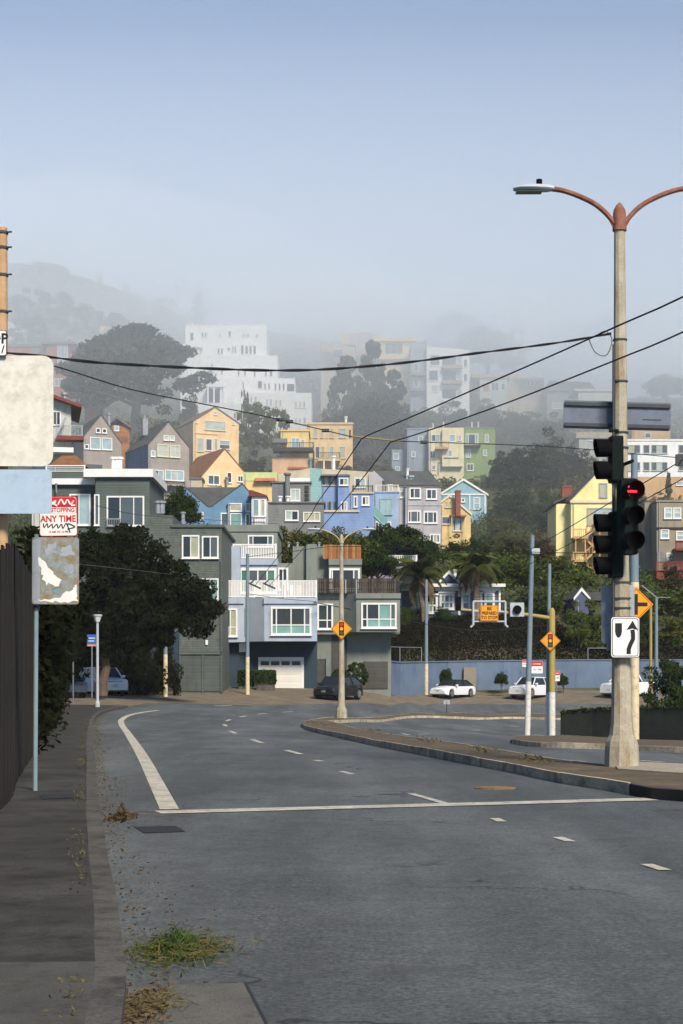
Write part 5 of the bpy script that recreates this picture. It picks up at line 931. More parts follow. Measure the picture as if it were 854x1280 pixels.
# right dark wood
for k, (px, yt, w, d, lf, lb) in enumerate(((655, 536, 92, 236, 'leaf_conifer', 'large dark tree right of the green row house'), (690, 528, 66, 250, 'leaf_conifer', 'dark tree left of the lemon house roof'), (626, 556, 44, 238, 'leaf_conifer', 'dark narrow tree touching the green row house'), (716, 546, 60, 255, 'leaf_conifer', 'dark tree behind the lemon house chimney'), (650, 592, 80, 215, 'leaf_dark', 'dark bushy tree below the large dark one'), (690, 600, 50, 212, 'leaf_dark', 'dark bushy tree left of the lemon house wall'))): tree('shrub', px, yt, w * 1.1, d, lf, lb, name='broadleaf_tree', cat='tree')
for px, yt, w, d, lf, lb in ((625, 630, 48, 195, 'leaf_olive', 'olive shrub right of the pale blue cottage'), (640, 648, 60, 185, 'leaf_olive', 'yellowish olive thicket right of the yellow cottage'), (680, 655, 60, 180, 'leaf_brown', 'brownish shrub left of the timber stairs'), (600, 655, 46, 178, 'leaf_dark', 'dark shrub under the porch of the yellow cottage'), (570, 664, 44, 172, 'leaf_dark', 'dark round shrub before the yellow cottage'), (690, 690, 60, 160, 'leaf_mid', 'fresh green shrub left of the foot of the timber stairs'), (650, 690, 80, 156, 'leaf_mid', 'leafy green bush behind the tall blue pole'), (620, 700, 60, 158, 'leaf_dark', 'dark bush behind the right palm'), (720, 715, 60, 158, 'leaf_bright', 'sunlit bush below the timber stairs'), (670, 725, 70, 147, 'leaf_mid', 'green bush above the ivy bank'), (740, 742, 70, 140.5, 'leaf_mid', 'green bush above the blue wall by the lamp post'), (790, 720, 60, 150, 'leaf_olive', 'olive bush below the taupe house'), (840, 722, 80, 152, 'leaf_mid', 'green bush under the dark red deck'), (840, 690, 30, 160, 'leaf_brown', 'brownish bush at the corner of the taupe house'), (845, 755, 70, 142, 'leaf_olive', 'yellow-green bush beyond the thin blue post'), (800, 745, 60, 142, 'leaf_dark', 'dark bush beyond the side-road warning sign'), (825, 612, 26, 222, 'leaf_olive', 'pointed olive bush against the orange wall'), (800, 606, 34, 222, 'leaf_olive', 'soft olive bush against the orange wall')): tree('shrub', px, yt, w, d, lf, lb)
tree('conifer', 836, 590, 14, 221, 'leaf_olive', 'slim conifer before the orange wall')
# trees behind the street row
tree('broad', 222, 597, 62, 150, 'leaf_dark', 'dark glossy tree before the lilac house balcony', ybase=690)
tree('broad', 492, 641, 100, 158, 'leaf_dark', 'big round dark green tree before the light blue block', ybase=730); tree('broad', 530, 662, 54, 160, 'leaf_dark', 'smaller dark tree before the lavender house', ybase=730)
for px, yt, w, lb, lf in ((355, 652, 44, 'hedge bush at the foot of the slate grey house', 'leaf_olive'), (388, 655, 50, 'hedge bush above the flues of the grey stucco house', 'leaf_mid'), (420, 653, 46, 'hedge bush under the blue garden wall', 'leaf_olive'), (446, 660, 44, 'hedge bush above the orange deck fence', 'leaf_mid'), (466, 676, 40, 'dark hedge bush beside the orange deck fence', 'leaf_dark'), (472, 690, 40, 'dark ivy bush left of the picket fence', 'leaf_dark')): tree('broad', px, yt - 5, w * 1.7, 138, lf, lb, group='hedge behind the street row', ybase=742, name='hedge_bush', cat='bush')
# hillside scrub nobody could count
def scrub(N, y0, y1, k, leaf, h0, h1, m, label):
    yy = rng.uniform(y0, y1, N); xx = rng.uniform(-1, 1, N) * (.235 * yy + 14); zz = Gv(xx, yy); hh = rng.uniform(h0, h1, N); P_ = []
    for i in range(N): d = rng.normal(size=(k, 3)); d /= np.linalg.norm(d, axis=1)[:, None]; d[:, 2] = np.abs(d[:, 2]); P_.append(np.array([xx[i], yy[i], zz[i] - .5]) + d * np.array([hh[i] * 1.1, hh[i] * 1.1, hh[i]]) * rng.uniform(.5, 1, (k, 1)))
    P_ = np.concatenate(P_); tag(obj('hillside_scrub', quads_mesh('hillside_scrub', leaf_quads(P_, leaf * rng.uniform(.5, 1.4, len(P_)), 1, .55)), m), label, 'scrub', kind='stuff')
scrub(4800, 215, 455, 22, .42, .8, 2.4, 'leaf_olive', 'low scrub covering the misty upper hillside')
scrub(1500, 147, 230, 70, .17, .8, 2.4, 'leaf_mid', 'low green scrub covering the foot of the hill'); scrub(1200, 147, 235, 70, .17, .8, 2.6, 'leaf_dark', 'dark scrub covering the foot of the hill')
# planted bank above the blue wall
mb = MB(); fr = [P(x, y, d) for x, y, d in ((489, 824, 125.2), (500, 826, 128), (560, 829, 135.6), (640, 829, 136.9), (720, 828, 137.1), (800, 828, 137.1), (900, 828, 137.1))]; bk = [P(x, y, d) for x, y, d in ((489, 782, 142), (520, 776, 144.5), (560, 772, 144.6), (640, 764, 146), (720, 780, 146), (800, 792, 146), (900, 790, 147))]
nb = 8
for i in range(len(fr)):
    for j in range(nb + 1): t = j / nb; q = fr[i].lerp(bk[i], t); q.z = fr[i].z + (bk[i].z - fr[i].z) * (t ** .65); mb.v.append(tuple(q))
for i in range(len(fr) - 1):
    for j in range(nb): a = i * (nb + 1) + j; mb.f.append((a, a + nb + 1, a + nb + 2, a + 1))
bank = tag(obj('planted_bank', mb, 'hill_soil', smooth=True), kind='structure')
V = np.array(mb.v).reshape(len(fr), nb + 1, 3); n = 70000; iu = rng.uniform(0, len(fr) - 1.001, n); jv = rng.uniform(0, nb - .001, n); i0 = iu.astype(int); j0 = jv.astype(int); fu = (iu - i0)[:, None]; fv = (jv - j0)[:, None]
p = V[i0, j0] * (1 - fu) * (1 - fv) + V[i0 + 1, j0] * fu * (1 - fv) + V[i0, j0 + 1] * (1 - fu) * fv + V[i0 + 1, j0 + 1] * fu * fv + np.abs(rng.normal(0, .10, (n, 3))) * np.array([0, -1, 1])
tag(obj('ivy_cover', quads_mesh('ivy_cover', leaf_quads(p, .095 * rng.uniform(.5, 1.4, n), 1, .6)), 'leaf_ivy'), 'dark dry ivy covering the bank above the blue wall', 'ivy', kind='stuff')
tree('shrub', 516, 752, 36, 143.5, 'leaf_dark', 'round bush before the bungalow, beside the left palm', ybase=778); tree('shrub', 555, 755, 36, 143.2, 'leaf_topiary', 'clipped green bush under the bungalow bay window', ybase=775); tree('shrub', 506, 745, 22, 140, 'leaf_mid', 'climbing green bush at the corner of the grey stucco house', ybase=790)
# big street tree
e = empty('street_tree', P(128, 868, 90)); tag(e, 'large dense dark street tree with crooked pale trunk shading the parked cars', 'tree'); o3 = np.array(e.location)
C, Rr = [], []
for px, py, rx, ry, k in ((115, 722, 50, 50, 60), (165, 712, 48, 42, 50), (212, 740, 46, 44, 46), (242, 762, 34, 36, 36), (88, 765, 42, 60, 50), (185, 772, 60, 36, 40), (140, 770, 60, 50, 40), (160, 668, 18, 18, 8), (120, 690, 40, 24, 20), (88, 815, 26, 40, 30), (100, 790, 40, 40, 30), (185, 790, 30, 22, 14)):
    for _ in range(k):
        d = rng.normal(size=3); d /= np.linalg.norm(d); q = rng.uniform(.5, 1.0); c = P(px + d[0] * rx * q, py - d[2] * ry * q, 90); c.y += d[1] * 3.2 * q; C.append(np.array(c) - o3); Rr.append(rng.uniform(.4, .85))
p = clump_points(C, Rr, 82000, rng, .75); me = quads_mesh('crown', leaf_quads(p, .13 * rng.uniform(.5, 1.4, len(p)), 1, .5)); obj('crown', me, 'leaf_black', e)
mb = MB(); tp = [P(px, py, 90) - e.location for px, py in ((128, 870), (129, 850), (133, 835), (130, 815), (136, 795), (134, 775), (140, 740))]; mb.tube(tp, [.32, .27, .25, .23, .21, .2, .1], 9)
for ax, ay, bx, by, dy in ((134, 790, 175, 740, .6), (131, 815, 105, 765, -.8), (134, 778, 215, 745, -.5), (136, 760, 120, 715, .9), (138, 750, 165, 705, 0)): mb.tube([P(ax, ay, 90) - e.location, P((ax + bx) / 2, (ay + by) / 2 + 4, 90) - e.location + Vector((0, dy / 2, 0)), P(bx, by, 90) - e.location + Vector((0, dy, 0))], [.14, .1, .04], 6)
obj('trunk', mb, 'bark', e, smooth=True)
# ivy-grown hedge along the far half of the left fence
e = empty('overgrown_hedge', FL[len(FL) // 2]); tag(e, 'dark overgrown hedge spilling over the end of the board fence', 'hedge'); pts = []
far_f = [p for p in FL if p.y > 30]
for k in range(34000):
    q = random.choice(far_f); hgt = 3.3 + .9 * math.sin(q.y * .21) + .6 * math.sin(q.y * .53 + 1) + (q.y - 30) * .028; z = random.uniform(0, 1) ** .8 * hgt; off = -.35 + random.gauss(0, .28) + (.45 if z > 2.2 else 0); pts.append((q.x + off, q.y + random.uniform(-.3, .3), q.z + .1 + z))
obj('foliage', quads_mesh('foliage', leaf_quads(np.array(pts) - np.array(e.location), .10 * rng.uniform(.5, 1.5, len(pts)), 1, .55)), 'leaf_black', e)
mb = MB(); hl = offset(far_f, .35); sheet(mb, hl, offset(hl, .5), 2.6, 1, 2.7); mb.v = [(a - e.location.x, b - e.location.y, c - e.location.z) for a, b, c in mb.v]; obj('stems', mb, 'twig', e)
# right bush near the wall
tree('shrub', 842, 786, 80, 96, 'leaf_dark', 'dark bush behind the low green wall', ybase=893, name='shrub')
# palms
def palm(px, ybase, ycrown, d, n, label, lean=0):
    b = P(px, ybase, d); t = P(px + lean, ycrown, d); e = empty('palm_tree', b); tag(e, label, 'palm'); H = t.z - b.z; L = t - b
    mb = MB(); mb.tube([Vector((L.x * k / 8 + .05 * math.sin(k), 0, H * k / 8 - (.4 if k == 0 else 0))) for k in range(9)], [.34 - .012 * k + (.03 if k % 2 else 0) for k in range(9)], 9); obj('trunk', mb, 'palm_bark', e, smooth=True)
    rg = random.Random(px); f = MB(); ln = 2.5
    for k in range(26):
        s = (k + .5) / 26; c = Vector((ln * s, 0, .9 * math.sin(s * 2.2) - 1.5 * s * s)); w = .75 * math.sin(math.pi * min(1, s * .95 + .08)) ** .6
        for sg in (-1, 1): f.add([c, c + Vector((.10, sg * .02, 0)), c + Vector((.30, sg * w, -.45 * w - .1)), c + Vector((.22, sg * w, -.45 * w - .12))], [(0, 1, 2, 3)])
    f.tube([(ln * s / 6, 0, .9 * math.sin(s / 6 * 2.2) - 1.5 * (s / 6) ** 2) for s in range(7)], [.04, .035, .03, .025, .02, .015, .01], 4)
    fm = mesh('frond', f); fm.materials.append(MATS['leaf_palm']); fd = fm.copy(); fd.materials.clear(); fd.materials.append(MATS['leaf_dead'])
    for k in range(n):
        dead = k < n // 5; o = obj('dead_frond' if dead else 'frond', fd if dead else fm, None, e, loc=L); s = rg.uniform(.75, 1.1); o.scale = (s, s, s); o.rotation_euler = (rg.uniform(-.3, .3), rg.uniform(.5, 1.15) if dead else rg.uniform(-.85, .45), rg.uniform(0, 6.28))
palm(531, 776, 719, 142.5, 34, 'shaggy palm with dead brown fronds, left of the pair before the bungalow', -6); palm(596, 772, 709, 143.5, 34, 'shaggy palm with straight bare trunk, right of the pair before the bungalow', 0)
# small street trees at the blue wall, topiary and planter hedges
for px, yt, yb, w, lb in ((557, 830, 868, 22, 'small round street tree left of the white coupe'), (627, 836, 868, 20, 'small street tree between the two white cars'), (704, 838, 869, 17, 'small round street tree between the poles and the lamp post')): tree('broad', px, yt, w, 133.6, 'leaf_dark', lb, ybase=yb, name='street_tree', group='young street trees by the blue wall')
tree('ball', 446, 826, 31, 111.3, 'leaf_topiary', 'big round clipped bush beside the dark garage door', ybase=863); tree('ball', 424, 834, 22, 112, 'leaf_topiary', 'smaller clipped bush behind the black car', ybase=862)
def planter(px0, px1, yt, ym, yb, d, label):
    a, b = P(px0, yb, d), P(px1, ym, d); e = empty('planter', ((a.x + b.x) / 2, d, a.z)); tag(e, label, 'planter'); w = b.x - a.x; hz = b.z - a.z; H = P(0, yt, d).z - a.z
    mb = MB(); mb.box(-w / 2, -.5, -.2, w / 2, .5, hz); obj('trough', mb, 'kerb_concrete', e); k = 2600; p = np.stack([rng.uniform(-w / 2, w / 2, k), rng.uniform(-.5, .5, k), rng.uniform(hz, H, k)], 1); ax = rng.integers(0, 3, k); sg = rng.choice([-1, 1], k)
    p[ax == 0, 0] = (sg * w / 2 * 1.02)[ax == 0]; p[ax == 1, 1] = -.5; p[ax == 2, 2] = H; p += rng.normal(0, .03, p.shape); obj('hedge', quads_mesh('hedge', leaf_quads(p, .09, 1, .6)), 'leaf_topiary', e); obj('hedge_core', MB().box(-w / 2 + .05, -.44, hz - .02, w / 2 - .05, .44, H - .06), 'leaf_dark', e)
planter(321, 343.5, 839, 855, 863.5, 110.6, 'concrete planter with box-cut hedge before the white garage door'); planter(299, 316, 839, 857, 863, 111.2, 'concrete planter with box-cut hedge beside the white house door')

tree('shrub', 722, 747, 46, 139, 'leaf_mid', 'green bush before the little white-gabled shed', ybase=800)

tree('shrub', 166, 768, 76, 101.5, 'leaf_black', 'near-black foliage added to stand for deep shade behind the big street tree', ybase=874); tree('shrub', 120, 770, 90, 103, 'leaf_black', 'near-black foliage added as shade behind the parked cars under the big street tree', ybase=874)  # near-black shrubs added to blacken a spot that is only shade
tree('shrub', 150, 700, 120, 99.5, 'leaf_black', 'near-black tree shape added to deepen the shade behind the big street tree', ybase=876, name='broadleaf_tree', cat='tree'); tree('shrub', 205, 760, 46, 102.5, 'leaf_black', 'dark foliage added as shade in the gap beside the dark green shingled house', ybase=870)  # tree and shrub in near-black leaves, added to thicken that shade
# ------------------------------------------------------------------ street furniture
mat('concrete_post', (.40, .36, .27), .9, .22, 2.2, .006, 60, dirt=(.27, .19, .10), dirtamt=.55, streak=1); mat('rust_paint', (.23, .088, .055), .75, .3, 4, .006, 40, dirt=(.28, .17, .12), dirtamt=.4); mat('lamp_grey', (.42, .45, .47), .45, .1, 5); mat('lamp_glass', (.05, .055, .06), .15, .1, 5)
mat('signal_green', (.007, .012, .010), .8, .25, 6, spec=.1); mat('signal_black', (.004, .004, .005), .85, .2, 6, spec=.08); mat('lens_dark', (.010, .007, .005), .4, .2, 4, spec=.1); mat('sign_back', (.33, .36, .40), .5, .12, 3, metal=.2, dirt=(.24, .25, .26), dirtamt=.3); mat('sign_back_blue', (.13, .155, .20), .55, .12, 3, dirt=(.09, .11, .14), dirtamt=.3); mat('steel', (.25, .26, .27), .5, .2, 5, metal=.5); mat('steel_dark', (.05, .055, .06), .6, .2, 5)
mat('pole_blue', (.17, .22, .255), .6, .12, 2, dirt=(.13, .17, .2), dirtamt=.3); mat('pole_cream', (.62, .52, .33), .75, .15, 2, dirt=(.35, .28, .16), dirtamt=.35); mat('pole_white', (.62, .60, .54), .75, .12, 2, dirt=(.4, .36, .28), dirtamt=.35); mat('pole_mustard', (.33, .25, .075), .65, .15, 2); mat('sign_amber', (.80, .30, .012), .5, .06, 3); mat('sign_white', (.72, .72, .69), .5, .06, 3); mat('sign_red', (.50, .018, .028), .5, .08, 3); mat('sign_ink', (.012, .012, .013), .5, .05, 3); mat('sign_blue', (.03, .10, .33), .5, .08, 3)
mat('sign_cream_back', (.66, .63, .54), .6, .09, 2.2, dirt=(.50, .47, .39), dirtamt=.55); mat('sign_pale_blue', (.36, .46, .56), .6, .08, 2.2, dirt=(.29, .38, .46), dirtamt=.3); mat('pole_orange', (.46, .29, .16), .85, .18, 2.5, .01, 20, dirt=(.42, .22, .11), dirtamt=.3); mat('sign_peeled', (.24, .29, .32), .6, .25, 5, dirt=(.22, .16, .06), dirtamt=.8); mat('pole_teal', (.19, .27, .30), .6, .15, 3); mat('wire', (.012, .012, .013), .7, .1, 3); mat('fence_wood', (.014, .012, .010), .95, .45, 1.5, .02, 14, dirt=(.028, .022, .016), dirtamt=.35, streak=1)
mat('insulator', (.26, .21, .09), .6, .15, 6); mat('wall_darkgreen', (.020, .026, .020), .85, .35, 1.5, .02, 10)
def round_rect(w, h, r, n=5):
    out = []
    for cx, cz, a0 in ((w / 2 - r, h / 2 - r, 0), (-w / 2 + r, h / 2 - r, 90), (-w / 2 + r, -h / 2 + r, 180), (w / 2 - r, -h / 2 + r, 270)):
        for k in range(n + 1): a = R(a0 + 90 * k / n); out.append((cx + r * math.cos(a), cz + r * math.sin(a)))
    return out
def shifted(mb, dx=0, dy=0, dz=0, sx=1, sz=1):
    mb.v = [(x * sx + dx, y + dy, z * sz + dz) for x, y, z in mb.v]; return mb
def lamp_post(px, ybase, d, label, H=9.28, yaw=0, rust=True, lift=.15):
    b = P(px, ybase, d); e = empty('street_lamp', b, yaw); tag(e, label, 'street lamp'); k = H / 9.28
    prof = [(0, .285), (.03, .292), (.50, .272), (.58, .255), (.68, .205), (.86, .178), (1.25, .165), (3.5, .132), (8.9, .088)]
    mb = MB(); mb.tube([(0, 0, z * k if z > .01 else -.3) for z, r in prof], [r for z, r in prof], 10); obj('post', mb, 'concrete_post', e)
    rm = 'rust_paint' if rust else 'concrete_post'
    mb = MB(); mb.tube([(0, 0, 8.86 * k), (0, 0, 8.92 * k), (0, 0, 8.93 * k), (0, 0, 9.14 * k), (0, 0, 9.20 * k), (0, 0, 9.28 * k), (0, 0, 9.32 * k)], [.115, .115, .10, .105, .095, .05, .01], 14); obj('collar', mb, rm, e, smooth=True)
    for s in (-1, 1):
        pts = [(s * .07, 0, 8.97 * k), (s * .22, 0, 9.15 * k), (s * .40, 0, 9.30 * k), (s * .66, 0, 9.43 * k), (s * .92, 0, 9.52 * k), (s * 1.12, 0, 9.55 * k)]
        arm = obj('arm', MB().tube(resample(pts, .08), .042, 8), rm, e, smooth=True); obj('gusset', MB().prism([(s * .08, 8.98 * k - .12), (s * .08, 8.98 * k + .1), (s * .22, 9.13 * k)], -.015, .015), rm, arm)
        # lantern: flat tapered shell with lens below and photocell above
        secs = [(1.06, .05, .05, .03), (1.16, .10, .07, .05), (1.40, .14, .075, .05), (1.62, .13, .06, .045), (1.72, .06, .03, .03)]; mb = MB(); n = 10
        for x, w, hu, hd in secs:
            for q in range(n): a = 2 * math.pi * q / n; zz = math.sin(a); mb.v.append((s * x, w * math.cos(a), 9.55 * k + (hu if zz > 0 else hd) * zz))
        for i in range(len(secs) - 1):
            for q in range(n): f = (i * n + q, i * n + (q + 1) % n, (i + 1) * n + (q + 1) % n, (i + 1) * n + q); mb.f.append(f[::-1] if s > 0 else f)
        mb.f += [tuple(range(n)), tuple(range((len(secs) - 1) * n, len(secs) * n))]
        ln = obj('lantern', mb, 'lamp_grey', e, smooth=True); obj('lens', MB().box(s * 1.26, -.09, 9.55 * k - .065, s * 1.68, .09, 9.55 * k - .042), 'lamp_glass', ln); obj('photocell', MB().tube([(s * 1.30, 0, 9.55 * k + .06), (s * 1.30, 0, 9.55 * k + .15)], .05, 8), 'signal_black', ln)
    return e
DP = 25.97
lp = lamp_post(777.5, 971, DP, 'tall weathered concrete lamp post with rust-red arms carrying traffic signals'); lp.rotation_euler = (0, R(.25) * -1, 0)
for y in (425, 541, 477, 690, 560, 728, 760, 748): z = EYE + (HY - y) / F * DP - lp.location.z; r = .165 - (z - 1.2) * .0101; obj('strap', MB().tube([(0, 0, z - .012), (0, 0, z + .012)], r + .012, 12), 'steel_dark', lp)
obj('conduit', MB().tube([(-.15, -.10, 2.0), (-.14, -.12, 4.5), (-.12, -.10, 7.0)], .022, 6), 'steel_dark', lp); obj('conduit_box', MB().box(-.24, -.16, 2.05, -.10, -.02, 2.25), 'steel', lp)
lamp_post(427, 901, 80, 'grey concrete twin-arm lamp post on the median nose with a warning diamond', H=9.30, rust=False)

def signal(px, py, d, yaw, n, label, lit=None, sz=.335):
    """traffic signal head facing -Y before turning by yaw"""
    c = P(px, py, d); e = empty('traffic_signal', c, R(yaw)); tag(e, label, 'traffic light'); H = sz * n
    bevel(obj('housing', MB().prism(round_rect(.30, H + .03, .05), -.02, .17), 'signal_green', e), .012)
    for k in range(n):
        z = H / 2 - sz * (k + .5); mb = MB(); nn = 18
        for i, (y, r) in enumerate(((-.02, .142), (-.03, .15), (-.26, .155))):
            for q in range(nn): a = 2 * math.pi * q / nn; yy = y
            pass
        # tunnel visor open at the bottom
        arc = [R(-60 + 300 * q / 16) for q in range(17)]; o = 0
        for ring_r, y in ((.150, -.02), (.154, -.25), (.142, -.25), (.138, -.02)):
            for a in arc: mb.v.append((ring_r * math.cos(a), y - (0 if y > -.1 else .03 * math.sin(a)), z + ring_r * math.sin(a)))
        for j in range(3):
            for q in range(16): mb.f.append((j * 17 + q, (j + 1) * 17 + q, (j + 1) * 17 + q + 1, j * 17 + q + 1))
        vz = obj('visor', mb, 'signal_black', e); mb = MB(); mb.tube([(0, -.035, z), (0, -.021, z)], .136, 18); ln = obj('lens', mb, 'lens_dark', vz)
        if lit == k:
            L = MB(); y = -.048
            for a, b in (((-.045, 0), (.10, 0)), ((-.105, .012), (-.035, .085)), ((-.105, -.012), (-.035, -.085))): L.bar((a[0], y, z + a[1]), (b[0], y, z + b[1]), .027)
            obj('red_arrow', L, emis('signal_red', (1.0, .015, .03), 2.2), vz)
        if lit is not None and k == 1: pass
    return e
signal(787, 645.5, 25.45, 14, 3, 'black three-light signal with lit red left arrow on the lamp post', 0, .395)
signal(764, 574.5, 25.9, -86, 2, 'dark two-light signal head turned aside, above the other on the lamp post', None, .36)
signal(764, 681, 25.9, -86, 3, 'dark three-light signal head turned aside, below the two-light one', None, .345)
obj('bracket', MB().tube([(.02, -.1, 4.1), (.12, -.42, 4.12)], .03, 6).tube([(.02, -.1, 5.05), (.12, -.42, 5.07)], .03, 6).tube([(-.05, -.1, 4.2), (-.2, -.12, 4.2)], .03, 6).tube([(-.05, -.1, 3.4), (-.2, -.12, 3.4)], .03, 6).tube([(-.05, -.1, 5.6), (-.2, -.12, 5.6)], .03, 6), 'signal_green', lp)
# signs on the post
def sign(name, px, py, d, w, h, m, label, yaw=0, roll=0, r=.04, cat='sign', th=.012):
    e = empty(name, P(px, py, d)); e.rotation_euler = (0, R(roll), R(yaw)); tag(e, label, cat); obj('panel', MB().prism(round_rect(w, h, r), -th / 2, th / 2), m, e); return e
e = sign('street_sign', 771.5, 519.5, 26.2, 1.76, .46, 'sign_back_blue', 'back of a long blank blue-grey street name sign strapped to the lamp post', 0, 1.6, .03)
for z in (-.17, .17): obj('rail', MB().box(-.86, -.045, z - .028, .86, -.007, z + .028), 'steel_dark', e)
obj('crease', MB().box(.42, -.012, -.06, .72, -.0065, -.045), 'steel_dark', e)
e = sign('blank_sign', 772.5, 768, 26.22, .54, .96, 'sign_back', 'plain grey metal back of an upright sign behind the lamp post', 0, 0, .05)
e = sign('keep_right_sign', 781.5, 796.5, 25.7, .475, .665, 'sign_ink', 'white keep-right sign with black curved arrow on the lamp post', 3, 0, .05)
obj('face', MB().prism(round_rect(.455, .645, .045), -.0105, -.0065), 'sign_white', e); obj('border', MB().prism(round_rect(.425, .615, .04), -.0125, -.011), 'sign_ink', e); obj('field', MB().prism(round_rect(.405, .595, .035), -.0145, -.013), 'sign_white', e)
sh = [(-.165, .225), (-.055, .225), (-.055, .09), (-.065, .04), (-.085, .005), (-.11, -.01), (-.135, .005), (-.155, .04), (-.165, .09)]; obj('median_symbol', MB().prism(sh, -.018, -.015), 'sign_ink', e)
cl = [(.055, -.27), (.055, -.19), (.085, -.11), (.125, -.03), (.125, .05), (.115, .12)]; L, Rr = [], []
for i, (x, z) in enumerate(cl):
    a = Vector(cl[max(0, i - 1)]); b = Vector(cl[min(len(cl) - 1, i + 1)]); t = (b - a).normalized(); nrm = Vector((-t.y, t.x)) * .034; L.append((x + nrm.x, z + nrm.y)); Rr.append((x - nrm.x, z - nrm.y))
mb = MB()
for i in range(len(cl) - 1): mb.prism([L[i], L[i + 1], Rr[i + 1], Rr[i]], -.018, -.015)
mb.prism([(.02, .115), (.118, .265), (.205, .115), (.115, .14)], -.0185, -.015); obj('arrow_symbol', mb, 'sign_ink', e)
# poles
def pole(px, ytop, ybase, ysplit, d, label, r=.10, up='pole_blue', low='pole_cream', group=None, name='trolley_pole', taper=.8, lean=0):
    b = P(px, ybase, d); t = P(px + lean, ytop, d); s = EYE + (HY - ysplit) / F * d - b.z; H = t.z - b.z; e = empty(name, b); tag(e, label, 'pole', group); dx = t.x - b.x
    obj('lower_shaft', MB().tube([(0, 0, -.3), (0, 0, 0), (dx * s / H, 0, s)], [r * 1.08, r * 1.08, r * 1.03], 12), low, e, smooth=True); obj('upper_shaft', MB().tube([(dx * s / H, 0, s + .002), (dx, 0, H)], [r, r * taper], 12), up, e, smooth=True); obj('cap', MB().tube([(dx, 0, H + .001), (dx, 0, H + .05)], [r * taper * 1.1, r * taper * .5], 12), 'steel', e); return e
pole(207, 700, 873, 818, 100, 'cream-based steel pole under the edge of the big street tree', .13); pole(309.5, 693, 869, 821, 106, 'blue steel pole with yellow base before the pale blue house', .13, low='pole_cream'); pole(533, 725, 870, 830, 131, 'blue steel pole with yellow base left of the white coupe', .15)
pole(659, 670, 922, 852, 74, 'tallest slim blue pole with white base on the island', .13, low='pole_white', lean=6.5); e = pole(684.5, 706, 921, 866, 74.3, 'slim blue pole with white base beside the mustard signal mast', .10, low='pole_white', lean=2.5)
pole(793, 568, 930, 728, 60, 'blue pole with yellow base just behind the concrete lamp post', .17, taper=.7)
pole(820.5, 747, 892, 893, 112, 'thin blue post with small side bracket beyond the low green wall', .14, name='utility_post'); pole(813.5, 757, 892, 893, 100, 'thin mustard post beside the thin blue post', .11, up='pole_mustard', name='utility_post'); pole(658.5 + 3.0, 762, 868, 869, 128, 'thin tan post behind the tallest slim blue pole', .1, up='pole_cream', name='utility_post')
# mast with arm, warning board and lantern
b = P(690, 921, 74); e = empty('signal_mast', b); tag(e, 'mustard signal mast with long arm and white base on the island', 'mast'); z = lambda y: EYE + (HY - y) / F * 74 - b.z; X = lambda x: (x - CX) / F * 74 - b.x
obj('lower_shaft', MB().tube([(0, 0, -.3), (0, 0, z(865))], .16, 12), 'pole_white', e, smooth=True); obj('shaft', MB().tube([(0, 0, z(865) + .002), (0, 0, z(764)), (0, 0, z(760))], [.155, .15, .08], 12), 'pole_mustard', e, smooth=True)
obj('arm', MB().tube([(0, 0, z(773)), (X(660), 0, z(768.5)), (X(625), 0, z(765)), (X(572), 0, z(762))], [.10, .09, .08, .055], 10), 'pole_mustard', e, smooth=True)
fr = MB()
for x in (591.5, 631.5): fr.tube([(X(x), -.1, z(752)), (X(x), -.1, z(781)), (X(x) + (.12 if x > 600 else -.12), -.1, z(784))], .055, 6)
fr.tube([(X(591.5), -.1, z(752)), (X(631.5), -.1, z(752))], .05, 6); fr.tube([(X(591.5), -.1, z(777)), (X(631.5), -.1, z(777))], .04, 6); fr.tube([(X(591.5), -.1, z(764)), (X(631.5), -.1, z(765))], .04, 6); obj('sign_frame', fr, 'lamp_grey', e)
e = empty('warning_board', P(611.8, 766.5, 73.75)); tag(e, 'amber board reading be prepared to stop on the mast arm', 'sign'); obj('panel', MB().prism(round_rect(.82, .72, .03), -.02, .02), 'sign_amber', e)
for k, t in enumerate(('BE', 'PREPARED', 'TO STOP')): obj('lettering', shifted(text_mb(t, .205, .003), 0, -.026, .20 - k * .205, 1.0 if t == 'BE' else (.72 if t == 'PREPARED' else .88)), 'sign_ink', e)
bd = MB(); 
for a in ((-.39, -.34, .39, -.325), (-.39, .325, .39, .34)): bd.box(a[0], -.024, a[1], a[2], -.0205, a[3])
for a in (-.39, .375): bd.box(a, -.024, -.325, a + .015, -.0205, .325)
obj('border', bd, 'sign_ink', e)
e = empty('signal_backplate', P(646.5, 762, 73.8)); tag(e, 'square pale metal signal box with dark round opening on the mast arm', 'traffic light'); obj('box', MB().box(-.32, -.05, -.32, .32, .2, .32), 'lamp_grey', e); obj('visor', MB().tube([(0, -.18, 0), (0, -.051, 0)], [.19, .2], 16), 'signal_black', e)
e = empty('signal_backplate', P(573, 758, 73.8)); tag(e, 'small dark signal head at the tip of the mast arm', 'traffic light'); obj('box', MB().box(-.12, -.05, -.2, .12, .15, .45), 'signal_black', e); obj('visor', MB().tube([(0, -.2, .1), (0, -.051, .1)], [.10, .11], 12), 'signal_black', e)
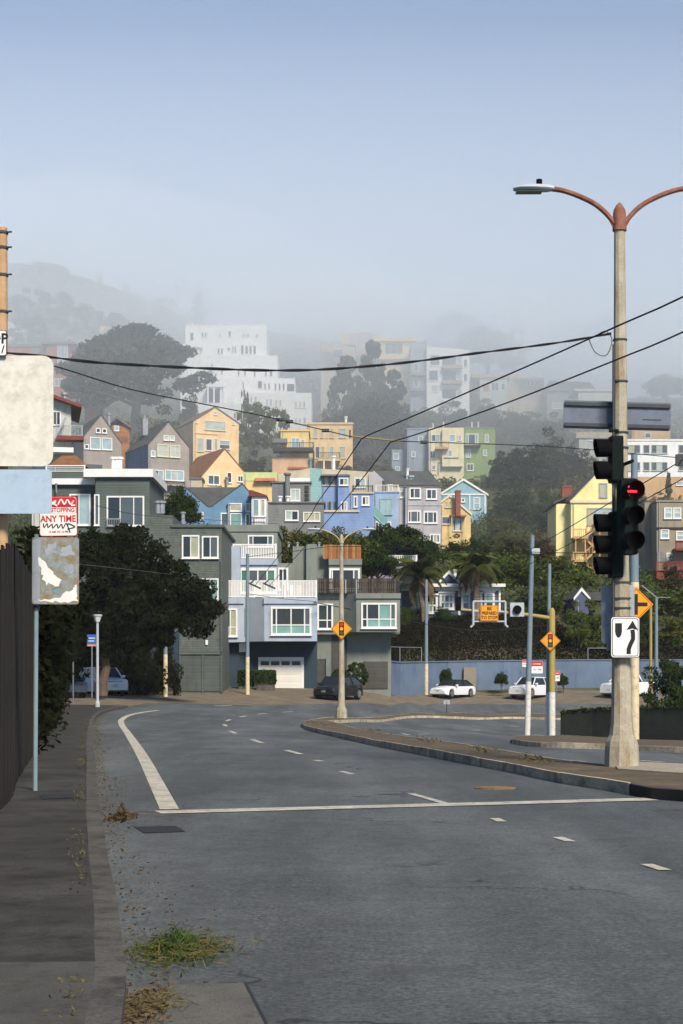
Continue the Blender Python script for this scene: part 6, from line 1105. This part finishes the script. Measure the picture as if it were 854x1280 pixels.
def diamond(px, py, d, side, label, kind):
    e = empty('warning_sign', P(px, py, d)); tag(e, label, 'sign'); q = side * .7071; dm = lambda k: [(0, -q * k), (q * k, 0), (0, q * k), (-q * k, 0)]
    obj('panel', MB().prism(dm(1), -.01, .01), 'sign_ink', e); obj('face', MB().prism(dm(.97), -.014, -.0105), 'sign_amber', e)
    b = MB(); o = dm(.90); i = dm(.86)
    for k in range(4): b.prism([o[k], o[(k + 1) % 4], i[(k + 1) % 4], i[k]], -.017, -.0145)
    obj('border', b, 'sign_ink', e)
    if kind == 'signal':
        obj('symbol', MB().prism(round_rect(side * .34, side * .90, .05), -.019, -.0145), 'sign_ink', e)
        for z, m in ((.28, 'sign_red'), (0, 'sign_amber'), (-.28, 'sign_green')): obj('light', MB().tube([(0, -.024, z * side), (0, -.0195, z * side)], side * .115, 14), m, e)
    else:
        obj('symbol', MB().box(-.10 * side, -.019, -.42 * side, .06 * side, -.0145, .42 * side).box(.06 * side, -.0188, -.08 * side, .45 * side, -.0145, .08 * side), 'sign_ink', e)
    return e
mat('sign_green', (.01, .10, .04), .5, .05, 3)
diamond(427, 786, 79.75, .76, 'amber signal-ahead diamond on the grey median lamp post', 'signal'); diamond(688, 801, 73.7, .68, 'amber signal-ahead diamond on the mustard mast', 'signal'); diamond(795.5, 755.5, 59.7, .92, 'amber side-road diamond half hidden behind the concrete lamp post', 'side')
mb = MB(); p = P(822, 745, 112); tag(obj('wire_bracket', MB().bar(p + Vector((0, 0, -.1)), p + Vector((.9, 0, -.1)), .05).bar(p + Vector((0, 0, -.15)), p + Vector((-1.1, 0, .75)), .07), 'steel'), 'thin steel bracket arms on the thin blue post', 'bracket')
p = P(669, 689, 74); tag(obj('camera_box', MB().box(p.x - .18, p.y - .2, p.z - .12, p.x + .2, p.y + .2, p.z + .12), 'lamp_grey'), 'small pale box on the side of the tallest slim blue pole', 'box')

# left: orange pole, blank sign backs, no stopping sign
pb = at(2, 1006); 
e = empty('wooden_pole', (-4.18, 19.7, G(-4.18, 19.7))); tag(e, 'orange-painted pole with steel bands rising behind the board fence', 'pole'); ztop = EYE + (HY - 285) / F * 19.7 - e.location.z; obj('shaft', MB().tube([(0, 0, -.3), (0, 0, 4.0), (0, 0, ztop)], [.085, .075, .064], 12), 'pole_orange', e, smooth=True); mb = MB()
for y in (291, 310, 344, 390): zz = EYE + (HY - y) / F * 19.7 - e.location.z; mb.tube([(0, 0, zz - .015), (0, 0, zz + .015)], .078, 12); mb.tube([(.05, -.03, zz), (.13, -.05, zz)], .012, 5)
obj('band', mb, 'steel_dark', e)
sign('blank_sign', 1, 513.5, 19.45, 1.28, 1.345, 'sign_cream_back', 'large blank cream sign back with rounded corners on the orange pole', 0, .3, .13); sign('blank_sign', 0, 614.5, 19.42, 1.26, .535, 'sign_pale_blue', 'blank pale blue sign back below the large cream one', 0, 0, .05)
e = sign('parking_sign', -12, 429, 19.4, .40, .31, 'sign_ink', 'edge of a small white sign with black letters above the cream panel', 0, 0, .02); obj('face', MB().prism(round_rect(.385, .295, .02), -.0105, -.0065), 'sign_white', e); obj('lettering', shifted(text_mb('STOP', .17, .002), .015, -.013, .05), 'sign_ink', e); obj('lettering', shifted(text_mb('HERE /', .12, .002), .0, -.013, -.08), 'sign_ink', e)
b = at(44, 1001); e = empty('sign_post', b); tag(e, 'slim teal-grey steel post standing on the pavement', 'post'); d0 = b.y; zz = lambda y: EYE + (HY - y) / F * d0 - b.z; obj('shaft', MB().tube([(0, 0, -.1), (.02, 0, zz(668))], .030, 8), 'pole_teal', e, smooth=True)
for y in (723, 760): obj('clamp', MB().tube([(.018, 0, zz(y) - .03), (.018, 0, zz(y) + .03)], .04, 8), 'steel_dark', e)
NS = sign('no_stopping_sign', 73, 645.5, d0 - .06, .485, .51, 'sign_red', 'red and white no stopping any time sign scrawled with black marker', 2, -.8, .035)
obj('face', MB().prism(round_rect(.468, .493, .03), -.0095, -.0065), 'sign_white', NS); obj('header', MB().prism([(-.232, .04), (.232, .04), (.232, .225), (.2, .245), (-.2, .245), (-.232, .225)], -.0115, -.0098), 'sign_red', NS)
obj('lettering', shifted(text_mb('NO', .085, .001), -.165, -.0135, .075), 'sign_white', NS)
obj('header_field', MB().box(-.10, -.0125, .035, .225, -.0117, .115), 'sign_white', NS); obj('lettering', shifted(text_mb('STOPPING', .078, .001), .062, -.0142, .077, .82), 'sign_red', NS); obj('lettering', shifted(text_mb('ANY TIME', .115, .001), .0, -.0125, -.035, .88), 'sign_red', NS); obj('lettering', shifted(text_mb('12 AM TO 12 PM', .035, .001), .0, -.0125, -.20), 'sign_red', NS)
def scrawl(pts, m, y, r=.006): return MB().tube(resample([Vector((x, y, z)) for x, z in pts], .012), r, 5)
obj('scrawl', scrawl([(-.2, .16), (-.17, .21), (-.13, .15), (-.10, .21), (-.06, .15), (-.03, .20), (-.06, .17), (-.01, .13)], 0, -.0145, .012), 'sign_white', NS); obj('scrawl', scrawl([(.0, .15), (.04, .215), (.08, .15), (.12, .21), (.16, .15), (.2, .2), (.17, .14), (.22, .14)], 0, -.0145, .012), 'sign_white', NS)
obj('scrawl', scrawl([(-.19, -.09), (-.18, -.14), (-.14, -.09), (-.13, -.14), (-.08, -.10), (-.07, -.15), (-.02, -.10), (.0, -.15), (.04, -.10), (.06, -.155), (.10, -.09), (.13, -.15), (.15, -.21), (.12, -.10), (.19, -.12), (.21, -.14), (.12, -.165)], 0, -.0135, .007), 'sign_ink', NS)
e = sign('peeling_sign', 69.5, 713.5, d0 - .075, .60, .86, 'sign_peeled', 'tall peeling sign panel with flaked blue and white paint', 2, .2, .03)
def jag(poly, seed, amp=.012, n=5):
    rg = random.Random(seed); out = []
    for i in range(len(poly)):
        (x0, z0), (x1, z1) = poly[i], poly[(i + 1) % len(poly)]
        for k in range(n): t = k / n; out.append((x0 + (x1 - x0) * t + rg.gauss(0, amp), z0 + (z1 - z0) * t + rg.gauss(0, amp)))
    return out
for k, (pl_, m_) in enumerate(([[(-.22, .20), (-.15, .13), (.0, -.07), (.09, -.12), (.02, -.2), (-.12, -.18), (-.19, .0)], 'sign_white'], [[(-.24, -.38), (.05, -.34), (.2, -.25), (.27, -.18), (.275, -.39), (.0, -.40)], 'sign_white'], [[(.05, .3), (.2, .34), (.26, .2), (.1, .18)], 'sign_back'], [[(-.1, .33), (.0, .36), (.02, .24), (-.12, .22)], 'sign_back'], [[(.1, .05), (.2, .1), (.24, -.02), (.12, -.05)], 'sign_back'], [[(-.02, -.22), (.06, -.2), (.05, -.3), (-.04, -.28)], 'pole_teal'])): obj('flake', MB().prism(jag(pl_, k), -.0085, -.0065), m_, e)
obj('flake', MB().prism([(-.26, .41), (-.295, .38), (-.295, -.38), (-.27, -.42), (-.20, -.42), (-.19, .41)], -.0080, -.0065), 'sign_back', e)
# board fence: every board its own piece
e = empty('board_fence', FL[0]); tag(e, 'tall dark weathered board fence along the pavement', 'fence'); L0 = e.location.copy()
fl = resample([p for p in FL if 6.0 < p.y < 36], .24)
bm = [mesh('board', MB().box(-.115, -.012, 0, .115, .012, 1.0)) for _ in range(1)][0]; bm.materials.append(MATS['fence_wood'])
for i in range(len(fl) - 1):
    a, b = fl[i], fl[i + 1]; t = (b - a); ang = math.atan2(t.y, t.x); top = EYE + (HY - 683) / F * max(a.y, 17.5); top = min(top, 3.4) + random.uniform(-.06, .03); o = obj('board', bm, None, e, loc=((a + b) / 2 - L0 + Vector((random.uniform(-.012, .012), 0, a.z + .02))), rot=(0, random.gauss(0, .006), ang)); o.scale = (1, 1, top - a.z)
mb = MB(); bl = offset(fl, .06)
for zr in (.5, 1.7, 2.8):
    mb.tube([p - L0 + Vector((0, 0, zr)) for p in bl], .06, 4)
obj('rail', mb, 'fence_wood', e)
# small lantern post by the corner, signs in the tree's shade
b = P(122, 888, 76); e = empty('lantern_post', b); tag(e, 'slim pale grey post with white lantern head on the pavement corner', 'lamp post'); H = 119 / F * 76; obj('shaft', MB().tube([(0, 0, -.1), (0, 0, H - .3)], [.075, .06], 8), 'lamp_grey', e, smooth=True); obj('base', MB().tube([(0, 0, 0), (0, 0, .35), (0, 0, .45)], [.12, .11, .07], 10), 'lamp_grey', e)
obj('lantern', MB().tube([(0, 0, H - .32), (0, 0, H - .03)], [.10, .21], 8), 'sign_white', e); obj('lantern_cap', MB().tube([(0, 0, H - .028), (0, 0, H + .03)], [.25, .21], 8), 'lamp_grey', e)
def small_sign(px, py, d, w, h, label, post_to=None, red=True, text=True):
    e = empty('parking_sign', P(px, py, d)); tag(e, label, 'sign'); obj('panel', MB().prism(round_rect(w, h, .03), -.01, .01), 'sign_white', e)
    if red:
        obj('header', MB().box(-w / 2 + .012, -.016, h * .08, w / 2 - .012, -.0105, h / 2 - .012), 'sign_red', e)
        obj('lettering', shifted(text_mb('ANY TIME', h * .2, .001), 0, -.014, -h * .2, .85 * w / h), 'sign_red', e); obj('lettering', shifted(text_mb('NO STOPPING', h * .14, .001), 0, -.0185, h * .26, .8 * w / h), 'sign_white', e)
    if post_to: obj('post', MB().tube([(0, .03, -(P(0, py, d).z - P(0, post_to, d).z)), (0, .03, h / 2)], .035, 6), 'steel', e)
    return e
small_sign(91.5, 802, 80, .42, .8, 'red and white parking sign in the shade of the big street tree', 880)
e = empty('parking_sign', P(115, 800.5, 84)); tag(e, 'small blue sign with yellow foot in the shade of the big street tree', 'sign'); obj('panel', MB().prism(round_rect(.5, .62, .03), -.01, .01), 'sign_blue', e); obj('foot', MB().box(-.24, -.016, -.30, .24, -.0105, -.22), 'sign_amber', e); obj('lettering', MB().box(-.18, -.016, .1, .18, -.0105, .14).box(-.18, -.016, -.05, .12, -.0105, -.01), 'sign_white', e); obj('post', MB().tube([(0, .03, -3.0), (0, .03, .3)], .035, 6), 'steel', e)
small_sign(671.5, 834, 131.5, .92, 1.0, 'red and white no stopping sign above the white crossover', 868); small_sign(656, 829, 132, .40, .6, 'small pale red sign left of the no stopping sign', 868); small_sign(696, 845, 132.5, .52, .85, 'red and white no stopping sign right of the mustard mast', 869); small_sign(262 + 2, 805, 113, .5, .7, 'small red and white sign on the navy wall beside the blue pole') if False else None
# low marker post on the far median
b = at(558.5, 893.5); e = empty('marker_post', b); tag(e, 'short marker post with small pale plate on the far median', 'marker post'); obj('shaft', MB().tube([(0, 0, 0), (0, 0, .85)], .035, 6), 'steel_dark', e); obj('plate', MB().box(-.22, -.02, .72, .22, .02, 1.0), 'sign_back', e)
# low dark wall on the island
lw = empty('low_wall', (0, 0, 0)); tag(lw, 'low dark green wall with mossy top on the traffic island', 'wall'); wl = [P(700.5, 924, 77), P(740, 925, 76), P(800, 927, 74), P(860, 929, 72), P(930, 931, 70)]; tp = [891, 888, 886, 885, 884]
for i in range(4):
    a, b = wl[i], wl[i + 1]; za = EYE + (HY - tp[i]) / F * a.y; zb = EYE + (HY - tp[i + 1]) / F * b.y; t = Vector((b.x - a.x, b.y - a.y, 0)).normalized(); nrm = Vector((-t.y, t.x, 0)) * .5; a = a + t * .01; ring = [a, b, b + nrm, a + nrm]
    obj('wall_section', MB().add([(p.x, p.y, -2.2) for p in ring] + [(p.x, p.y, q) for p, q in zip(ring, (za, zb, zb, za))], [(0, 1, 5, 4), (1, 2, 6, 5), (2, 3, 7, 6), (3, 0, 4, 7), (4, 5, 6, 7)]), 'wall_darkgreen', lw)
    n = 500; u = rng.uniform(0, 1, n); w = rng.uniform(-.1, 1.05, n); pp = np.outer(1 - u, [a.x, a.y, za]) + np.outer(u, [b.x, b.y, zb]) + np.outer(w, [nrm.x, nrm.y, 0]) + np.abs(rng.normal(0, .05, (n, 3))) * np.array([0, 0, 1]); tag(obj('moss', quads_mesh('moss', leaf_quads(pp, .09, .6, .6)), 'leaf_dark', lw), kind='stuff')

# ------------------------------------------------------------------ overhead wires
def wire(pts, r, label, m='wire', n=5, twist=0, cat='cable', step=.5, group=None, ext=0, ext_end=0):
    pts = [P(*p) for p in pts]
    if ext: t = (pts[0] - pts[1]).normalized(); t.z = .004; pts = [pts[0] + t * ext * k / 8 for k in range(8, 0, -1)] + pts
    if ext_end: t = (pts[-1] - pts[-2]).normalized(); t.z = .004; pts += [pts[-1] + t * ext_end * k / 4 for k in range(1, 5)]
    pts = resample(pts, step); o = pts[0]; mb = MB()
    if twist:
        k = len(pts)
        for ph in (0, math.pi): mb.tube([p - o + Vector((0, math.cos(i * twist + ph), math.sin(i * twist + ph))) * r * .9 for i, p in enumerate(pts)], r, 5)
    else: mb.tube([p - o for p in pts], r, n)
    return tag(obj('overhead_wire', mb, m, loc=o), label, cat, group)
wire([(9, 441, 19.6), (60, 446, 19.9), (150, 455, 20.6), (350, 463, 22.3), (480, 456, 23.5), (600, 441, 24.6), (700, 428, 25.4), (764, 417, 25.9)], .0115, 'thick twisted black cable strung from the orange pole to the concrete lamp post', twist=.55, step=.12)
wire([(735, 421, 25.5), (744, 440, 25.5), (758, 444, 25.6), (765, 425, 25.8), (757, 414, 25.8), (744, 420, 25.6)], .007, 'loose loop of black cable beside the concrete lamp post', step=.03)
wire([(8, 445, 19.7), (70, 458, 20.5), (165, 487, 22.5), (270, 508, 24.5), (350, 524.5, 26), (440, 546, 27.5)], .009, 'thin span wire from the orange pole to the yellow insulator rod')
wire([(438, 545, 27.5), (500, 551.5, 28)], .014, 'yellow insulator rod holding the two trolley wires', 'insulator', 6, cat='insulator'); wire([(500, 551.5, 28), (560, 553.5, 28.4), (700, 559, 29.4), (848, 572, 30.5), (960, 580, 31)], .008, 'thin span wire from the yellow insulator rod to beyond the lamp post', ext_end=14)
for px, py, d in ((350, 524.5, 26), (362, 527, 26.2), (407, 538, 26.9), (530, 552.7, 28.2)): c = P(px, py, d); tag(obj('wire_clamp', MB().tube([c - Vector((.06, 0, 0)), c + Vector((.06, 0, 0))], .03, 6), 'steel_dark'), 'small dark clamp on the span wire beside the yellow insulator rod', 'clamp', 'clamps on the span wire')
wire([(854, 371, 17), (780, 404, 18.4), (700, 440, 20.2), (620, 475, 22.2), (540, 510, 24.5), (470, 540, 26.7), (454, 547, 27.3), (449, 553, 28), (424, 590, 32), (397, 628.5, 38), (384, 650, 42), (350, 693, 54), (318, 733, 72)], .011, 'left trolley wire running from overhead to the pole before the pale blue house', ext=34)
wire([(854, 415, 18.4), (780, 446, 20), (700, 478, 21.8), (630, 505, 23.7), (560, 530, 25.6), (505, 548, 27.2), (490, 552, 27.7), (484, 558, 28.3), (450, 602, 33), (407, 654, 42), (370, 696, 55), (336, 733, 72)], .011, 'right trolley wire running from overhead to the pole before the pale blue house', ext=34)
for px in (318, 336): c = P(px, 733, 72); tag(obj('wire_clamp', MB().bar(c + Vector((-.25, 0, .15)), c + Vector((.3, 0, -.1)), .08).bar(c + Vector((-.2, 0, .1)), c + Vector((.02, 0, .32)), .06), 'steel_dark'), 'black wire switch fitting before the white balcony rail', 'clamp', 'wire switch fittings')
wire([(850, 577, 30.3), (830, 589, 31.6), (760, 630, 37), (700, 666, 43), (640, 700, 52)], .011, 'upper of two trolley wires slanting past the lemon house', ext=34); wire([(854, 598, 32), (830, 611.5, 34), (790, 634, 38), (712, 680, 46), (640, 716, 56)], .011, 'lower of two trolley wires slanting past the lemon house', ext=34)
c = P(850, 576, 30.3); tag(obj('wire_clamp', MB().box(c.x - .08, c.y - .04, c.z - .10, c.x + .08, c.y + .04, c.z + .12), 'steel_dark'), 'black hanger clamp where the span wire meets the slanting trolley wires', 'clamp')
wire([(309, 696, 106), (360, 690, 92), (425, 683, 80), (540, 687, 77), (661, 690, 74), (760, 692, 66), (795, 690, 60)], .016, 'thin cable from the pole by the pale blue house across the median lamp post'); wire([(392, 753, 110), (430, 760, 112), (510, 776, 120), (600, 788, 128), (700, 780, 133)], .03, 'sagging dark cable past the grey stucco house'); wire([(505, 746, 130), (590, 746, 100), (660, 744, 74)], .014, 'thin cable from the palms to the tallest slim blue pole'); wire([(98, 705, 60), (180, 714, 80), (280, 726, 106)], .007, 'faint wire crossing before the big street tree', 'steel'); wire([(120, 632, 70), (190, 645, 95), (350, 655, 118)], .014, 'thin dark wire crossing the slate green clapboard house')
wire([(310, 742, 106), (350, 748, 108), (396, 752, 111)], .018, 'short service wire before the pale blue bay')

# ------------------------------------------------------------------ cars
mat('car_white', (.70, .71, .72), .25, .03, 1, spec=.6); mat('car_black', (.010, .011, .014), .2, .1, 1, spec=.6); mat('car_blue', (.03, .04, .07), .25, .1, 1, spec=.6); mat('tyre', (.012, .012, .012), .9, .2, 5); mat('rim', (.36, .37, .38), .35, .1, 5, metal=.6); mat('car_trim', (.014, .014, .015), .6, .2, 5); mat('car_glass', (.015, .02, .023), .12, .1, 1, spec=.35); mat('headlight', (.55, .57, .58), .12, .05, 1, spec=.7); mat('tail_light', (.35, .01, .01), .2, .05, 1); mat('plate', (.6, .62, .66), .5, .05, 1)
STY = {  # length, width, height, wheel r, belt, hood z, cabin stations: windscreen foot, roof front, roof rear, rear glass foot (fractions from the nose)
    'coupe': (4.42, 1.76, 1.42, .32, .90, .78, .27, .42, .74, .93, 1.00), 'suv': (4.62, 1.86, 1.66, .36, 1.04, .98, .25, .38, .86, .97, 1.02), 'hatch': (4.3, 1.78, 1.52, .33, .95, .88, .24, .38, .82, .96, 1.0), 'pickup': (5.6, 1.98, 1.86, .40, 1.18, 1.10, .24, .34, .55, .60, 1.12)}
def car(style, px, py, d, heading, paint, label, name='parked_car', cat='car'):
    L, W, H, wr, belt, hood, c0, c1, c2, c3, tail = STY[style]; g = G((px - CX) / F * d, d); x = (px - CX) / F * d
    zb = max(g + .03, EYE + (HY - py) / F * d) if py else g + .03
    e = empty(name, (x, d, zb), R(heading)); tag(e, label, cat, None)                    # nose towards local +X
    hw = W / 2; N = 30; secs = []
    def top(t):
        if t < .05: return hood - .22 + (t / .05) ** .5 * .17
        if t < c0: return hood - .05 + (belt - .02 - hood + .05) * ((t - .05) / (c0 - .05)) ** .8
        if t < c3: return belt + .03 * (t - c0)
        if style == 'pickup': return belt + .0
        return belt + .02 - .10 * ((t - c3) / max(.01, 1 - c3))
    def width(t): return hw * (1 - .16 * max(0, 1 - t / .10) ** 2 - .10 * max(0, (t - .92) / .08) ** 2)
    def bot(t): return .20 + .10 * max(0, 1 - t / .06) + .12 * max(0, (t - .95) / .05)
    mb = MB(); wx = [.185, .815] if style != 'pickup' else [.17, .79]
    ts = sorted(set([i / N for i in range(N + 1)] + [c + s * (wr + .07) * f / L for c in wx for s in (-1, 1) for f in (1.0, .98, .85, .6, .3, 0)]))
    for t in ts:
        X = L / 2 - t * L; w = width(t); zt = top(t); z0 = bot(t); arch = 0
        for c in wx:
            dx = abs(t - c) * L
            if dx < wr + .07: arch = max(arch, wr + math.sqrt(max(0, (wr + .07) ** 2 - dx * dx)))
        zl = max(z0, arch); zm = max(zl + .03, (zt + z0) * .52); zs = max(zm + .02, zt - .07)
        mb.v += [(X, -w * .6, z0), (X, -w * .97, zl), (X, -w, zm), (X, -w * .965, zs), (X, -w * .86, zt), (X, 0, zt + .035), (X, w * .86, zt), (X, w * .965, zs), (X, w, zm), (X, w * .97, zl), (X, w * .6, z0)]
    k = 11
    for i in range(len(ts) - 1):
        for j in range(k - 1): mb.f.append((i * k + j, i * k + j + 1, (i + 1) * k + j + 1, (i + 1) * k + j))
        mb.f.append((i * k + k - 1, i * k, (i + 1) * k, (i + 1) * k + k - 1))
    mb.f += [tuple(range(k - 1, -1, -1)), tuple(range((len(ts) - 1) * k, len(ts) * k))]
    body = obj('body', mb, paint, e, smooth=True)
    # cabin: glass below, painted roof and pillars
    cs = [(c0, belt - .02, .86), (c1, H - .05, .70), ((c1 + c2) / 2, H - .02, .71), (c2, H - .06, .69), (c3, belt - .01, .80)]
    def ring(t, z, w, s=1): X = L / 2 - t * L; return X, z, hw * w * s
    mb = MB(); st = [ring(*q) for q in cs]; wb = hw * .90
    for X, z, w in st: mb.v += [(X, -wb, belt - .03), (X, -w, z), (X, 0, z + .03), (X, w, z), (X, wb, belt - .03)]
    for i in range(len(st) - 1):
        for j in range(4): mb.f.append((i * 5 + j, i * 5 + j + 1, (i + 1) * 5 + j + 1, (i + 1) * 5 + j))
    obj('windows', mb, 'car_glass', e)
    mb = MB()
    for i, (X, z, w) in enumerate(st[1:4]): mb.v += [(X + (.12 if i == 0 else -.12 if i == 2 else 0) * -1 * 0, -w * 1.02, z - .035), (X, -w * .9, z + .03), (X, 0, z + .055), (X, w * .9, z + .03), (X, w * 1.02, z - .035)]
    for i in range(2):
        for j in range(4): mb.f.append((i * 5 + j, i * 5 + j + 1, (i + 1) * 5 + j + 1, (i + 1) * 5 + j))
    obj('roof', mb, paint if style != 'coupe' else 'car_glass', e, smooth=True)
    for s in (-1, 1):
        mb = MB(); P0 = lambda t, z, w: Vector((L / 2 - t * L, s * hw * w, z))
        mb.bar(P0(c0, belt, .90), P0(c1, H - .05, .715), .07); mb.bar(P0(c2, H - .06, .705), P0(c3, belt, .84), .10); mb.bar(P0((c1 + c2) / 2 + .02, H - .04, .72), P0((c1 + c2) / 2 + .05, belt, .915), .07); mb.bar(P0(c1, H - .04, .72), P0(c2, H - .05, .71), .06)
        obj('pillar', mb, paint if style != 'coupe' else 'car_trim', e)
        m = obj('mirror', MB().box(L / 2 - (c0 + .07) * L, s * (hw * .98), belt, L / 2 - (c0 + .03) * L, s * (hw + .17), belt + .15), paint, e); bevel(m, .03)
        hl = obj('headlight', MB().prism([(0, 0), (.34, .04), (.36, .15), (.05, .16)], -.03, .03), 'headlight', e, loc=(L / 2 - .36 - .06, s * hw * .83, hood - .27), rot=(0, 0, R(-s * 24)))
        obj('tail_light', MB().box(-.06, -.05, 0, .05, .05, .22), 'tail_light', e, loc=(-L / 2 + .05, s * hw * .84, belt - .25))
        for c in wx:
            X = L / 2 - c * L; w = empty('wheel', (X, s * (hw - .11), wr)); w.parent = e
            ring_ = MB().tube([(0, -.11, 0), (0, -.10, 0), (0, .10, 0), (0, .11, 0)], [wr * .94, wr, wr, wr * .94], 22); 
            obj('tyre', ring_, 'tyre', w, smooth=True); r = MB(); r.tube([(0, s * .112, 0), (0, s * .118, 0)], wr * .70, 20)
            rim = obj('rim', r, 'car_trim', w); sp = MB()
            for q in range(5): a = 2 * math.pi * q / 5 + .3; sp.bar((0, s * .122, 0), (math.cos(a) * wr * .66, s * .122, math.sin(a) * wr * .66), .075)
            sp.tube([(0, s * .118, 0), (0, s * .135, 0)], wr * .16, 10)
            for q in range(20): a, b2 = 2 * math.pi * q / 20, 2 * math.pi * (q + 1) / 20; sp.bar((math.cos(a) * wr * .68, s * .122, math.sin(a) * wr * .68), (math.cos(b2) * wr * .68, s * .122, math.sin(b2) * wr * .68), .035)
            obj('spokes', sp, 'rim', w)
            obj('arch_liner', MB().tube([(0, -s * .12, 0), (0, s * .05, 0)], wr + .065, 20), 'car_trim', w)
    gx = L / 2 - .02
    obj('grille', MB().box(gx - .12, -hw * .46, hood - .34, gx + .004, hw * .46, hood - .15), 'car_trim', e); obj('bumper_intake', MB().box(gx - .12, -hw * .60, .28, gx + .0, hw * .60, .44), 'car_trim', e); obj('number_plate', MB().box(gx - .05, -.16, .46, gx + .02, .16, .60), 'plate', e)
    if style == 'pickup': obj('load_bed', MB().box(-L / 2 + .15, -hw * .82, belt - .45, L / 2 - c3 * L - .15, hw * .82, belt + .045), 'car_trim', e)
    return e
car('hatch', 423, None, 106.5, 243, 'car_black', 'black hatchback parked nose out before the grey stucco house'); car('coupe', 566, None, 130.6, 232, 'car_white', 'white two-door coupe with dark roof parked by the blue wall'); car('suv', 665, None, 131, 232, 'car_white', 'white crossover parked behind the slim island poles'); car('pickup', 787, None, 131.5, 222, 'car_white', 'white pickup truck parked behind the concrete lamp post', 'pickup_truck', 'truck'); car('suv', 128, None, 97, -62, 'car_white', 'white crossover parked in the shade of the big street tree'); car('hatch', 78, None, 92, -62, 'car_blue', 'dark blue car parked beyond the hedge under the big street tree')

# ------------------------------------------------------------------ air: even haze over the whole place, and a fog bank lying on the upper hill
def volume(name, lo, hi, dens, kind, label, col=(.885, .948, 1.0), aniso=-.35):
    m = bpy.data.materials.new(name); m.use_nodes = True; nt = m.node_tree; nt.nodes.clear(); pv = nt.nodes.new('ShaderNodeVolumePrincipled'); pv.inputs['Color'].default_value = (*col, 1); pv.inputs['Density'].default_value = dens; pv.inputs['Anisotropy'].default_value = aniso; out = nt.nodes.new('ShaderNodeOutputMaterial'); nt.links.new(pv.outputs[0], out.inputs['Volume'])
    m.cycles.homogeneous_volume = True if hasattr(m, 'cycles') and hasattr(m.cycles, 'homogeneous_volume') else None
    o = obj(name, MB().box(*lo, *hi), m); tag(o, label, 'haze' if name == 'haze' else 'fog', kind=kind); return o
volume('haze', (-3600, -60, -8), (3600, 3700, 190), .00010, 'stuff', 'thin pale haze filling the air over street and hill')
for y0, z0, dn in ((165, 16, .0014), (200, 36, .0014), (250, 52, .0024), (305, 66, .0030)): volume('fog_bank', (-2600, y0, z0), (2600, 2600, 133 - y0 * .02), dn, 'stuff', 'bank of fog lying over the upper hillside')
def puff(px, py, d, rx, ry, rz, dens):
    c = P(px, py, d); m = MATS.get('fog_puff%g' % dens)
    mb = MB(); nu, nv = 28, 14; rg = random.Random(px)
    ph = [rg.uniform(0, 6.28) for _ in range(4)]
    for j in range(1, nv):
        th = math.pi * j / nv
        for i in range(nu):
            a = 2 * math.pi * i / nu; w = 1 + .16 * math.sin(3 * a + ph[0]) * math.sin(th) + .10 * math.sin(5 * a + 2 * th + ph[1]) + .12 * math.sin(4 * th + ph[2]); mb.v.append((rx * w * math.sin(th) * math.cos(a), ry * w * math.sin(th) * math.sin(a), rz * w * math.cos(th)))
    for j in range(nv - 2):
        for i in range(nu): mb.f.append((j * nu + i, (j + 1) * nu + i, (j + 1) * nu + (i + 1) % nu, j * nu + (i + 1) % nu))
    mb.v += [(0, 0, rz), (0, 0, -rz)]; n = len(mb.v)
    for i in range(nu): mb.f.append((n - 2, i, (i + 1) % nu)); mb.f.append((n - 1, (nv - 2) * nu + (i + 1) % nu, (nv - 2) * nu + i))
    o = volume('fog_bank', (0, 0, 0), (1, 1, 1), dens, 'stuff', 'drifting lump of thicker fog against the hillside'); mt = o.data.materials[0]; me = mesh('fog_bank', mb, True); me.materials.append(mt); o.data = me; o.location = c
for q in ((40, 292, 445, 60, 50, 12, .005), (210, 375, 440, 55, 40, 14, .004), (345, 420, 420, 60, 40, 16, .005), (480, 410, 420, 50, 40, 14, .005), (610, 430, 420, 55, 40, 14, .004), (730, 455, 420, 60, 40, 14, .004), (860, 465, 420, 60, 40, 14, .004)): puff(*q)
